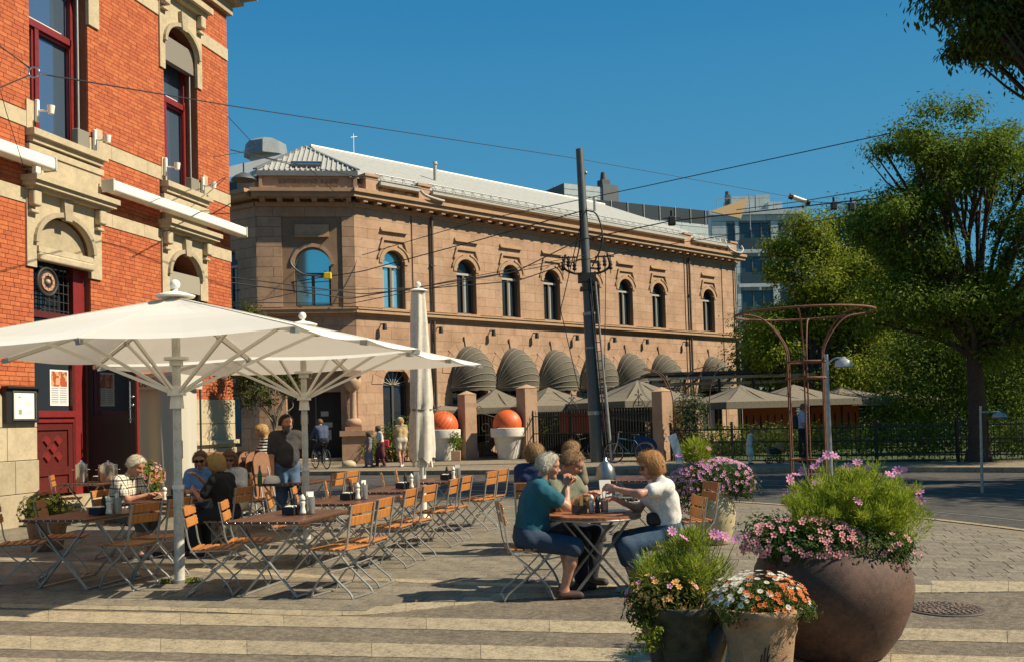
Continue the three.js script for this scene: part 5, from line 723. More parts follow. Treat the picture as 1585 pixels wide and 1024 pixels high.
function makeTable() { // local: length along x
  const t = thing('slatted_table', '', 'table');
  for (let k = 0; k < 9; k++) mesh('plank', rbox(1.22, 0.026, 0.084, 0.005, 0, 0.728, -0.352 + k * 0.088, 1), M.tableWood[(k * 7) % 3], t);
  mesh('edge_rail', [b2(-0.56, 0.56, 0.695, 0.714, -0.36, -0.33)], M.steel, t); mesh('edge_rail', [b2(-0.56, 0.56, 0.695, 0.714, 0.33, 0.36)], M.steel, t);
  for (const e of [-1, 1]) {
    const x = e * 0.44; mesh('cross_batten', b2(x - 0.02, x + 0.02, 0.695, 0.714, -0.32, 0.32), M.steel, t);
    for (const s of [-1, 1]) { const g = flatBar([[-0.31 * s, 0.7], [-0.1 * s, 0.45], [0.1 * s, 0.22], [0.3 * s, 0.0]], 0, 0.03, 0.014); g.rotateY(Math.PI / 2); g.translate(x + s * 0.012, 0, 0); mesh('leg', g, M.steel, t); }
    for (let k = 0; k < 9; k++) mesh('stud', ball(0.008, e * 0.612, 0.728, -0.352 + k * 0.088, 6, 5), M.chrome, t);
  }
  for (const s of [-1, 1]) mesh('floor_bar', beam(V(-0.45, 0.012, s * 0.3), V(0.45, 0.012, s * 0.3), 0.03, 0.014), M.steel, t);
  return t;
}
const chairs = [], tables = []; let chair0, table0;
const CH = 'slatted orange wood folding chair with grey steel frame at a long terrace table', CG = 'folding chairs set round the terrace tables';
function chairAt(x, z, face, label = CH, grouped = false) { // face: direction the sitter looks, as a vector
  const turn = Math.atan2(-face.z, face.x); let c; if (!chair0) { c = chair0 = makeChair(); tag(c, label, 'chair', CG); c.position.set(x, 0.011, z); c.rotation.y = turn; } else { c = copyOf(chair0, [x, 0.011, z], turn, label, CG); } if (!grouped) delete c.userData.group; return c;
}
function tableAt(p, label, own) { let t; if (!table0) { t = table0 = makeTable(); t.position.set(p.x, 0.011, p.z); t.rotation.y = RED; } else t = copyOf(table0, [p.x, 0.011, p.z], RED); tag(t, label, 'table', own ? undefined : 'bare slatted terrace tables'); if (own) delete t.userData.group; tables.push(t); return t; }
const fromNearRight = (u, v) => { const p = ground(u, v, 0.75); return V(p.x, 0, p.z).addScaledVector(TERN, -0.4).addScaledVector(TERR, 0.6); };
const T = { a: fromNearRight(463, 807), b: fromNearRight(560, 779), c: fromNearRight(637, 760.5), d: fromNearRight(704, 745.5), e: fromNearRight(131, 804), f: fromNearRight(266, 778), g: fromNearRight(150, 748), h: fromNearRight(466, 748), k: fromNearRight(1018, 743) };
const NT = TERN.clone().negate();
tableAt(T.a, 'long dark slatted table between the white parasol pole and the pale stone strip', true); tableAt(T.b, 'dark slatted table second in the row that runs to the closed parasol', true); tableAt(T.c, 'dark slatted table third in the row that runs to the closed parasol', true); tableAt(T.d, 'dark slatted table just in front of the closed white parasol', true);
tableAt(T.e, 'dark slatted table in the shade before the yellow flower pot', true); tableAt(T.f, 'dark slatted table where the man in the plaid shirt sits', true); tableAt(T.g, 'dark slatted table with steel pots by the red panel', true); tableAt(T.h, 'dark slatted table with a green bottle before the bearded man', true); tableAt(T.k, 'dark slatted table behind the round table', true);
function sideChairs(c, side, offs = [-0.3, 0.3], where = 'at the steel pot table by the red panel', out = 0.62, jit = 0.05) { for (const s of offs) { const p = c.clone().addScaledVector(TERN, side * (out + rr(-jit, jit))).addScaledVector(TERR, s + rr(-jit, jit)); const f = (side > 0 ? NT : TERN).clone().applyAxisAngle(V(0, 1, 0), rr(-0.12, 0.12) + (side < 0 ? 0.45 : -0.1)); chairAt(p.x, p.z, f, 'orange folding chair ' + where, true); } }
for (const [k, w] of [['a', 'the table beside the parasol pole'], ['b', 'the second row table'], ['c', 'the third row table'], ['d', 'the table in front of the closed parasol']]) { sideChairs(T[k], 1, undefined, 'on the open side of ' + w); sideChairs(T[k], -1, undefined, 'on the house side of ' + w); }
sideChairs(T.e, 1, undefined, 'on the parasol pole side of the shaded table'); sideChairs(T.e, -1, undefined, 'on the house side of the shaded table'); sideChairs(T.g, 1, [-0.3, 0.35]); sideChairs(T.g, -1, [-0.1]); sideChairs(T.h, 1, undefined, 'at the bearded man table, open side'); sideChairs(T.h, -1, undefined, 'at the green bottle table, house side'); sideChairs(T.k, 1, [-0.2], 'at the table behind the round table');
// things on the tables: black caddy, cream pepper mill, grey tin, each its own
const CAD = 'small black condiment box on a slatted table', MIL = 'cream wooden pepper mill beside a condiment box', TIN = 'grey steel tin of cutlery beside a pepper mill';
let cad0, mil0, tin0;
function setOut(c, along, across, where, y = 0.76) { const nm = (o, l) => { o.userData.label = l + ' ' + where; delete o.userData.group; };
  const at = (a, b) => { const p = c.clone().addScaledVector(TERR, along + a).addScaledVector(TERN, across + b); return [p.x, y, p.z]; };
  if (!cad0) {
    cad0 = thing('condiment_box', CAD, 'box', at(0, 0), RED, 'condiment boxes'); mesh('box', [b2(-0.1, 0.1, 0, 0.075, -0.065, -0.055), b2(-0.1, 0.1, 0, 0.075, 0.055, 0.065), b2(-0.1, -0.09, 0, 0.075, -0.055, 0.055), b2(0.09, 0.1, 0, 0.075, -0.055, 0.055), b2(-0.09, 0.09, 0, 0.008, -0.055, 0.055)], M.black, cad0); mesh('napkins', rbox(0.1, 0.07, 0.09, 0.006, -0.03, 0.05, 0), M.white, cad0); mesh('sauce_bottle', [cylY(0.025, 0.025, 0.14, 0.06, 0.01, 0, 10), cylY(0.022, 0.01, 0.05, 0.06, 0.15, 0, 10)], M.black, cad0);
    mil0 = thing('pepper_mill', MIL, 'pepper mill', at(-0.03, 0.13), 0, 'pepper mills'); mesh('body', lathe([[0, 0], [0.032, 0], [0.034, 0.02], [0.026, 0.05], [0.022, 0.08], [0.029, 0.115], [0.024, 0.13], [0, 0.13]], 16), mat(0.66, 0.62, 0.5, 0.35), mil0); mesh('head', lathe([[0, 0.132], [0.026, 0.134], [0.03, 0.155], [0.022, 0.178], [0.012, 0.186], [0.012, 0.196], [0, 0.2]], 16), mat(0.66, 0.62, 0.5, 0.35), mil0);
    tin0 = thing('cutlery_tin', TIN, 'tin', at(0.06, 0.17), 0, 'cutlery tins'); mesh('tin', lathe([[0, 0], [0.048, 0], [0.048, 0.17], [0.045, 0.17], [0.045, 0.01], [0, 0.01]], 20), mat(0.3, 0.31, 0.3, 0.35, { metalness: 0.5 }), tin0); mesh('menu_card', [box(0.075, 0.1, 0.004, 0, 0.17, 0, 0.4), box(0.07, 0.09, 0.004, 0.01, 0.165, 0.012, 0.9)], M.white, tin0);
  nm(cad0, 'small black condiment box'); nm(mil0, 'cream pepper mill'); nm(tin0, 'grey cutlery tin'); } else { nm(copyOf(cad0, at(0, 0), RED + rr(-.2, .2)), 'small black condiment box'); nm(copyOf(mil0, at(-0.03, 0.13), 0), 'cream pepper mill'); nm(copyOf(tin0, at(0.06, 0.17), rr(0, 6)), 'grey cutlery tin'); }
}
setOut(T.a, 0.05, 0.0, 'on the long table beside the parasol pole'); setOut(T.b, -0.1, 0.02, 'on the second table of the row'); setOut(T.c, -0.05, 0.08, 'on the third table of the row'); setOut(T.d, -0.1, 0.1, 'on the table before the closed parasol'); setOut(T.e, -0.1, 0.2, 'on the shaded table'); setOut(T.g, 0.2, -0.2, 'on the table by the red panel');
{ // steel pots on the table by the red panel
  const at = (a, b) => { const p = T.g.clone().addScaledVector(TERR, a).addScaledVector(TERN, b); return [p.x, 0.76, p.z]; };
  const pot = (label, pos, r, h) => { const t = thing('steel_pot', label, 'pot', pos); mesh('body', lathe([[0, 0], [r, 0], [r, h], [r * 1.05, h], [r * 0.95, h - 0.01], [r * 0.95, 0.02], [0, 0.02]], 24), M.chrome, t); mesh('lid', lathe([[r * 0.9, h - 0.02], [r * 0.5, h + 0.03], [0.02, h + 0.04], [0.02, h + 0.07], [0, h + 0.07]], 20), M.chrome, t); for (const s of [-1, 1]) mesh('handle', tube([V(s * r, h * 0.7, -0.04), V(s * (r + 0.05), h * 0.7, -0.03), V(s * (r + 0.05), h * 0.7, 0.03), V(s * r, h * 0.7, 0.04)], 0.008, 10, 5), M.chrome, t); };
  pot('wide shiny steel pot on the table by the red panel', at(-0.15, 0.28), 0.16, 0.3); pot('tall narrow steel jug on the table by the red panel', at(-0.3, -0.15), 0.1, 0.32);
}
// round table of the foreground group
const RT = ground(921, 794, 0.75);
{
  const t = thing('round_table', 'round slatted wooden table set with food for the group', 'table', [RT.x, 0.011, RT.z], 0.3); const R = 0.43;
  for (let k = 0; k < 9; k++) { const z = -0.38 + k * 0.095, hx = (q) => Math.sqrt(Math.max(0.0004, R * R - q * q)), z0 = z - 0.0445, z1 = z + 0.0445, s = []; for (let i = 0; i <= 6; i++) { const q = mix(z0, z1, i / 6); s.push([hx(Math.min(R - 0.001, Math.abs(q))), q]); } const pts = [...s, ...s.slice().reverse().map(p => [-p[0], p[1]])]; mesh('plank', poly(pts, 0.712, 0.028), mat(0.42 - 0.04 * (k % 3), 0.17 - 0.02 * (k % 3), 0.06, 0.45, { map: M.seat[0].map }), t); }
  mesh('rim', new THREE.TorusGeometry(R - 0.01, 0.012, 6, 48).rotateX(Math.PI / 2).translate(0, 0.706, 0), M.steel, t);
  for (const a of [-1, 1]) for (const s of [-1, 1]) { const g = flatBar([[-0.3 * s, 0.7], [-0.1 * s, 0.46], [0.1 * s, 0.23], [0.3 * s, 0]], 0, 0.034, 0.016); g.translate(0, 0, a * 0.16 + s * 0.012); mesh('leg', g, M.steel, t); }
  for (const s of [-1, 1]) mesh('floor_bar', beam(V(s * 0.3, 0.012, -0.18), V(s * 0.3, 0.012, 0.18), 0.03, 0.014), M.steel, t);
}
const TY = 0.762; // top of the round table
const onRT = (u, v) => { const p = ground(u, v, TY); return [p.x, TY, p.z]; };
function prop(name, label, cat, pos, list, group) { const t = thing(name, label, cat, pos, 0, group); for (const [n, g, m] of list) mesh(n, g, m, t); return t; }
const clear = new THREE.MeshPhysicalMaterial({ color: 0xffffff, roughness: 0.03, transmission: 1, thickness: 0, ior: 1.45 });
prop('condiment_box', 'black condiment box at the edge of the round table', 'box', onRT(897, 793), [['box', [b2(-0.07, 0.07, 0, 0.07, -0.05, -0.042), b2(-0.07, 0.07, 0, 0.07, 0.042, 0.05), b2(-0.07, -0.062, 0, 0.07, -0.042, 0.042), b2(0.062, 0.07, 0, 0.07, -0.042, 0.042), b2(-0.06, 0.06, 0, 0.01, -0.04, 0.04)], mat(0.03, 0.022, 0.016, 0.5)], ['packets', [box(0.03, 0.12, 0.02, -0.03, 0.08, 0), box(0.03, 0.14, 0.02, 0.02, 0.09, 0.01)], mat(0.5, 0.32, 0.1, 0.6)]]);
prop('pepper_mill', 'cream pepper mill standing on the round table', 'pepper mill', onRT(916, 792), [['body', lathe([[0, 0], [0.026, 0], [0.028, 0.02], [0.02, 0.06], [0.026, 0.11], [0, 0.11]], 16), mat(0.66, 0.6, 0.46, 0.4)], ['head', lathe([[0, 0.112], [0.022, 0.114], [0.024, 0.14], [0.01, 0.16], [0, 0.165]], 16), mat(0.66, 0.6, 0.46, 0.4)]]);
prop('black_mill', 'black pepper mill standing on the round table', 'pepper mill', onRT(925, 793), [['body', lathe([[0, 0], [0.024, 0], [0.026, 0.02], [0.018, 0.06], [0.024, 0.11], [0.02, 0.13], [0.008, 0.15], [0, 0.155]], 16), M.black], ['cap', ball(0.012, 0, 0.16, 0), M.chrome]]);
prop('cutlery_tin', 'grey steel tin standing on the round table', 'tin', onRT(936, 792), [['tin', lathe([[0, 0], [0.035, 0], [0.035, 0.13], [0.032, 0.13], [0.032, 0.01], [0, 0.01]], 20), mat(0.3, 0.32, 0.32, 0.3, { metalness: 0.6 })], ['fork', [rod(V(0, 0.02, 0), V(0.02, 0.2, 0.01), 0.004), rod(V(0.01, 0.02, 0), V(-0.02, 0.19, 0), 0.004)], M.chrome]]);
prop('napkin', 'folded white napkin on the edge of the round table', 'napkin', onRT(952, 791), [['cloth', rbox(0.2, 0.018, 0.1, 0.006, 0, 0.009, 0), M.white]]);
{ const g = [[0.03, 0.0], [0.03, 0.004], [0.004, 0.01], [0.004, 0.07], [0.03, 0.1], [0.04, 0.14], [0.034, 0.19]]; prop('wine_glass', 'clear stemmed glass of water held over the round table', 'glass', [onRT(960, 783)[0], TY, onRT(960, 783)[2]], [['bowl', lathe(g, 20), clear]]); prop('tumbler', 'clear tumbler beside the folded menu', 'glass', onRT(945, 779), [['glass', lathe([[0.03, 0.0], [0.034, 0.11]], 20), clear]]); }
prop('water_carafe', 'clear glass water bottle at the back of the round table', 'bottle', onRT(958, 772), [['bottle', lathe([[0, 0], [0.042, 0], [0.044, 0.12], [0.02, 0.19], [0.016, 0.27], [0.02, 0.28]], 20), clear], ['water', lathe([[0, 0.004], [0.039, 0.004], [0.04, 0.11], [0, 0.11]], 20), new THREE.MeshPhysicalMaterial({ color: 0xeef6f4, roughness: 0.02, transmission: 1, thickness: 0.05, ior: 1.33 })]]);
{ const t = prop('salad_plate', 'white plate heaped with green salad on the round table', 'plate', onRT(912, 782), [['plate', lathe([[0, 0], [0.08, 0], [0.14, 0.02], [0.135, 0.024], [0, 0.01]], 28), M.white]]); leafMesh('salad', [{ c: V(0, 0.045, 0), r: [0.1, 0.05, 0.08], n: 220 }], 0.05, [[0.2, 0.26, 0.03], [0.3, 0.3, 0.05], [0.12, 0.18, 0.02], [0.4, 0.38, 0.12]], t); }
{ const t = prop('mussel_bowl', 'white dish of dark mussels before the woman in white', 'dish', onRT(975, 783), [['dish', lathe([[0, 0], [0.07, 0], [0.13, 0.05], [0.125, 0.054], [0, 0.012]], 28), mat(0.6, 0.5, 0.42, 0.4)]]); const l = []; for (let k = 0; k < 16; k++) l.push(ball(0.02, 0, 0, 0, 8, 6).scale(1.3, 0.7, 0.8).rotateY(rr(0, 6)).translate(rr(-.07, .07), 0.06 + rr(0, .02), rr(-.06, .06))); mesh('mussels', l, M.black, t).userData.kind = 'stuff'; }
prop('menu_stand', 'upright white menu card in a steel holder on the round table', 'menu', onRT(938, 776), [['card', [box(0.13, 0.2, 0.004, 0, 0.13, 0, 0.3, -0.15)], mat(0.6, 0.58, 0.52, 0.6)], ['holder', rbox(0.1, 0.03, 0.06, 0.006, 0, 0.015, 0), M.chrome]]);
{ const p = T.k.clone(); prop('steel_cloche', 'domed steel warmer standing on the table behind the group', 'cloche', [p.x - 0.42, 0.76, p.z + 0.1], [['dome', lathe([[0.15, 0], [0.15, 0.05], [0.13, 0.16], [0.06, 0.24], [0.025, 0.26], [0.025, 0.3], [0, 0.31]], 24), mat(0.3, 0.29, 0.26, 0.3, { metalness: 0.9 })]]); prop('wire_basket', 'steel bread tin with pale rolls on the table behind the group', 'tin', [p.x + 0.25, 0.76, p.z + 0.3], [['tin', lathe([[0, 0], [0.09, 0], [0.1, 0.14], [0.095, 0.14], [0.085, 0.01], [0, 0.01]], 20), M.chrome], ['rolls', [box(0.08, 0.12, 0.04, -0.02, 0.16, 0, 0.4), box(0.07, 0.12, 0.04, 0.03, 0.15, 0.02, 1)], mat(0.6, 0.5, 0.3, 0.8)]]); }
{ const p = T.h.clone(); prop('green_bottle', 'green glass bottle behind the woman in black', 'bottle', [p.x - 0.42, 0.76, p.z + 0.6], [['bottle', lathe([[0, 0], [0.036, 0], [0.037, 0.15], [0.015, 0.22], [0.014, 0.28], [0.018, 0.285]], 16), mat(0.02, 0.14, 0.04, 0.1)]]); prop('white_bowl', 'upturned pale bowl on the table beside the green bottle', 'bowl', [p.x - 0.26, 0.76, p.z + 0.5], [['bowl', lathe([[0.13, 0], [0.135, 0.03], [0.11, 0.1], [0.06, 0.12], [0, 0.12]], 24), M.white]]); }
{ // things on the plaid man's table
  const at = (a, b) => { const p = T.f.clone().addScaledVector(TERR, a).addScaledVector(TERN, b); return [p.x, 0.76, p.z]; };
  prop('plate', 'white plate with bread before the man in plaid', 'plate', at(-0.1, -0.05), [['plate', lathe([[0, 0], [0.08, 0], [0.13, 0.018], [0, 0.008]], 24), M.white], ['bread', rbox(0.12, 0.04, 0.07, 0.018, 0, 0.035, 0), mat(0.5, 0.35, 0.16, 0.9)]]);
  prop('pepper_mill', 'cream pepper mill before the man in the blue polo', 'pepper mill', at(-0.35, 0.13), [['body', lathe([[0, 0], [0.03, 0], [0.032, 0.02], [0.022, 0.06], [0.028, 0.11], [0, 0.11]], 16), mat(0.66, 0.62, 0.5, 0.35)], ['head', ball(0.03, 0, 0.14, 0), mat(0.66, 0.62, 0.5, 0.35)]]);
  prop('cutlery_tin', 'dark cutlery tin with spoons before the man in the blue polo', 'tin', at(-0.3, 0.24), [['tin', cylY(0.05, 0.05, 0.15, 0, 0, 0, 18), M.iron], ['cutlery', [rod(V(0, 0.1, 0), V(0.03, 0.24, 0), 0.005), rod(V(0, 0.1, 0), V(-0.02, 0.25, 0.01), 0.005)], M.chrome]]); prop('condiment_box', 'low black box on the table of the woman in black', 'box', at(-0.42, 0.33), [['box', b2(-0.09, 0.09, 0, 0.07, -0.05, 0.05), M.black]]);
  prop('tumbler', 'clear tumbler before the woman in black', 'glass', at(-0.3, 0.36), [['glass', lathe([[0.03, 0.0], [0.036, 0.13]], 18), clear]]);
}
// ---------------------------------------------------------------- stack of folded round table tops by the brick house
M.foldWood = mat(0.25, 0.105, 0.042, 0.6, { map: gFine });
for (let k = 0; k < 9; k++) {
  const p = atDepth(322 + k * 11.4, 730, 19.0 - k * 0.13), t = thing('folded_table', 'folded round topped wooden table leaning in a row by the house', 'table', [p.x, 0.011, p.z], 1.0 - k * 0.01, 'folded tables leaning in a row'); t.rotation.x = 0; const R = 0.21;
  const s = []; for (let i = 0; i <= 14; i++) { const a = Math.PI * i / 14; s.push([Math.cos(a) * R, 0.98 + Math.sin(a) * R]); } s.push([-R, 0.34], [R, 0.34]); const g = extrude(s, 0.03); g.rotateX(-0.16); mesh('top', g, M.foldWood, t); for (const q of [-1, 1]) { mesh('leg', rod(V(q * 0.17, 0, 0.12), V(q * 0.1, 0.9, -0.12), 0.014), M.steel, t); } mesh('batten', box(0.42, 0.05, 0.03, 0, 0.75, -0.09, 0, -0.16), M.tableWood[0], t); mesh('foot_bar', rod(V(-0.17, 0.014, 0.12), V(0.17, 0.014, 0.12), 0.014), M.steel, t);
}
// ---------------------------------------------------------------- big white parasols
function bigParasol(label, pos, edgeY, apexY) {
  const t = thing('white_parasol', label, 'parasol', [pos.x, 0.011, pos.z], RED); // local x along the house, z out from it
  const hx = 1.56, hz = 2.2, q = [[-hx, -hz], [0, -hz], [hx, -hz], [hx, 0], [hx, hz], [0, hz], [-hx, hz], [-hx, 0]];
  const yAt = (s) => mix(apexY, edgeY, s);
  for (let i = 0; i < 8; i++) { // each panel of cloth between two ribs
    const a = q[i], b = q[(i + 1) % 8], P = [], N = 8; const pt = (s, w) => { const x = mix(a[0], b[0], w) * s, z = mix(a[1], b[1], w) * s; return [x, yAt(s) - 0.04 * s * Math.sin(w * Math.PI) - 0.012 * Math.sin(s * 9 + i) * Math.sin(w * Math.PI), z]; };
    for (let k = 0; k < N; k++) for (let w = 0; w < 6; w++) { const A = pt(Math.max(0.02, k / N), w / 6), B = pt((k + 1) / N, w / 6), C = pt((k + 1) / N, (w + 1) / 6), D = pt(Math.max(0.02, k / N), (w + 1) / 6); P.push(...A, ...C, ...B, ...A, ...D, ...C); }
    const g = new THREE.BufferGeometry(); g.setAttribute('position', new THREE.Float32BufferAttribute(P, 3)); g.computeVertexNormals(); mesh('canopy_panel', g, M.canopy, t);
    mesh('rib', beam(V(0, apexY - 0.07, 0), V(a[0] * 0.985, edgeY - 0.035, a[1] * 0.985), 0.028, 0.04), M.whiteMetal, t); mesh('rib_end', beam(V(a[0] * 0.97, edgeY - 0.03, a[1] * 0.97), V(a[0] * 1.005, edgeY - 0.04, a[1] * 1.005), 0.045, 0.05), M.steel, t);
    const m = 0.56; mesh('strut', beam(V(a[0] * 0.03, 2.04, a[1] * 0.03), V(a[0] * m, yAt(m) - 0.07, a[1] * m), 0.022, 0.034), M.whiteMetal, t); mesh('hinge', box(0.05, 0.06, 0.05, a[0] * m, yAt(m) - 0.07, a[1] * m), M.steel, t);
    mesh('seam', beam(V(0, apexY + 0.003, 0), V(a[0], edgeY + 0.003, a[1]), 0.014, 0.004), M.canopy, t);
  }
  mesh('pole', [cylY(0.055, 0.055, 1.02, 0, 0, 0, 8), cylY(0.045, 0.045, apexY - 1.0, 0, 1.0, 0, 8)], M.pole, t); for (const g of [cylY(0.062, 0.062, 0.04, 0, 1.0, 0, 12), cylY(0.075, 0.06, 0.16, 0, 1.86, 0, 12), cylY(0.1, 0.085, 0.1, 0, 2.0, 0, 16), cylY(0.07, 0.07, 0.06, 0, 2.32, 0, 12)]) mesh('pole_collar', g, M.whiteMetal, t);
  mesh('top_hub', cylY(0.09, 0.1, 0.12, 0, apexY - 0.16, 0, 16), M.whiteMetal, t); mesh('runner_plate', cylY(0.13, 0.13, 0.03, 0, 2.38, 0, 16), M.whiteMetal, t);
  mesh('finial', [lathe([[0, 0], [0.2, 0], [0.21, 0.02], [0.12, 0.05], [0.03, 0.07], [0.025, 0.1], [0, 0.1]], 24).translate(0, apexY, 0), ball(0.055, 0, apexY + 0.14, 0)], M.white, t);
  mesh('crank_cord', [rod(V(0.06, 1.5, 0), V(0.06, 2.0, 0), 0.008), rbox(0.03, 0.2, 0.04, 0.01, 0.06, 1.42, 0)], M.steel, t); mesh('ground_socket', [cylY(0.075, 0.075, 0.05, 0, -0.015, 0, 16)], M.steel, t); return t;
}
M.canopy = new THREE.MeshPhysicalMaterial({ color: lin(0.8, 0.75, 0.63), roughness: 0.95, side: THREE.DoubleSide, transmission: 0.42, thickness: 0 });
const U1 = ground(278, 903), U2 = ground(475, 838);
bigParasol('large white square parasol whose pole stands by the plaid man', U1, 2.5, 3.05); bigParasol('large white square parasol beside the bearded man in grey', U2, 2.5, 3.06);
for (const [p, l] of [[U1, 'tuft of grass round the foot of the parasol pole']]) { const t = thing('weed_tuft', l, 'grass', [p.x, 0.011, p.z]); leafMesh('blades', [{ c: V(-0.14, 0.02, 0), r: [0.09, 0.03, 0.06], n: 120 }, { c: V(0.14, 0.02, 0), r: [0.1, 0.03, 0.06], n: 120 }], 0.05, LIME, t, { narrow: 0.2 }); }
{ // the closed parasol
  const p = atDepth(656, 806, 16.4), t = thing('closed_parasol', 'closed white parasol wrapped in its cloth cover', 'parasol', [p.x, 0.011, p.z]); const H = 3.88, y0 = 1.0;
  mesh('pole', [cylY(0.055, 0.05, H, 0, 0, 0, 12), cylY(0.16, 0.14, 0.05, 0, 0, 0, 20)], M.whiteMetal, t);
  const N = 40, K = 30, pos = [], idx = []; for (let j = 0; j <= K; j++) { const s = j / K, y = mix(y0, H - 0.05, s); let r = mix(0.215, 0.105, Math.pow(s, 1.4)); if (s < 0.06) r *= 0.96; const tie = Math.exp(-(((y - 1.85) / 0.05) ** 2)); r *= 1 - 0.1 * tie; for (let k = 0; k <= N; k++) { const a = k / N * 6.283, f = 1 + (0.085 + 0.07 * s) * Math.sin(a * 7 + s * 5 + Math.sin(a * 3) * 0.8) + 0.03 * Math.sin(a * 15 - s * 9), yy = y + (j === 0 ? 0.05 * Math.sin(a * 5) : 0); pos.push(Math.cos(a) * r * f, yy, Math.sin(a) * r * f); } }
  for (let j = 0; j < K; j++) for (let k = 0; k < N; k++) { const q = j * (N + 1) + k; idx.push(q, q + N + 1, q + 1, q + 1, q + N + 1, q + N + 2); } const g = new THREE.BufferGeometry(); g.setAttribute('position', new THREE.Float32BufferAttribute(pos, 3)); g.setIndex(idx); g.computeVertexNormals(); mesh('folded_cloth', g, mat(0.62, 0.57, 0.46, 0.9, { map: gSoft }), t);
  mesh('tie_strap', new THREE.TorusGeometry(0.175, 0.014, 6, 40).rotateX(Math.PI / 2).translate(0, 1.85, 0), M.beige, t); for (let k = 0; k < 4; k++) { const a = k * 1.57 + 0.3; mesh('rib_end', rod(V(Math.cos(a) * 0.15, 1.05, Math.sin(a) * 0.15), V(Math.cos(a) * 0.17, 0.88, Math.sin(a) * 0.17), 0.022), M.whiteMetal, t); }
  mesh('finial', [lathe([[0, 0], [0.15, 0], [0.155, 0.02], [0.08, 0.05], [0.02, 0.06], [0, 0.1]], 20).translate(0, H - 0.03, 0), ball(0.05, 0, H + 0.09, 0)], M.white, t);
}
// ---------------------------------------------------------------- planters and flowers
function flowerGeo(kind, r) { // one bloom facing +y: petals round a centre
  const P = [], C = []; const n = kind.n, push = (a, b, c, ca, cb, cc) => { P.push(...a, ...b, ...c); C.push(...ca, ...cb, ...cc); };
  for (let k = 0; k < n; k++) { const a0 = (k - 0.44) / n * 6.283, a1 = (k + 0.44) / n * 6.283, am = k / n * 6.283, L = (a, q, y) => [Math.cos(a) * q, y, Math.sin(a) * q]; const c0 = kind.inner, c1 = kind.outer, rim = kind.rim || c1; push(L(am, r * 0.1, 0), L(a1, r * 0.62, r * kind.cup * 0.7), L(a0, r * 0.62, r * kind.cup * 0.7), c0, c1, c1); push(L(a0, r * 0.62, r * kind.cup * 0.7), L(a1, r * 0.62, r * kind.cup * 0.7), L(a1 * 0.4 + am * 0.6, r, r * kind.cup), c1, c1, rim); push(L(a0, r * 0.62, r * kind.cup * 0.7), L(a1 * 0.4 + am * 0.6, r, r * kind.cup), L(a0 * 0.4 + am * 0.6, r, r * kind.cup), c1, rim, rim); }
  for (let k = 0; k < 6; k++) { const a = k / 6 * 6.283, b = (k + 1) / 6 * 6.283, q = r * kind.eye; push([0, r * 0.12, 0], [Math.cos(b) * q, r * 0.05, Math.sin(b) * q], [Math.cos(a) * q, r * 0.05, Math.sin(a) * q], kind.centre, kind.centre, kind.centre); }
  const g = new THREE.BufferGeometry(); g.setAttribute('position', new THREE.Float32BufferAttribute(P, 3)); g.setAttribute('color', new THREE.Float32BufferAttribute(C, 3)); g.computeVertexNormals(); g.setAttribute('uv', new THREE.BufferAttribute(new Float32Array(P.length / 3 * 2), 2)); return g;
}
const KIND = {
  petunia: { n: 5, cup: 0.35, inner: [0.45, 0.05, 0.1], outer: [0.66, 0.26, 0.26], rim: [0.74, 0.44, 0.4], centre: [0.2, 0.02, 0.04], eye: 0.3 }, pink: { n: 5, cup: 0.3, inner: [0.35, 0.04, 0.2], outer: [0.62, 0.26, 0.42], rim: [0.72, 0.42, 0.52], centre: [0.3, 0.03, 0.15], eye: 0.28 },
  cosmos: { n: 8, cup: 0.25, inner: [0.5, 0.1, 0.3], outer: [0.66, 0.26, 0.48], rim: [0.72, 0.36, 0.56], centre: [0.5, 0.3, 0.02], eye: 0.22 }, white: { n: 11, cup: 0.12, inner: [0.6, 0.58, 0.45], outer: [0.78, 0.74, 0.62], centre: [0.35, 0.3, 0.05], eye: 0.25 }, orange: { n: 7, cup: 0.25, inner: [0.5, 0.08, 0.02], outer: [0.62, 0.15, 0.04], rim: [0.66, 0.24, 0.08], centre: [0.3, 0.05, 0.02], eye: 0.25 }, apricot: { n: 6, cup: 0.3, inner: [0.6, 0.25, 0.05], outer: [0.66, 0.36, 0.12], centre: [0.4, 0.15, 0.02], eye: 0.3 }, yellow: { n: 6, cup: 0.3, inner: [0.5, 0.4, 0.02], outer: [0.6, 0.5, 0.05], centre: [0.3, 0.2, 0.02], eye: 0.25 },
};
function bloom(parent, kind, r, p, dir, name = 'flower') { const key = kind + r; const g = bloom.cache[key] || (bloom.cache[key] = flowerGeo(KIND[kind], r)); const m = new THREE.Mesh(g, M.petal); m.name = name; m.castShadow = m.receiveShadow = true; m.position.copy(p); m.quaternion.setFromUnitVectors(V(0, 1, 0), dir.clone().normalize()); m.scale.setScalar(rr(0.8, 1.15)); parent.add(m); return m; } bloom.cache = {};
function onShell(c, r, up = -0.2, front = 0) { let d; do { d = V(gauss(), gauss(), gauss()).normalize(); } while (d.y < up || d.z < front); return [V(c.x + d.x * r[0], c.y + d.y * r[1], c.z + d.z * r[2]), V(d.x / r[0], d.y / r[1], d.z / r[2]).normalize()]; }
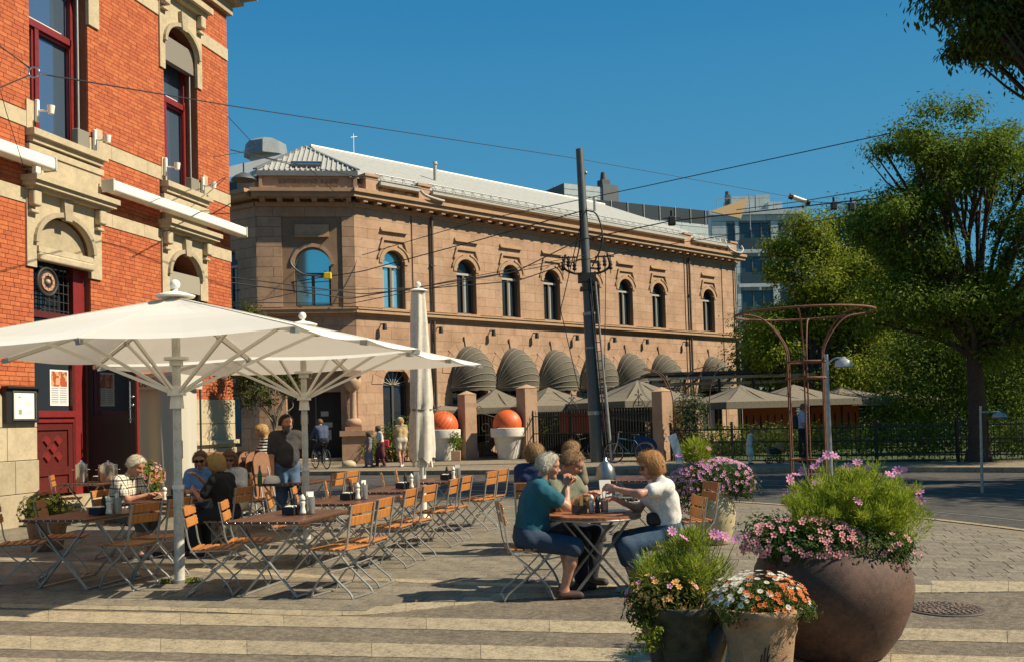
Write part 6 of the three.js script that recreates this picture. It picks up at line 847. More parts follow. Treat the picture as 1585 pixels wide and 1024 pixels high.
// feathery cosmos bush: threads of leaf fanning up and out of the pot
function feathery(parent, c, r, n, len, cols, name = 'feathery_foliage', thin = 0.004) {
  const P = [], C = []; for (let i = 0; i < n; i++) { let x, y, z; do { x = rr(-1, 1); y = rr(-1, 1); z = rr(-1, 1); } while (x * x + y * y + z * z > 1); const p = V(c.x + x * r[0], c.y + y * r[1], c.z + z * r[2]), d = V(x * 0.9 + gauss() * 0.6, 0.75 + y * 0.5 + gauss() * 0.45, z * 0.9 + gauss() * 0.6).normalize().multiplyScalar(len * rr(0.5, 1.3)), s = V(gauss(), gauss(), gauss()).cross(d).normalize().multiplyScalar(thin * rr(0.7, 1.5)), m = p.clone().addScaledVector(d, 0.5).add(V(gauss() * 0.01, gauss() * 0.01, gauss() * 0.01)), e = p.clone().add(d); P.push(p.x, p.y, p.z, m.x + s.x, m.y + s.y, m.z + s.z, m.x - s.x, m.y - s.y, m.z - s.z, m.x + s.x, m.y + s.y, m.z + s.z, e.x, e.y, e.z, m.x - s.x, m.y - s.y, m.z - s.z); const q = cols[(rnd() * cols.length) | 0], v = rr(0.75, 1.25); for (let k = 0; k < 6; k++) C.push(q[0] * v, q[1] * v, q[2] * v); }
  const g = new THREE.BufferGeometry(); g.setAttribute('position', new THREE.Float32BufferAttribute(P, 3)); g.setAttribute('color', new THREE.Float32BufferAttribute(C, 3)); g.computeVertexNormals(); g.setAttribute('uv', new THREE.BufferAttribute(new Float32Array(P.length / 3 * 2), 2)); const fm = mesh(name, g, M.leaf, parent, { keepUV: true }); fm.userData.kind = 'stuff'; return fm;
}
const FEATH = [[0.3, 0.37, 0.026], [0.36, 0.42, 0.032], [0.2, 0.27, 0.02], [0.42, 0.45, 0.045]];
function soil(r, y) { return cylY(r, r, 0.02, 0, y, 0, 24); }
const earth = mat(0.05, 0.032, 0.02, 1, { map: gRough });
{ // huge brown egg-shaped pot
  const p = atDepth(1288, 900, 6.62); const t = thing('brown_pot', 'huge rough brown egg shaped pot with pink flowers', 'pot', [p.x, 0.004, p.z]);
  mesh('pot', lathe([[0, 0], [0.3, 0], [0.33, 0.02], [0.43, 0.16], [0.505, 0.34], [0.525, 0.46], [0.51, 0.58], [0.455, 0.69], [0.385, 0.76], [0.375, 0.79], [0.35, 0.785], [0.345, 0.74], [0.3, 0.7], [0, 0.7]], 64), mat(0.13, 0.066, 0.043, 0.72, { map: tex(256, 1.3, (x, y, i) => { const v = 255 * (0.62 + 0.5 * N2[i] + 0.35 * (N3[i] - 0.5)); return [v, v * (0.95 + 0.1 * N1[i]), v * 0.97]; }), bumpMap: bumpTex(9, N3), bumpScale: 0.0016 }), t); mesh('soil', soil(0.33, 0.71), earth, t);
  const f = thing('cosmos_bush', 'bright green feathery cosmos bush with pink blooms in the brown pot', 'plant', [p.x, 0.72, p.z]);
  mesh('stems', Array.from({ length: 40 }, () => { const a = rr(0, 6.28), q = rr(0, 0.15), o = rr(0.1, 0.36); return rod(V(Math.cos(a) * q, 0, Math.sin(a) * q), V(0.1 + Math.cos(a) * o, rr(0.3, 0.62), Math.sin(a) * o), 0.005, 0.003, 4); }), mat(0.1, 0.14, 0.02, 0.8), f).userData.kind = 'stuff';
  for (let k = 0; k < 46; k++) { let x, y, z; do { x = rr(-1, 1); y = rr(-0.7, 1); z = rr(-1, 1); } while (x * x + y * y + z * z > 1); const q = rr(0.07, 0.15); feathery(f, V(0.14 + x * 0.4, 0.17 + y * 0.23, z * 0.33), [q * 1.1, q, q], Math.round(52000 * q * q), rr(0.045, 0.085), FEATH, 'feathery_spray', 0.0024); }
  for (let k = 0; k < 34; k++) { const a = rr(0, 6.283), e = rr(-0.1, 1.2), b = V(0.14 + Math.cos(a) * 0.38 * Math.cos(e), 0.2 + 0.23 * Math.sin(e), Math.sin(a) * 0.3 * Math.cos(e)), d = V(Math.cos(a) * Math.cos(e) + gauss() * 0.3, Math.sin(e) + 0.4, Math.sin(a) * Math.cos(e)).normalize(), L = rr(0.05, 0.12); for (let m = 0; m < 3; m++) feathery(f, b.clone().addScaledVector(d, L * (0.4 + m * 0.35)), [0.022, 0.022, 0.022], 45, 0.05, FEATH, 'wispy_tip', 0.0022); } 
  for (const [u, v, r, D] of [[1233, 735, 0.042, 6.8], [1243, 728, 0.04, 6.7], [1222, 742, 0.04, 6.9], [1262, 722, 0.04, 6.75], [1272, 712, 0.042, 6.9], [1281, 704, 0.04, 6.7], [1290, 705, 0.04, 7], [1312, 722, 0.04, 6.6], [1322, 728, 0.042, 6.7], [1328, 716, 0.038, 6.9], [1342, 726, 0.04, 6.6], [1378, 735, 0.04, 6.8], [1390, 728, 0.045, 6.7], [1400, 730, 0.04, 6.9], [1412, 755, 0.04, 6.75], [1422, 762, 0.04, 6.6], [1424, 775, 0.042, 6.7], [1327, 776, 0.036, 6.35], [1265, 747, 0.036, 6.6], [1216, 765, 0.03, 6.9]]) { const q = W(u, v, D).sub(f.position); bloom(f, 'cosmos', r, q, V(rr(-0.6, 0.6), rr(0.2, 1), rr(0.1, 1)), 'bloom'); mesh('flower_stalk', rod(V(q.x * 0.75 + 0.04, Math.max(0.25, q.y - 0.22), q.z * 0.7), q, 0.003, 0.002, 4), mat(0.1, 0.14, 0.02, 0.8), f); }
  const s = thing('petunia_trail', 'trailing small pink petunias spilling over the rim of the brown pot', 'plant', [p.x, 0.72, p.z]);
  leafMesh('foliage', [{ c: V(-0.22, 0.06, 0.2), r: [0.36, 0.15, 0.24], n: 2600 }, { c: V(-0.42, 0.12, 0.05), r: [0.22, 0.14, 0.2], n: 1000 }, { c: V(0.12, 0.04, 0.28), r: [0.32, 0.12, 0.18], n: 1500 }, { c: V(0.3, -0.02, 0.26), r: [0.18, 0.13, 0.14], n: 600 }, { c: V(0.42, 0.02, 0.1), r: [0.1, 0.08, 0.12], n: 250 }], 0.035, [[0.06, 0.11, 0.018], [0.1, 0.15, 0.025], [0.045, 0.08, 0.014]], s);
  for (let k = 0; k < 150; k++) { const [q, d] = onShell(V(-0.25, 0.06, 0.2), [0.4, 0.17, 0.27], -0.35, -0.1); bloom(s, 'petunia', 0.021, q, d.clone().lerp(V(0, 0.3, 1), 0.5)); } for (let k = 0; k < 22; k++) { const [q, d] = onShell(V(0.28, 0.0, 0.26), [0.22, 0.14, 0.17], -0.6, 0.1); bloom(s, 'petunia', 0.02, q, d); }
}
{ // terracotta pot of white and orange daisies
  const p = atDepth(1176, 960, 5.75), t = thing('terracotta_pot', 'pale terracotta pot with dark streaks holding white and orange daisies', 'pot', [p.x, 0.004, p.z]);
  mesh('pot', lathe([[0, 0], [0.15, 0], [0.16, 0.02], [0.2, 0.34], [0.215, 0.38], [0.212, 0.41], [0.235, 0.45], [0.255, 0.48], [0.258, 0.51], [0.245, 0.52], [0.225, 0.51], [0.21, 0.46], [0, 0.45]], 56), mat(0.5, 0.315, 0.175, 0.85, { map: tex(256, 1.6, (x, y, i) => { const v = 255 * (0.68 + 0.4 * N2[i] + 0.2 * (N3[i] - 0.5)); return [v, v * 0.98, v * 0.95]; }), bumpMap: bFine, bumpScale: 0.003 }), t); mesh('soil', soil(0.2, 0.465), earth, t);
  for (const [a, y, l] of [[0.02, 0.33, 0.15], [-0.1, 0.31, 0.2], [0.02, 0.27, 0.1], [-0.2, 0.27, 0.12], [0.22, 0.27, 0.02], [0.62, 0.25, 0.015]]) { const R = mix(0.16, 0.2, (y - 0.02) / 0.24) + 0.012, g = []; const q = []; for (let k = 0; k <= 5; k++) { const yy = y - l * k / 5, r2 = mix(0.16, 0.2, Math.max(0, yy - 0.02) / 0.32) + 0.0015; q.push(V(Math.sin(a - k * 0.03) * r2, yy, Math.cos(a - k * 0.03) * r2)); } mesh('streak', tube(q, 0.0045, 10, 5), mat(0.06, 0.04, 0.025, 0.9), t); }
  const f = thing('daisy_cushion', 'cushion of white and orange daisies filling the terracotta pot', 'plant', [p.x, 0.485, p.z]);
  leafMesh('foliage', [{ c: V(0, 0.05, 0), r: [0.27, 0.13, 0.24], n: 3600 }, { c: V(0.2, 0.02, 0.1), r: [0.12, 0.07, 0.12], n: 500 }, { c: V(-0.18, 0.02, 0.12), r: [0.12, 0.08, 0.12], n: 500 }], 0.035, [[0.08, 0.13, 0.02], [0.12, 0.17, 0.03], [0.06, 0.095, 0.018], [0.16, 0.18, 0.04]], f, { narrow: 0.28 });
  for (let k = 0; k < 190; k++) { const [q, d] = onShell(V(0, 0.06, 0), [0.29, 0.165, 0.26], -0.05, -0.75); const orange = q.z > 0.0 && q.x > -0.12 && q.y < 0.2 ? rnd() < 0.72 : rnd() < 0.1; q.y += rr(-0.03, 0.015); bloom(f, orange ? 'orange' : 'white', orange ? 0.018 : 0.019, q, d.clone().lerp(V(0, 1, 0.3), 0.35)); }
}
{ // dark glazed pot with mixed flowers on its left
  const p = atDepth(1062, 950, 6.15), t = thing('dark_pot', 'dark mottled pot with a blue glaze patch and mixed flowers', 'pot', [p.x, 0.004, p.z]);
  mesh('pot', lathe([[0, 0], [0.19, 0], [0.21, 0.03], [0.27, 0.27], [0.3, 0.43], [0.305, 0.47], [0.28, 0.48], [0.26, 0.45], [0, 0.42]], 48), mat(0.085, 0.07, 0.035, 0.5, { map: tex(256, 2, (x, y, i) => { const v = 255 * (0.3 + 1.1 * N1[i]); return [v, v, v * 0.9]; }), bumpMap: bFine, bumpScale: 0.004 }), t); mesh('soil', soil(0.25, 0.43), earth, t);
  { const g = []; const sh = []; for (let i = 0; i < 14; i++) { const a = i / 14 * 6.283; sh.push([0.42 + Math.cos(a) * (0.22 + 0.05 * Math.sin(a * 3)), 0.27 + Math.sin(a) * (0.1 + 0.02 * Math.cos(a * 4))]); } const q = new THREE.ShapeGeometry(new THREE.Shape(sh.map(s => new THREE.Vector2(...s))), 4), P = q.attributes.position; for (let i = 0; i < P.count; i++) { const a = P.getX(i), y = P.getY(i), r = mix(0.21, 0.305, Math.min(1, Math.max(0, (y - 0.03) / 0.38))) + 0.006; P.setXYZ(i, Math.sin(a + 0.1) * r, y, Math.cos(a + 0.1) * r); } q.computeVertexNormals(); mesh('glaze_patch', q, mat(0.012, 0.06, 0.1, 0.3), t); }
  const f = thing('mixed_flowers', 'loose mound of yellow green leaves with apricot and pink blooms in the dark pot', 'plant', [p.x, 0.44, p.z]);
  leafMesh('foliage', [{ c: V(-0.14, 0.1, 0.1), r: [0.24, 0.14, 0.2], n: 1700 }, { c: V(-0.28, 0.02, 0.12), r: [0.13, 0.12, 0.12], n: 600 }, { c: V(0.1, 0.1, 0), r: [0.2, 0.15, 0.18], n: 900 }], 0.038, [[0.13, 0.14, 0.02], [0.09, 0.11, 0.018], [0.18, 0.16, 0.03], [0.06, 0.08, 0.014]], f);
  leafMesh('trailing_sprigs', Array.from({ length: 14 }, () => ({ c: V(-0.32 + rr(-.12, .1), rr(-0.22, 0.0), 0.2 + rr(-.1, .1)), r: [0.05, 0.03, 0.04], n: 26 })), 0.03, LIME, f).userData.kind = 'stuff';
  for (let k = 0; k < 24; k++) { const a = rr(0, 6.283), q = Math.sqrt(rnd()), w = rr(0.05, 0.1); feathery(f, V(0.02 + Math.cos(a) * q * 0.3, rr(0.12, 0.46 - 0.16 * q), Math.sin(a) * q * 0.2), [w, w * 1.25, w], Math.round(48000 * w * w), rr(0.05, 0.09), [...FEATH, [0.12, 0.15, 0.02]], 'feathery_spray', 0.0024); } mesh('stems', Array.from({ length: 20 }, () => rod(V(rr(-.1, .1), 0, rr(-.1, .1)), V(rr(-.25, .25), rr(.2, .4), rr(-.15, .15)), 0.004, 0.002, 4)), mat(0.1, 0.14, 0.02, 0.8), f).userData.kind = 'stuff';
  for (const [u, v] of [[1105, 826], [1112, 828], [1117, 832], [1122, 830], [1095, 868], [1070, 855], [1078, 862], [1085, 873], [1140, 835], [1040, 822], [1058, 833]]) { const q = W(u, v, 6.1 + rr(-.1, .1)).sub(f.position); bloom(f, 'cosmos', 0.035, q, V(rr(-.6, .6), rr(.2, 1), rr(0, 1)), 'bloom'); mesh('flower_stalk', rod(V(q.x * 0.7, q.y - 0.2, q.z * 0.7), q, 0.003, 0.002, 4), mat(0.1, 0.14, 0.02, 0.8), f); }
  for (let k = 0; k < 30; k++) { const [q, d] = onShell(V(-0.16, 0.1, 0.12), [0.25, 0.15, 0.22], -0.3, 0.1); bloom(f, k % 4 ? 'apricot' : 'pink', 0.02, q, d); }
}
{ // cream urn behind the woman, full of pink petunias
  const p = atDepth(1108, 836, 12.3), t = thing('cream_urn', 'cream stone urn overflowing with pink petunias', 'urn', [p.x, 0.011, p.z]); mesh('pot', lathe([[0, 0], [0.15, 0], [0.17, 0.02], [0.235, 0.2], [0.265, 0.38], [0.255, 0.5], [0.2, 0.6], [0.18, 0.64], [0.205, 0.67], [0.19, 0.68], [0.16, 0.64], [0, 0.6]], 44), mat(0.5, 0.4, 0.22, 0.75, { map: gSoft, bumpMap: bFine, bumpScale: 0.003 }), t); mesh('soil', soil(0.15, 0.6), earth, t);
  const f = thing('petunia_mass', 'wide mass of pink petunias spilling over the cream urn', 'plant', [p.x, 0.68, p.z]); leafMesh('foliage', [{ c: V(-0.05, 0.15, 0), r: [0.5, 0.27, 0.35], n: 3000 }, { c: V(-0.32, -0.02, 0.1), r: [0.25, 0.3, 0.25], n: 1100 }, { c: V(0.34, 0.08, 0.1), r: [0.2, 0.2, 0.22], n: 900 }], 0.045, [[0.07, 0.11, 0.018], [0.11, 0.15, 0.025], [0.05, 0.08, 0.014]], f);
  for (let k = 0; k < 210; k++) { const [q, d] = onShell(V(-0.02, 0.12, 0), [0.54, 0.3, 0.38], -0.4, -0.1); bloom(f, 'pink', 0.024, q, d.clone().lerp(V(0, 0.4, 1), 0.4)); } for (let k = 0; k < 40; k++) { const [q, d] = onShell(V(-0.32, -0.04, 0.1), [0.28, 0.32, 0.28], -0.8, 0); bloom(f, 'pink', 0.022, q, d); }
  feathery(f, V(-0.2, 0.48, 0), [0.16, 0.16, 0.14], 1500, 0.1, FEATH, 'cosmos_leaves'); for (const [u, v] of [[1075, 691], [1077, 699], [1097, 694], [1052, 705], [1085, 712], [1004, 713], [996, 716], [1010, 709]]) { const q = W(u, v, 12.2).sub(f.position); bloom(f, 'cosmos', 0.045, q, V(rr(-.5, .5), 1, rr(0, 1)), 'tall_bloom'); mesh('flower_stalk', rod(V(q.x * 0.7, q.y - 0.25, q.z * 0.7), q, 0.004, 0.003, 4), mat(0.1, 0.14, 0.02, 0.8), f); }
}
{ // flower pots near the house: yellow flowers, pinkish pot by the porch
  const p = atDepth(72, 800, 13.6), t = thing('yellow_flower_pot', 'low pot of yellow flowers between the shaded tables', 'pot', [p.x, 0.011, p.z]); mesh('pot', lathe([[0, 0], [0.2, 0], [0.26, 0.36], [0.28, 0.4], [0.25, 0.4], [0, 0.34]], 28), mat(0.3, 0.16, 0.08, 0.8, { map: gRough }), t); leafMesh('foliage', [{ c: V(0, 0.55, 0), r: [0.36, 0.25, 0.3], n: 1500 }], 0.06, [[0.16, 0.18, 0.02], [0.22, 0.22, 0.03], [0.1, 0.12, 0.02]], t); for (let k = 0; k < 70; k++) { const [q, d] = onShell(V(0, 0.55, 0), [0.38, 0.27, 0.32], -0.2, -0.3); bloom(t, 'yellow', 0.028, q, d); }
  const p2 = atDepth(228, 735, 17.6), t2 = thing('porch_flower_pot', 'pot of pale pink flowers at the foot of the fabric porch', 'pot', [p2.x, 0.011, p2.z]); mesh('pot', lathe([[0, 0], [0.2, 0], [0.24, 0.45], [0.26, 0.48], [0.22, 0.48], [0, 0.42]], 28), mat(0.25, 0.13, 0.07, 0.8), t2); leafMesh('foliage', [{ c: V(0, 0.75, 0), r: [0.3, 0.32, 0.26], n: 900 }], 0.07, GREEN, t2); for (let k = 0; k < 40; k++) { const [q, d] = onShell(V(0, 0.75, 0), [0.32, 0.34, 0.28], -0.2, -0.2); bloom(t2, 'petunia', 0.03, q, d); }
}
// ---------------------------------------------------------------- people: skeletons turned into one continuous skin
function capField(bones, cell, k = 0.03, clip = null, pad = 0.03) { // smooth union of tapered capsules, meshed with surface nets
  const lo = V(1e9, 1e9, 1e9), hi = V(-1e9, -1e9, -1e9); for (const b of bones) for (const [p, r] of [[b[0], b[2]], [b[1], b[3]]]) { lo.min(V(p.x - r, p.y - r, p.z - r)); hi.max(V(p.x + r, p.y + r, p.z + r)); }
  lo.addScalar(-pad); hi.addScalar(pad); const nx = Math.ceil((hi.x - lo.x) / cell) + 1, ny = Math.ceil((hi.y - lo.y) / cell) + 1, nz = Math.ceil((hi.z - lo.z) / cell) + 1, F = new Float32Array(nx * ny * nz).fill(1);
  const smin = (a, b) => { const h = Math.max(k - Math.abs(a - b), 0) / k; return Math.min(a, b) - h * h * k * 0.25; };
  for (const [a, b, ra, rb] of bones) {
    const R = Math.max(ra, rb) + k + 2 * cell, i0 = Math.max(0, Math.floor((Math.min(a.x, b.x) - R - lo.x) / cell)), i1 = Math.min(nx - 1, Math.ceil((Math.max(a.x, b.x) + R - lo.x) / cell)), j0 = Math.max(0, Math.floor((Math.min(a.y, b.y) - R - lo.y) / cell)), j1 = Math.min(ny - 1, Math.ceil((Math.max(a.y, b.y) + R - lo.y) / cell)), k0 = Math.max(0, Math.floor((Math.min(a.z, b.z) - R - lo.z) / cell)), k1 = Math.min(nz - 1, Math.ceil((Math.max(a.z, b.z) + R - lo.z) / cell));
    const dx = b.x - a.x, dy = b.y - a.y, dz = b.z - a.z, L2 = dx * dx + dy * dy + dz * dz || 1e-9;
    for (let q = k0; q <= k1; q++) for (let j = j0; j <= j1; j++) for (let i = i0; i <= i1; i++) { const px = lo.x + i * cell - a.x, py = lo.y + j * cell - a.y, pz = lo.z + q * cell - a.z, t = Math.min(1, Math.max(0, (px * dx + py * dy + pz * dz) / L2)), ex = px - dx * t, ey = py - dy * t, ez = pz - dz * t, d = Math.sqrt(ex * ex + ey * ey + ez * ez) - (ra + (rb - ra) * t), o = (q * ny + j) * nx + i; F[o] = smin(F[o], d); }
  }
  if (clip) for (let q = 0; q < nz; q++) for (let j = 0; j < ny; j++) for (let i = 0; i < nx; i++) { const o = (q * ny + j) * nx + i; if (F[o] < 0.1) F[o] = Math.max(F[o], clip(lo.x + i * cell, lo.y + j * cell, lo.z + q * cell, F[o])); }
  const id = new Int32Array(nx * ny * nz).fill(-1), P = [], I = [], at = (i, j, q) => F[(q * ny + j) * nx + i];
  const E = [[0, 1], [2, 3], [4, 5], [6, 7], [0, 2], [1, 3], [4, 6], [5, 7], [0, 4], [1, 5], [2, 6], [3, 7]];
  for (let q = 0; q < nz - 1; q++) for (let j = 0; j < ny - 1; j++) for (let i = 0; i < nx - 1; i++) {
    const v = []; let m = 0; for (let c = 0; c < 8; c++) { const f = at(i + (c & 1), j + ((c >> 1) & 1), q + (c >> 2)); v.push(f); if (f < 0) m |= 1 << c; } if (m === 0 || m === 255) continue;
    let x = 0, y = 0, z = 0, n = 0; for (const [a, b] of E) if ((v[a] < 0) !== (v[b] < 0)) { const t = v[a] / (v[a] - v[b]); x += (a & 1) + ((b & 1) - (a & 1)) * t; y += ((a >> 1) & 1) + (((b >> 1) & 1) - ((a >> 1) & 1)) * t; z += (a >> 2) + ((b >> 2) - (a >> 2)) * t; n++; }
    id[(q * ny + j) * nx + i] = P.length / 3; P.push(lo.x + (i + x / n) * cell, lo.y + (j + y / n) * cell, lo.z + (q + z / n) * cell);
  }
  const G = (i, j, q) => id[(q * ny + j) * nx + i], quad = (a, b, c, d, f) => { if (a < 0 || b < 0 || c < 0 || d < 0) return; if (f) I.push(a, b, c, a, c, d); else I.push(a, c, b, a, d, c); };
  for (let q = 1; q < nz - 1; q++) for (let j = 1; j < ny - 1; j++) for (let i = 1; i < nx - 1; i++) { const s = at(i, j, q) < 0; if (s !== at(i + 1, j, q) < 0) quad(G(i, j - 1, q - 1), G(i, j, q - 1), G(i, j, q), G(i, j - 1, q), s); if (s !== at(i, j + 1, q) < 0) quad(G(i - 1, j, q - 1), G(i - 1, j, q), G(i, j, q), G(i, j, q - 1), s); if (s !== at(i, j, q + 1) < 0) quad(G(i - 1, j - 1, q), G(i, j - 1, q), G(i, j, q), G(i - 1, j, q), s); }
  const g = new THREE.BufferGeometry(); g.setAttribute('position', new THREE.Float32BufferAttribute(P, 3)); g.setIndex(I); g.computeVertexNormals(); return g.toNonIndexed();
}
function bend(a, b, l1, l2, hint) { // middle joint of a two-bone limb
  const d = V().subVectors(b, a); let L = d.length(); const max = (l1 + l2) * 0.995; if (L > max) { b.copy(a).addScaledVector(d, max / L); d.subVectors(b, a); L = max; } d.normalize(); const x = (l1 * l1 - l2 * l2 + L * L) / (2 * L), h = Math.sqrt(Math.max(0, l1 * l1 - x * x)), n = hint.clone().addScaledVector(d, -hint.dot(d)).normalize(); return a.clone().addScaledVector(d, x).addScaledVector(n, h);
}
const cloth = (r, g, b, o = {}) => mat(r, g, b, 0.95, { map: gFine, bumpMap: bCoarse, bumpScale: 0.006, ...o });
const denim = cloth(0.035, 0.06, 0.1), skinM = [[0.48, 0.24, 0.145], [0.54, 0.28, 0.17], [0.4, 0.19, 0.115]].map(c => mat(...c, 0.5, { map: tex(128, 5, (x, y) => { const i = (y * 2) * 256 + x * 2, v = 255 * (0.8 + 0.28 * N2[i] + 0.12 * (N3[i] - 0.5)); return [v, v * (0.9 + 0.14 * N1[i]), v * (0.9 + 0.12 * N1[i])]; }), bumpMap: bFine, bumpScale: 0.001 }));
const plaid = cloth(1, 1, 1, { map: tex(128, 10, (x, y) => { let v = 205; const s = [0, 0, 0]; const band = q => q < 22 ? 0.42 : q > 58 && q < 66 ? 0.5 : q > 90 && q < 96 ? 0.55 : 1; const k = band(x) * band(y); return [v * k * 1.02, v * k * 0.97, v * k * 0.86]; }) });
const stripes = cloth(1, 1, 1, { map: tex(64, 9, (x, y) => y % 32 < 17 ? [24, 24, 26] : [205, 198, 182]) });
function person(o) {
  const t = thing('person', o.label, 'person', o.pos, Math.atan2(-o.face.z, o.face.x)), S = o.scale || 1, sit = !!o.sit, far = !!o.far, fem = o.fem ? 1 : 0; if (S !== 1) t.scale.setScalar(S);
  const skin = o.skin || skinM[0], hipY = o.hipY ?? (sit ? 0.56 : 0.93), hip = V(o.hipX ?? 0, hipY, 0), lean = o.lean ?? (sit ? 0.15 : 0.02), up = V(Math.sin(lean), Math.cos(lean), 0);
  const hw = 0.085 + 0.01 * fem, sw = (o.shoulders ?? (fem ? 0.165 : 0.19)), torso = fem ? 0.42 : 0.45, chest = hip.clone().addScaledVector(up, torso * 0.72), sh = hip.clone().addScaledVector(up, torso), neck = hip.clone().addScaledVector(up, torso + 0.075).add(V(0.015 + 0.04 * lean, 0, 0));
  const twist = o.twist ?? 0, side = V(Math.sin(twist), 0, Math.cos(twist)); // towards the right hand
  const SH = s => sh.clone().addScaledVector(side, s * sw), HP = s => hip.clone().add(V(0, -0.03, s * hw));
  const hy = o.headYaw ?? 0, hp = o.headPitch ?? 0, hq = new THREE.Quaternion().setFromEuler(new THREE.Euler(0, -hy, 0)).multiply(new THREE.Quaternion().setFromEuler(new THREE.Euler(0, 0, -hp))), head = neck.clone().add(V(0.035 + 0.1 * lean + 0.06 * Math.sin(hp), 0.125, 0)), hd = (x, y, z) => V(x, y, z).applyQuaternion(hq).add(head);
  const ua = 0.29, fa = 0.25, th = 0.43, sk = 0.42;
  const H = { R: o.handR ? V(...o.handR) : SH(1).add(V(0.08, -0.53, 0.06)), L: o.handL ? V(...o.handL) : SH(-1).add(V(0.08, -0.53, -0.06)) }, Ft = { R: o.footR ? V(...o.footR) : sit ? V(hip.x + 0.4, 0.08, 0.11) : V(0, 0.08, 0.1), L: o.footL ? V(...o.footL) : sit ? V(hip.x + 0.36, 0.08, -0.11) : V(0.02, 0.08, -0.1) };
  const B = [], shirt = [], trou = [], shoes = [], hair = [], A = {}; const e = 0.021, belly = o.belly ?? 0;
  const trunk = (x, l) => { for (const s of [-1, 1]) { l.push([hip.clone().add(V(0, 0.02, s * 0.06)), chest.clone().addScaledVector(side, s * 0.075), 0.105 + x + belly * 0.2, 0.112 - 0.012 * fem + x]); l.push([chest.clone().addScaledVector(side, s * 0.075), SH(s * 0.62), 0.11 - 0.012 * fem + x, 0.07 + x]); } l.push([SH(-0.85), SH(0.85), 0.062 + x, 0.062 + x]); l.push([sh, neck, 0.07 + x, 0.052 + x * 0.4]); if (belly) l.push([hip.clone().add(V(0.06, 0.12, 0)), hip.clone().add(V(0.06, 0.22, 0)), 0.12 + belly + x, 0.11 + belly + x]); if (fem) for (const s of [-1, 1]) l.push([chest.clone().add(V(0.085, -0.02, s * 0.07)), chest.clone().add(V(0.085, -0.02, s * 0.07)), 0.06 + x, 0.06 + x]); };
  trunk(0, B); trunk(e, shirt);
  B.push([HP(-1), HP(1), 0.11, 0.11]);
  for (const [k, s] of [['R', 1], ['L', -1]]) {
    const a = SH(s), h = H[k], el = bend(a, h, ua, fa, o['elbow' + k] ? V(...o['elbow' + k]) : V(-0.5, -0.8, s * 0.6)); A[k] = [a, el, h]; const w = fem ? 0.9 : 1;
    B.push([a, el, 0.052 * w, 0.04 * w], [el, h, 0.04 * w, 0.027 * w]);
    const sl = o.sleeve ?? 0.62; if (sl > 0) { const cut = sl <= 1 ? a.clone().lerp(el, sl) : null; shirt.push([a, cut || el, 0.052 * w + e * 1.15, (cut ? 0.047 : 0.042) * w + e * 1.4]); if (!cut) shirt.push([el, el.clone().lerp(h, sl - 1), 0.042 * w + e, 0.03 * w + e]); }
    const f = Ft[k], p = HP(s), kn = bend(p, f.clone(), th, sk, o['knee' + k] ? V(...o['knee' + k]) : V(1, 0.25, s * 0.1)), an = f.clone(); const foot = o.toes ? V(...o.toes) : V(1, 0, 0);
    B.push([p, kn, 0.083, 0.056], [kn, kn.clone().lerp(an, 0.35), 0.054, 0.056], [kn.clone().lerp(an, 0.35), an, 0.056, 0.036]); const heel = an.clone().add(V(-0.03, -0.045, 0)), toe = an.clone().addScaledVector(foot, 0.14).add(V(0, -0.05, s * 0.015)); B.push([an, heel, 0.036, 0.032], [heel, toe, 0.032, 0.026]);
    shoes.push([heel, toe, 0.043, 0.038], [an.clone().add(V(0, -0.02, 0)), heel, 0.04, 0.042], [heel.clone().add(V(0, -0.012, 0)), toe.clone().add(V(0.01, -0.008, 0)), 0.036, 0.034]);
    const leg = o.legs ?? 1; trou.push([p, leg < 0.5 ? p.clone().lerp(kn, leg * 2) : kn, 0.085 + e, (leg < 0.5 ? 0.075 : 0.06) + e * 1.3]); if (leg > 0.5) trou.push([kn, kn.clone().lerp(an, Math.min(0.96, (leg - 0.5) * 2)), 0.06 + e, (leg > 0.9 ? 0.05 : 0.058) + e]);
  }
  trou.push([HP(-1).add(V(0, 0.02, 0)), HP(1).add(V(0, 0.02, 0)), 0.112 + e, 0.112 + e], [hip.clone().add(V(0, 0.07, -0.06)), hip.clone().add(V(0, 0.07, 0.06)), 0.1 + e, 0.1 + e]);
  if (o.skirt) { const m = V().addVectors(Ft.R, Ft.L).multiplyScalar(0.5); const y = o.skirt; const c = hip.clone().lerp(V(m.x, 0, m.z), y); for (const s of [-1, 1]) trou.push([hip.clone().add(V(0, 0, s * 0.06)), c.clone().add(V(0, 0, s * 0.1)), 0.12, 0.16]); }
  // head: skull, brow, cheeks, jaw, nose, lips, ears, neck
  const HB = [[hd(-0.03, 0.032, 0), hd(0.018, 0.03, 0), 0.083, 0.08], [hd(-0.02, 0, -0.012), hd(-0.02, 0, 0.012), 0.07, 0.07], [hd(0.012, -0.035, 0), hd(0.045, -0.08, 0), 0.062, 0.036], [hd(0.052, -0.09, 0), hd(0.06, -0.095, 0), 0.026, 0.024], [hd(0.074, 0.028, -0.028), hd(0.074, 0.028, 0.028), 0.017, 0.017], [hd(0.087, 0.006, 0), hd(0.105, -0.03, 0), 0.009, 0.014], [hd(0.094, -0.036, -0.011), hd(0.094, -0.036, 0.011), 0.009, 0.009], [hd(0.084, -0.06, -0.016), hd(0.084, -0.06, 0.016), 0.008, 0.008], [hd(0.056, -0.03, -0.036), hd(0.056, -0.03, 0.036), 0.03, 0.03], [hd(0.0, 0.015, -0.08), hd(-0.008, -0.022, -0.076), 0.017, 0.011], [hd(0.0, 0.015, 0.08), hd(-0.008, -0.022, 0.076), 0.017, 0.011], [neck.clone().add(V(-0.01, -0.04, 0)), hd(-0.025, -0.05, 0), 0.056, 0.055]];
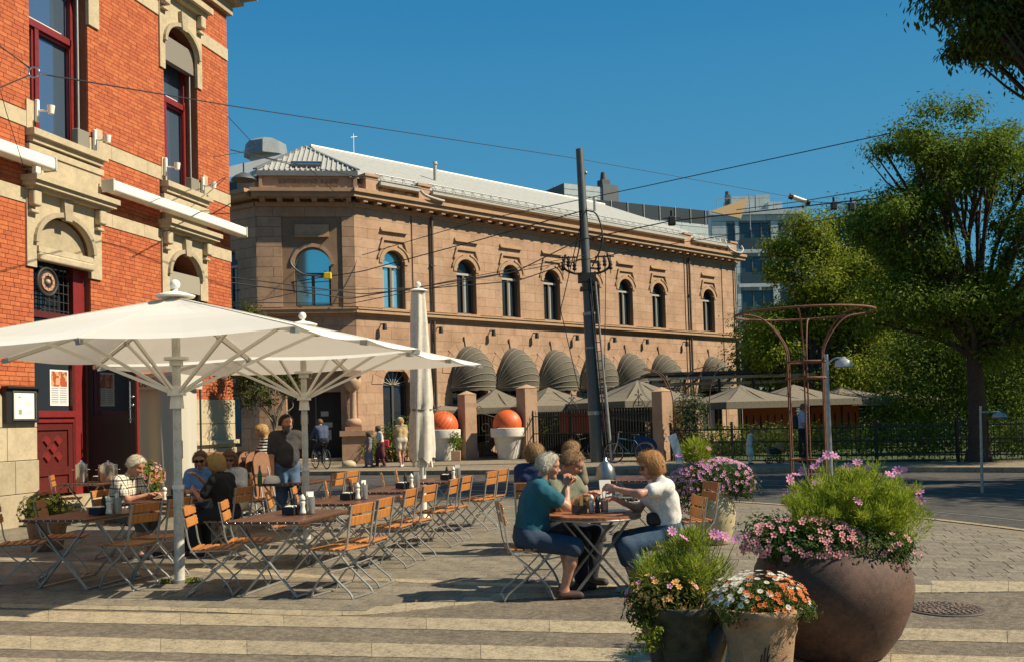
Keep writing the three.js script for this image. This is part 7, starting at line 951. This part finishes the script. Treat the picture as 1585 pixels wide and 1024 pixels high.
  const parts = [capField(B, far ? 0.03 : 0.02, 0.035), capField(HB, far ? 0.016 : 0.0075, 0.016)];
  if (!far) for (const [k, s] of [['R', 1], ['L', -1]]) { // hand: palm of four rays, four fingers and a thumb
    const [, el, h] = A[k], d = V().subVectors(h, el).normalize(), n = (o['palm' + k] ? V(...o['palm' + k]) : V(0, 0, -s)).addScaledVector(d, 0); n.addScaledVector(d, -n.dot(d)).normalize(); const w = V().crossVectors(d, n).normalize().multiplyScalar(s), hb = [], curl = o.curl ?? 0.5;
    for (let i = 0; i < 4; i++) { const off = (i - 1.5) * 0.019, root = h.clone().addScaledVector(d, 0.012).addScaledVector(w, off * 0.7), kn = h.clone().addScaledVector(d, 0.085 - Math.abs(i - 1.2) * 0.004).addScaledVector(w, off); hb.push([root, kn, 0.0155, 0.0115]); let p = kn, dir = d.clone(); const L = [0.04, 0.044, 0.041, 0.032][i]; for (let q = 0; q < 3; q++) { dir = dir.clone().multiplyScalar(Math.cos(curl)).addScaledVector(n, Math.sin(curl)).normalize(); const e2 = p.clone().addScaledVector(dir, L * [1, 0.68, 0.55][q]); hb.push([p, e2, 0.0098 - q * 0.001, 0.0088 - q * 0.001]); p = e2; } }
    const tb = h.clone().addScaledVector(d, 0.02).addScaledVector(w, -0.028), t1 = tb.clone().addScaledVector(d, 0.03).addScaledVector(w, -0.022).addScaledVector(n, 0.014), t2 = t1.clone().addScaledVector(d, 0.026).addScaledVector(n, 0.014); hb.push([h.clone(), tb, 0.02, 0.015], [tb, t1, 0.014, 0.0105], [t1, t2, 0.0105, 0.009], [h.clone().addScaledVector(d, -0.03), h, 0.026, 0.024]); parts.push(capField(hb, 0.0055, 0.008));
  }
  mesh('body', parts, skin, t);
  const hem = o.hem ?? hipY - (sit ? 0.04 : 0.06); if (o.shirt) { const wr = (x, y, z) => 0.008 * Math.sin(y * 38 + x * 27 + Math.sin(z * 17) * 2) + 0.005 * Math.sin(x * 55 - y * 31 + z * 23) - 0.003; const vn = o.vneck ?? 0; mesh(o.garment || 'shirt', capField(shirt, far ? 0.028 : 0.0165, 0.035, (x, y, z, f) => Math.max(hem - y, f + wr(x, y, z), vn ? 0.06 - Math.hypot(x - neck.x - 0.06, y - neck.y, z) : -1)), o.shirt, t); }
  if (o.collar && !far) mesh('collar', [new THREE.TorusGeometry(0.066, 0.016, 8, 24, 5.3).rotateX(Math.PI / 2).rotateY(Math.PI * 0.16).rotateZ(-0.25).translate(neck.x - 0.01, neck.y - 0.012, neck.z)], o.collar, t);
  if (o.trousers) mesh(o.skirt ? 'skirt' : (o.legs ?? 1) < 0.7 ? 'shorts' : 'trousers', capField(trou, far ? 0.03 : 0.0175, 0.035, (x, y, z, f) => Math.max(y - (hipY + 0.1), f + 0.005 * Math.sin(x * 40 + y * 33) + 0.004 * Math.sin(z * 50 + y * 20))), o.trousers, t);
  if (o.shoes) { mesh('shoe', capField(shoes.slice(0, 3), far ? 0.02 : 0.011, 0.02, (x, y) => 0.003 - y), o.shoes, t); mesh('shoe', capField(shoes.slice(3), far ? 0.02 : 0.011, 0.02, (x, y) => 0.003 - y), o.shoes, t); }
  if (o.hair) { // shell over the skull, cut away from the face; style sets how far it falls
    const st = o.style || 'short', inv = hq.clone().invert(), fall = st === 'long' ? -0.24 : st === 'bob' ? -0.085 : -0.035, thick = st === 'short' ? 0.012 : 0.024, hb = [[hd(-0.03, 0.034, 0), hd(0.018, 0.036, 0), 0.083 + thick, 0.08 + thick], [hd(-0.03, 0.0, -0.02), hd(-0.03, 0, 0.02), 0.076 + thick, 0.076 + thick]]; if (st !== 'short') for (const s of [-1, 1]) hb.push([hd(-0.02, 0.0, s * 0.06), hd(-0.03, fall + 0.04, s * 0.066), 0.045, 0.04]); if (st !== 'short') hb.push([hd(-0.06, 0.0, 0), hd(-0.07, fall + 0.03, 0), 0.06, 0.055]);
    const q = V(), hg = capField(hb, far ? 0.016 : 0.0085, 0.02, (x, y, z, f) => { q.set(x, y, z).sub(head).applyQuaternion(inv); const face = Math.min(q.x - 0.046 + Math.max(0, q.y - 0.062) * -3.2 , 0.2), low = fall - q.y + Math.max(0, q.x + 0.01) * (st === 'short' ? 1.4 : 0.2); const an = Math.atan2(q.z, q.x + 0.02), tuft = 0.0028 * Math.sin(an * 26 + q.y * 22) + 0.0022 * Math.sin(an * 47 - q.y * 60 + q.x * 30); return Math.max(face, low, f + tuft); });
    const strands = []; if (!far) { const ps = hg.attributes.position, ns = hg.attributes.normal, n = ps.count, P2 = []; for (let i = 0; i < 2600; i++) { const k = (rnd() * n) | 0, p = V(ps.getX(k), ps.getY(k), ps.getZ(k)), m = V(ns.getX(k), ns.getY(k), ns.getZ(k)); const loc = p.clone().sub(head).applyQuaternion(inv); if (loc.x > 0.05 && loc.y < 0.05) continue; const d = V(-0.3, st === 'short' ? -0.5 : -1, 0).applyQuaternion(hq).addScaledVector(V(loc.x + 0.03, 0, loc.z).applyQuaternion(hq), 6).add(V(gauss() * 0.3, gauss() * 0.25, gauss() * 0.3)); d.addScaledVector(m, -d.dot(m) + 0.28).normalize(); const L = (st === 'short' ? 0.026 : 0.04) * rr(0.6, 1.3), w = V().crossVectors(d, m).normalize().multiplyScalar(0.0022); p.addScaledVector(m, -0.002); const e = p.clone().addScaledVector(d, L).addScaledVector(m, 0.003 * rnd()); P2.push(p.x + w.x, p.y + w.y, p.z + w.z, p.x - w.x, p.y - w.y, p.z - w.z, e.x, e.y, e.z); } const sg = new THREE.BufferGeometry(); sg.setAttribute('position', new THREE.Float32BufferAttribute(P2, 3)); sg.computeVertexNormals(); strands.push(sg); }
    mesh('hair', [hg, ...strands], o.hair, t);
  }
  if (!far) { for (const s of [-1, 1]) { mesh('eye', ball(0.0115, 0, 0, 0, 10, 8).applyQuaternion(hq).translate(...hd(0.074, 0.008, s * 0.031).toArray()), mat(0.6, 0.57, 0.52, 0.3), t); mesh('iris', ball(0.0055, 0, 0, 0, 8, 6).translate(...hd(0.0835, 0.008, s * 0.031).toArray()), mat(0.03, 0.025, 0.02, 0.2), t); mesh('eyebrow', tube([hd(0.091, 0.036, s * 0.014), hd(0.09, 0.04, s * 0.03), hd(0.077, 0.034, s * 0.047)], 0.0045, 8, 5), o.hair || M.bark, t); } mesh('lips', tube([hd(0.089, -0.062, -0.022), hd(0.0945, -0.06, 0), hd(0.089, -0.062, 0.022)], 0.0055, 8, 5), mat(0.34, 0.1, 0.075, 0.5), t); }
  if (o.glasses) { const g = []; for (const s of [-1, 1]) g.push(rod(hd(0.085, 0.014, s * 0.062), hd(-0.01, 0.016, s * 0.086), 0.003, 0.003, 5)); g.push(rod(hd(0.104, 0.012, -0.012), hd(0.104, 0.012, 0.012), 0.003, 0.003, 5)); const L = []; for (const s of [-1, 1]) { const q = new THREE.CylinderGeometry(0.024, 0.024, 0.004, 18).rotateZ(Math.PI / 2).scale(1, 0.8, 1.15).rotateY(-s * 0.22); q.translate(0.1, 0.008, s * 0.034); q.applyQuaternion(hq).translate(head.x, head.y, head.z); L.push(q); const r = new THREE.TorusGeometry(0.0245, 0.003, 5, 18).rotateY(Math.PI / 2).scale(1, 0.8, 1.15).rotateY(-s * 0.22); r.translate(0.1, 0.008, s * 0.034); r.applyQuaternion(hq).translate(head.x, head.y, head.z); g.push(r); } mesh('glasses_frame', g, M.iron, t); if (o.glasses === 'sun') for (const l of L) mesh('dark_lens', l, mat(0.01, 0.008, 0.008, 0.08), t); }
  if (o.beard) mesh('beard', capField([[hd(0.03, -0.06, -0.05), hd(0.05, -0.085, -0.02), 0.034, 0.034], [hd(0.03, -0.06, 0.05), hd(0.05, -0.085, 0.02), 0.034, 0.034], [hd(0.06, -0.09, 0), hd(0.06, -0.125, 0), 0.036, 0.028], [hd(0.088, -0.048, -0.02), hd(0.088, -0.048, 0.02), 0.009, 0.009]], 0.008, 0.02), o.beard, t);
  if (o.hat) mesh('cap', [new THREE.SphereGeometry(0.112, 20, 10, 0, 6.283, 0, 1.5).translate(-0.005, 0.04, 0).applyQuaternion(hq).translate(head.x, head.y, head.z), cylY(0.08, 0.08, 0.012, 0, 0, 0, 16).scale(1.1, 1, 1).translate(0.1, 0.045, 0).applyQuaternion(hq).translate(head.x, head.y, head.z)], o.hat, t);
  t.userData.joints = undefined; delete t.userData.joints; return t;
}
const blond = mat(0.5, 0.3, 0.1, 0.7, { map: gFine }), blondRed = mat(0.42, 0.2, 0.055, 0.7, { map: gFine }), greyHair = mat(0.5, 0.44, 0.33, 0.7, { map: gFine }), brown = mat(0.17, 0.085, 0.035, 0.7, { map: gFine }), darkHair = mat(0.02, 0.015, 0.012, 0.7), lightBrown = mat(0.26, 0.14, 0.05, 0.7, { map: gFine }), darkShoe = mat(0.03, 0.022, 0.018, 0.7), whiteCloth = cloth(0.68, 0.65, 0.58), beigeCloth = cloth(0.52, 0.42, 0.27);
const G0 = 0.011, P = (v, y = G0) => [v.x, y, v.z];
// --- the four at the table by the parasol pole
{
  const s1 = T.f.clone().addScaledVector(TERN, -0.66).addScaledVector(TERR, -0.16); chairAt(s1.x, s1.z, TERN, 'folding chair under the man in the plaid shirt');
  person({ label: 'grey haired man in a black and white plaid shirt leaning over his plate', pos: P(s1), face: TERN, sit: true, hipX: -0.02, lean: 0.3, headPitch: 0.5, handR: [0.5, 0.82, 0.1], handL: [0.48, 0.82, -0.12], palmR: [0, -1, 0], palmL: [0, -1, 0], shirt: plaid, trousers: cloth(0.12, 0.1, 0.075), legs: 0.62, hair: greyHair, shoes: mat(0.03, 0.035, 0.05, 0.7), collar: plaid, belly: 0.02 });
  const s2 = T.f.clone().addScaledVector(TERR, 0.98).addScaledVector(TERN, -0.12), f2 = V(-0.05, 0, 1).normalize(); chairAt(s2.x, s2.z, f2, 'folding chair under the man in the blue polo');
  person({ label: 'man in a blue polo and sunglasses at the far end of the table', pos: P(s2), face: f2, sit: true, lean: 0.16, headPitch: 0.2, headYaw: -0.2, handR: [0.42, 0.8, 0.1], handL: [0.42, 0.8, -0.1], palmR: [0, -1, 0], palmL: [0, -1, 0], shirt: cloth(0.12, 0.25, 0.46), trousers: denim, hair: brown, shoes: darkShoe, glasses: 'sun', skin: skinM[2], collar: cloth(0.12, 0.25, 0.46), belly: 0.02 });
  const s3 = T.f.clone().addScaledVector(TERR, 1.5).addScaledVector(TERN, 0.0); chairAt(s3.x, s3.z, f2, 'folding chair under the woman with sunglasses in a pale top');
  person({ label: 'woman in a pale top and sunglasses half behind the man in blue', pos: P(s3), face: f2, sit: true, fem: true, lean: 0.1, headPitch: 0.1, headYaw: -0.25, handR: [0.36, 0.76, 0.06], handL: [0.36, 0.76, -0.06], shirt: whiteCloth, trousers: beigeCloth, hair: brown, style: 'bob', shoes: darkShoe, glasses: 'sun', skin: skinM[2] });
  const s4 = T.f.clone().addScaledVector(TERN, 0.72).addScaledVector(TERR, 0.12), f4 = NT.clone().applyAxisAngle(V(0, 1, 0), -0.05); chairAt(s4.x, s4.z, f4, 'folding chair under the woman in black');
  person({ label: 'blonde woman in a black top raising a hand over the table', pos: P(s4), face: f4, sit: true, fem: true, lean: 0.16, headPitch: 0.1, headYaw: 0.1, handR: [0.42, 1.0, 0.02], handL: [0.42, 0.84, -0.1], palmR: [0.2, -1, 0], shirt: cloth(0.012, 0.011, 0.01), trousers: cloth(0.02, 0.02, 0.022), hair: blond, style: 'bob', shoes: darkShoe, sleeve: 0.7 });
}
// --- the group at the round table
const RX = V(1, 0, 0), LX = V(-1, 0, 0);
{
  const s5 = V(RT.x - 0.64, 0, RT.z + 0.1), f5 = V(1, 0, -0.12).normalize(); chairAt(s5.x, s5.z, f5, 'folding chair under the man in the teal polo');
  person({ label: 'grey haired man in a teal polo with elbows on the round table', pos: P(s5), face: f5, sit: true, lean: 0.24, headPitch: 0.12, handR: [0.38, 1.035, 0.035], handL: [0.4, 1.03, -0.03], elbowR: [0.7, -1, 0.25], elbowL: [0.8, -1, -0.3], kneeR: [1, 0.25, 0.5], kneeL: [1, 0.25, -0.5], palmR: [0.2, 0.3, -1], palmL: [0.2, 0.3, 1], curl: 0.75, shirt: cloth(0.012, 0.105, 0.14), collar: cloth(0.01, 0.03, 0.06), trousers: cloth(0.03, 0.05, 0.085), legs: 0.52, hair: greyHair, shoes: mat(0.06, 0.025, 0.015, 0.7), glasses: 'clear', skin: skinM[1], belly: 0.015, footR: [0.3, 0.075, 0.17], footL: [0.4, 0.075, -0.15] });
  const s6 = V(RT.x - 0.36, 0, RT.z - 0.62), f6 = V(0.7, 0, 0.6).normalize(); chairAt(s6.x, s6.z, f6, 'folding chair under the man with round glasses');
  person({ label: 'brown haired man with glasses bending over his plate', pos: P(s6), face: f6, sit: true, lean: 0.26, headPitch: 0.5, headYaw: -0.35, handR: [0.44, 0.88, 0.1], handL: [0.44, 0.88, -0.08], palmR: [0, -1, 0], palmL: [0, -1, 0], shirt: cloth(0.16, 0.17, 0.11), trousers: cloth(0.02, 0.022, 0.03), hair: lightBrown, shoes: darkShoe, glasses: 'clear', skin: skinM[1] });
  const s7 = V(RT.x + 0.66, 0, RT.z + 0.06), f7 = V(-1, 0, 0.1).normalize(); chairAt(s7.x + 0.06, s7.z, f7, 'folding chair under the woman in the white shirt');
  person({ label: 'blonde woman in a white shirt reaching across the round table', pos: P(s7), face: f7, sit: true, fem: true, hipX: -0.02, lean: 0.14, headPitch: 0.3, handR: [0.44, 0.86, 0.06], handL: [0.5, 0.98, -0.1], elbowL: [0, -0.3, -1], elbowR: [-0.3, -1, 0.3], palmR: [0, -1, 0], palmL: [0, -0.3, 1], sleeve: 0.55, shirt: whiteCloth, vneck: 1, trousers: cloth(0.05, 0.09, 0.14), legs: 0.72, hair: blondRed, style: 'bob', shoes: mat(0.3, 0.28, 0.24, 0.8), glasses: 'sun', skin: skinM[1], footR: [0.3, 0.075, 0.08], footL: [0.22, 0.075, -0.1] });
  const bp = V(s7.x, 0, s7.z); prop('waist_bag', 'black waist bag on the lap of the woman in white', 'bag', [bp.x - 0.1, 0.7, bp.z + 0.1], [['pouch', rbox(0.2, 0.12, 0.1, 0.04, 0, 0, 0), M.black], ['strap', rod(V(0.08, 0, 0), V(0.2, 0.01, -0.02), 0.012), M.black]]);
  const s8 = atDepth(828, 800, 11.9); chairAt(s8.x, s8.z, V(0.15, 0, -1).normalize(), 'folding chair under the person in the navy jacket');
  person({ label: 'light haired person in a navy jacket seen from behind', pos: P(s8), face: V(0.35, 0, -1).normalize(), sit: true, lean: 0.06, headYaw: 0.3, handR: [0.35, 0.76, 0.1], handL: [0.35, 0.76, -0.1], sleeve: 1.9, shirt: cloth(0.014, 0.03, 0.085), garment: 'jacket', trousers: denim, hair: lightBrown, style: 'bob', shoes: darkShoe });
  const s9 = atDepth(880, 800, 12.6); chairAt(s9.x, s9.z, V(-0.2, 0, 1).normalize(), 'folding chair under the curly haired person');
  person({ label: 'light brown haired person mostly hidden behind the two men', pos: P(s9), face: V(0.7, 0, -0.7).normalize(), sit: true, lean: 0.08, shirt: cloth(0.2, 0.16, 0.1), trousers: denim, hair: lightBrown, style: 'bob', shoes: darkShoe });
  const e1 = atDepth(1070, 820, 10.9); chairAt(e1.x, e1.z, V(-1, 0, 0.2).normalize(), 'empty folding chair beside the cream urn');
}
// --- standing and passing people
{
  const b = atDepth(443, 700, 15.6); person({ label: 'bearded man in a dark grey shirt and jeans standing behind the tables', pos: P(b), face: V(0.45, 0, 1).normalize(), scale: 1.07, headYaw: -0.2, lean: -0.02, handR: [0.16, 0.78, 0.24], handL: [0.1, 0.86, -0.28], shirt: cloth(0.045, 0.042, 0.04), trousers: cloth(0.07, 0.12, 0.2), hair: darkHair, beard: mat(0.11, 0.09, 0.075, 0.9), shoes: darkShoe, skin: skinM[0], belly: 0.018, hem: 0.84, sleeve: 0.75 });
  const w = atDepth(412, 700, 18.4); person({ label: 'woman with long fair hair in a black and white striped top', pos: P(w), face: V(-0.85, 0, 0.35).normalize(), fem: true, scale: 1.0, headPitch: 0.3, handR: [0.36, 1.08, 0.08], handL: [0.36, 1.06, -0.08], sleeve: 0.8, shirt: stripes, trousers: cloth(0.02, 0.02, 0.022), hair: blond, style: 'long', shoes: darkShoe });
  { const q = w.clone(); prop('handbag', 'dark handbag held by the woman in stripes', 'bag', [q.x - 0.32, 0.98, q.z + 0.12], [['bag', rbox(0.26, 0.2, 0.1, 0.03, 0, 0, 0), M.black], ['strap', new THREE.TorusGeometry(0.09, 0.008, 5, 18, 3.14).translate(0, 0.1, 0), M.black]]); }
  const R2 = (u, v) => { const p = ground(u, v, 0.12); return [p.x, 0.12, p.z]; };
  person({ label: 'walker in a pale cap and tan shorts beside the closed parasol', pos: R2(622, 722), face: V(-0.4, 0, -0.9).normalize(), fem: true, far: true, scale: 1.02, hat: M.white, shirt: cloth(0.5, 0.36, 0.18), trousers: cloth(0.55, 0.48, 0.36), legs: 0.3, hair: blond, style: 'long', shoes: M.white, footR: [0.18, 0.08, 0.08], footL: [-0.16, 0.08, -0.08] });
  person({ label: 'dark haired woman in a white top walking with a red bag', pos: R2(590, 721), face: V(-0.8, 0, 0.3).normalize(), fem: true, far: true, scale: 0.86, shirt: whiteCloth, trousers: cloth(0.14, 0.03, 0.035), skirt: 0.5, hair: darkHair, style: 'bob', shoes: darkShoe, lean: 0.12, footR: [0.15, 0.08, 0.07], footL: [-0.12, 0.08, -0.07] });
  person({ label: 'child in a long grey dress walking beside the woman with the red bag', pos: R2(572, 723), face: V(-0.9, 0, 0.3).normalize(), fem: true, far: true, scale: 0.74, shirt: cloth(0.17, 0.16, 0.2), trousers: cloth(0.17, 0.16, 0.2), skirt: 0.7, hair: darkHair, style: 'long', shoes: darkShoe, footR: [0.15, 0.08, 0.07], footL: [-0.12, 0.08, -0.07] });
  { const q = R2(598, 720); prop('red_bag', 'small red shoulder bag at the side of the walking woman', 'bag', [q[0], 0.92, q[2] + 0.1], [['bag', rbox(0.26, 0.28, 0.12, 0.05), cloth(0.35, 0.03, 0.05)], ['strap', tube([V(-0.08, 0.12, 0), V(-0.06, 0.35, 0), V(0, 0.42, 0)], 0.01, 8, 5), cloth(0.35, 0.03, 0.05)]]); }
  const m = atDepth(1245, 718, 28.6); person({ label: 'man in a pale blue shirt with a dark shoulder strap on the far pavement', pos: [m.x, 0.12, m.z], face: V(0.95, 0, 0.3).normalize(), far: true, scale: 1.04, handR: [0.2, 0.95, 0.12], shirt: cloth(0.4, 0.48, 0.56), trousers: cloth(0.015, 0.016, 0.025), hair: brown, shoes: darkShoe });
  prop('shoulder_bag', 'dark backpack on the man in the pale blue shirt', 'bag', [m.x - 0.22, 1.35, m.z - 0.06], [['pack', rbox(0.16, 0.42, 0.3, 0.06), M.black], ['strap', tube([V(0.08, 0.2, 0.12), V(0.25, 0.24, 0.16), V(0.34, 0.05, 0.16), V(0.3, -0.15, 0.14)], 0.025, 12, 6), M.black]]);
  const g = atDepth(1161, 723, 29.2); person({ label: 'small figure in a cream dress pushing a pram along the hedge', pos: [g.x, 0.12, g.z], face: V(1, 0, 0.1).normalize(), fem: true, far: true, scale: 0.64, lean: 0.18, handR: [0.5, 0.92, 0.12], handL: [0.5, 0.92, -0.1], sleeve: 0, shirt: whiteCloth, trousers: whiteCloth, skirt: 0.45, hair: lightBrown, style: 'short', shoes: darkShoe });
  const pr = thing('pram', 'dark pram with a tan hood pushed along the hedge', 'pram', [g.x + 0.72, 0.12, g.z]); mesh('hood', new THREE.SphereGeometry(0.2, 16, 10, 0, 6.283, 0, 1.7).rotateZ(-0.5).translate(0.18, 0.42, 0), cloth(0.32, 0.16, 0.08), pr); mesh('seat', rbox(0.36, 0.18, 0.26, 0.05, 0.02, 0.36, 0), M.black, pr); for (const x of [-0.14, 0.2]) for (const z of [-0.13, 0.13]) mesh('wheel', new THREE.TorusGeometry(0.075, 0.016, 6, 18).translate(x, 0.09, z), M.black, pr); mesh('push_bar', [rod(V(-0.05, 0.2, -0.12), V(-0.34, 0.6, -0.12), 0.01), rod(V(-0.05, 0.2, 0.12), V(-0.34, 0.6, 0.12), 0.01), rod(V(-0.34, 0.6, -0.12), V(-0.34, 0.6, 0.12), 0.012)], M.steel, pr);
}
// --- bicycles: the cyclist's and the one leaning by the pole
function bicycle(label, pos, turn, col) {
  const t = thing('bicycle', label, 'bicycle', pos, turn); for (const x of [-0.5, 0.52]) { const w = new THREE.Group(); w.name = 'wheel'; t.add(w); mesh('tyre', new THREE.TorusGeometry(0.33, 0.018, 8, 36).translate(x, 0.35, 0), M.black, w); mesh('rim', new THREE.TorusGeometry(0.305, 0.008, 6, 36).translate(x, 0.35, 0), M.chrome, w); const sp = []; for (let k = 0; k < 12; k++) sp.push(rod(V(x, 0.35, 0), V(x + Math.cos(k * 0.5236) * 0.3, 0.35 + Math.sin(k * 0.5236) * 0.3, 0), 0.0025, 0.0025, 4)); mesh('spokes', sp, M.steel, w).userData.kind = 'stuff'; mesh('hub', rod(V(x, 0.35, -0.05), V(x, 0.35, 0.05), 0.025), M.steel, w); }
  const q = (a, b, r = 0.016) => rod(V(...a, 0), V(...b, 0), r); mesh('frame', [q([-0.06, 0.3], [-0.18, 0.82]), q([-0.06, 0.3], [0.38, 0.72], 0.018), q([-0.16, 0.74], [0.36, 0.82]), q([-0.5, 0.35], [-0.06, 0.3], 0.012), q([-0.5, 0.35], [-0.16, 0.76], 0.011)], col, t); mesh('fork', [rod(V(0.52, 0.35, -0.05), V(0.38, 0.72, -0.02), 0.011), rod(V(0.52, 0.35, 0.05), V(0.38, 0.72, 0.02), 0.011), q([0.38, 0.7], [0.34, 1.0], 0.015)], M.steel, t); mesh('handlebar', tube([V(0.26, 1.02, -0.28), V(0.36, 1.03, -0.16), V(0.35, 1.0, 0), V(0.36, 1.03, 0.16), V(0.26, 1.02, 0.28)], 0.013, 20, 6), M.black, t); mesh('saddle', rbox(0.27, 0.06, 0.15, 0.028, -0.2, 0.92, 0), M.black, t); mesh('seat_post', q([-0.17, 0.8], [-0.2, 0.9], 0.013), M.steel, t); mesh('crank', [rod(V(-0.06, 0.3, 0.06), V(0.08, 0.2, 0.07), 0.01), rod(V(-0.06, 0.3, -0.06), V(-0.2, 0.4, -0.07), 0.01), box(0.1, 0.02, 0.08, 0.08, 0.2, 0.12), box(0.1, 0.02, 0.08, -0.2, 0.4, -0.12)], M.iron, t); return t;
}
{
  const p = ground(497, 725, 0.12); const dir = V(-0.55, 0, -0.83).normalize(), turn = Math.atan2(-dir.z, dir.x); bicycle('bicycle ridden past the bank corner', [p.x, 0.12, p.z], turn, M.iron);
  person({ label: 'cyclist in a navy jacket riding away past the bank corner', pos: [p.x, 0.12, p.z], face: dir, far: true, hipX: -0.2, hipY: 1.0, lean: 0.3, handR: [0.28, 1.05, 0.26], handL: [0.28, 1.05, -0.26], footR: [0.08, 0.28, 0.12], footL: [-0.18, 0.48, -0.12], sleeve: 1.9, shirt: cloth(0.06, 0.075, 0.13), garment: 'jacket', trousers: cloth(0.02, 0.025, 0.04), hair: brown, shoes: darkShoe });
  const b = ground(975, 716, 0.12); bicycle('parked blue bicycle leaning by the tram pole', [b.x, 0.12, b.z], 2.9, mat(0.03, 0.14, 0.22, 0.4)); const b3 = ground(905, 712, 0.12); bicycle('dark parked bicycle behind the tram pole', [b3.x, 0.12, b3.z - 0.6], 0.6, M.iron);
  const tp = ground(1015, 712, 0.12), t = thing('blue_tarp', 'blue tarpaulin roll lying against the stone pier', 'tarpaulin', [tp.x, 0.12, tp.z]); mesh('roll', [rod(V(-0.7, 0.55, 0), V(0.9, 0.32, 0.2), 0.36, 0.2, 20)], cloth(0.025, 0.05, 0.11), t); mesh('prop_leg', [rod(V(-0.4, 0, 0), V(-0.4, 0.3, 0), 0.03), rod(V(0.5, 0, 0.1), V(0.5, 0.2, 0.1), 0.03)], M.iron, t);
  const bd = ground(1048, 716, 0.12), t2 = thing('leaning_board', 'slim pale blue board leaning by the rusty arch', 'board', [bd.x, 0.12, bd.z]); mesh('board', box(0.28, 0.95, 0.04, 0.0, 0.46, 0, 0.2, 0, 0.3), mat(0.16, 0.24, 0.32, 0.7), t2); mesh('stay', rod(V(0.2, 0, -0.25), V(-0.05, 0.7, -0.03), 0.012), M.steel, t2);
  const st = ground(540, 721, 0.12); prop('round_stone', 'pale round stone at the foot of the bank podium', 'stone', [st.x, 0.12, st.z], [['stone', new THREE.SphereGeometry(0.22, 16, 10, 0, 6.283, 0, 1.8).scale(1.2, 0.8, 1).translate(0, 0.05, 0), M.trim]]);
}
renderer.render(scene, camera);
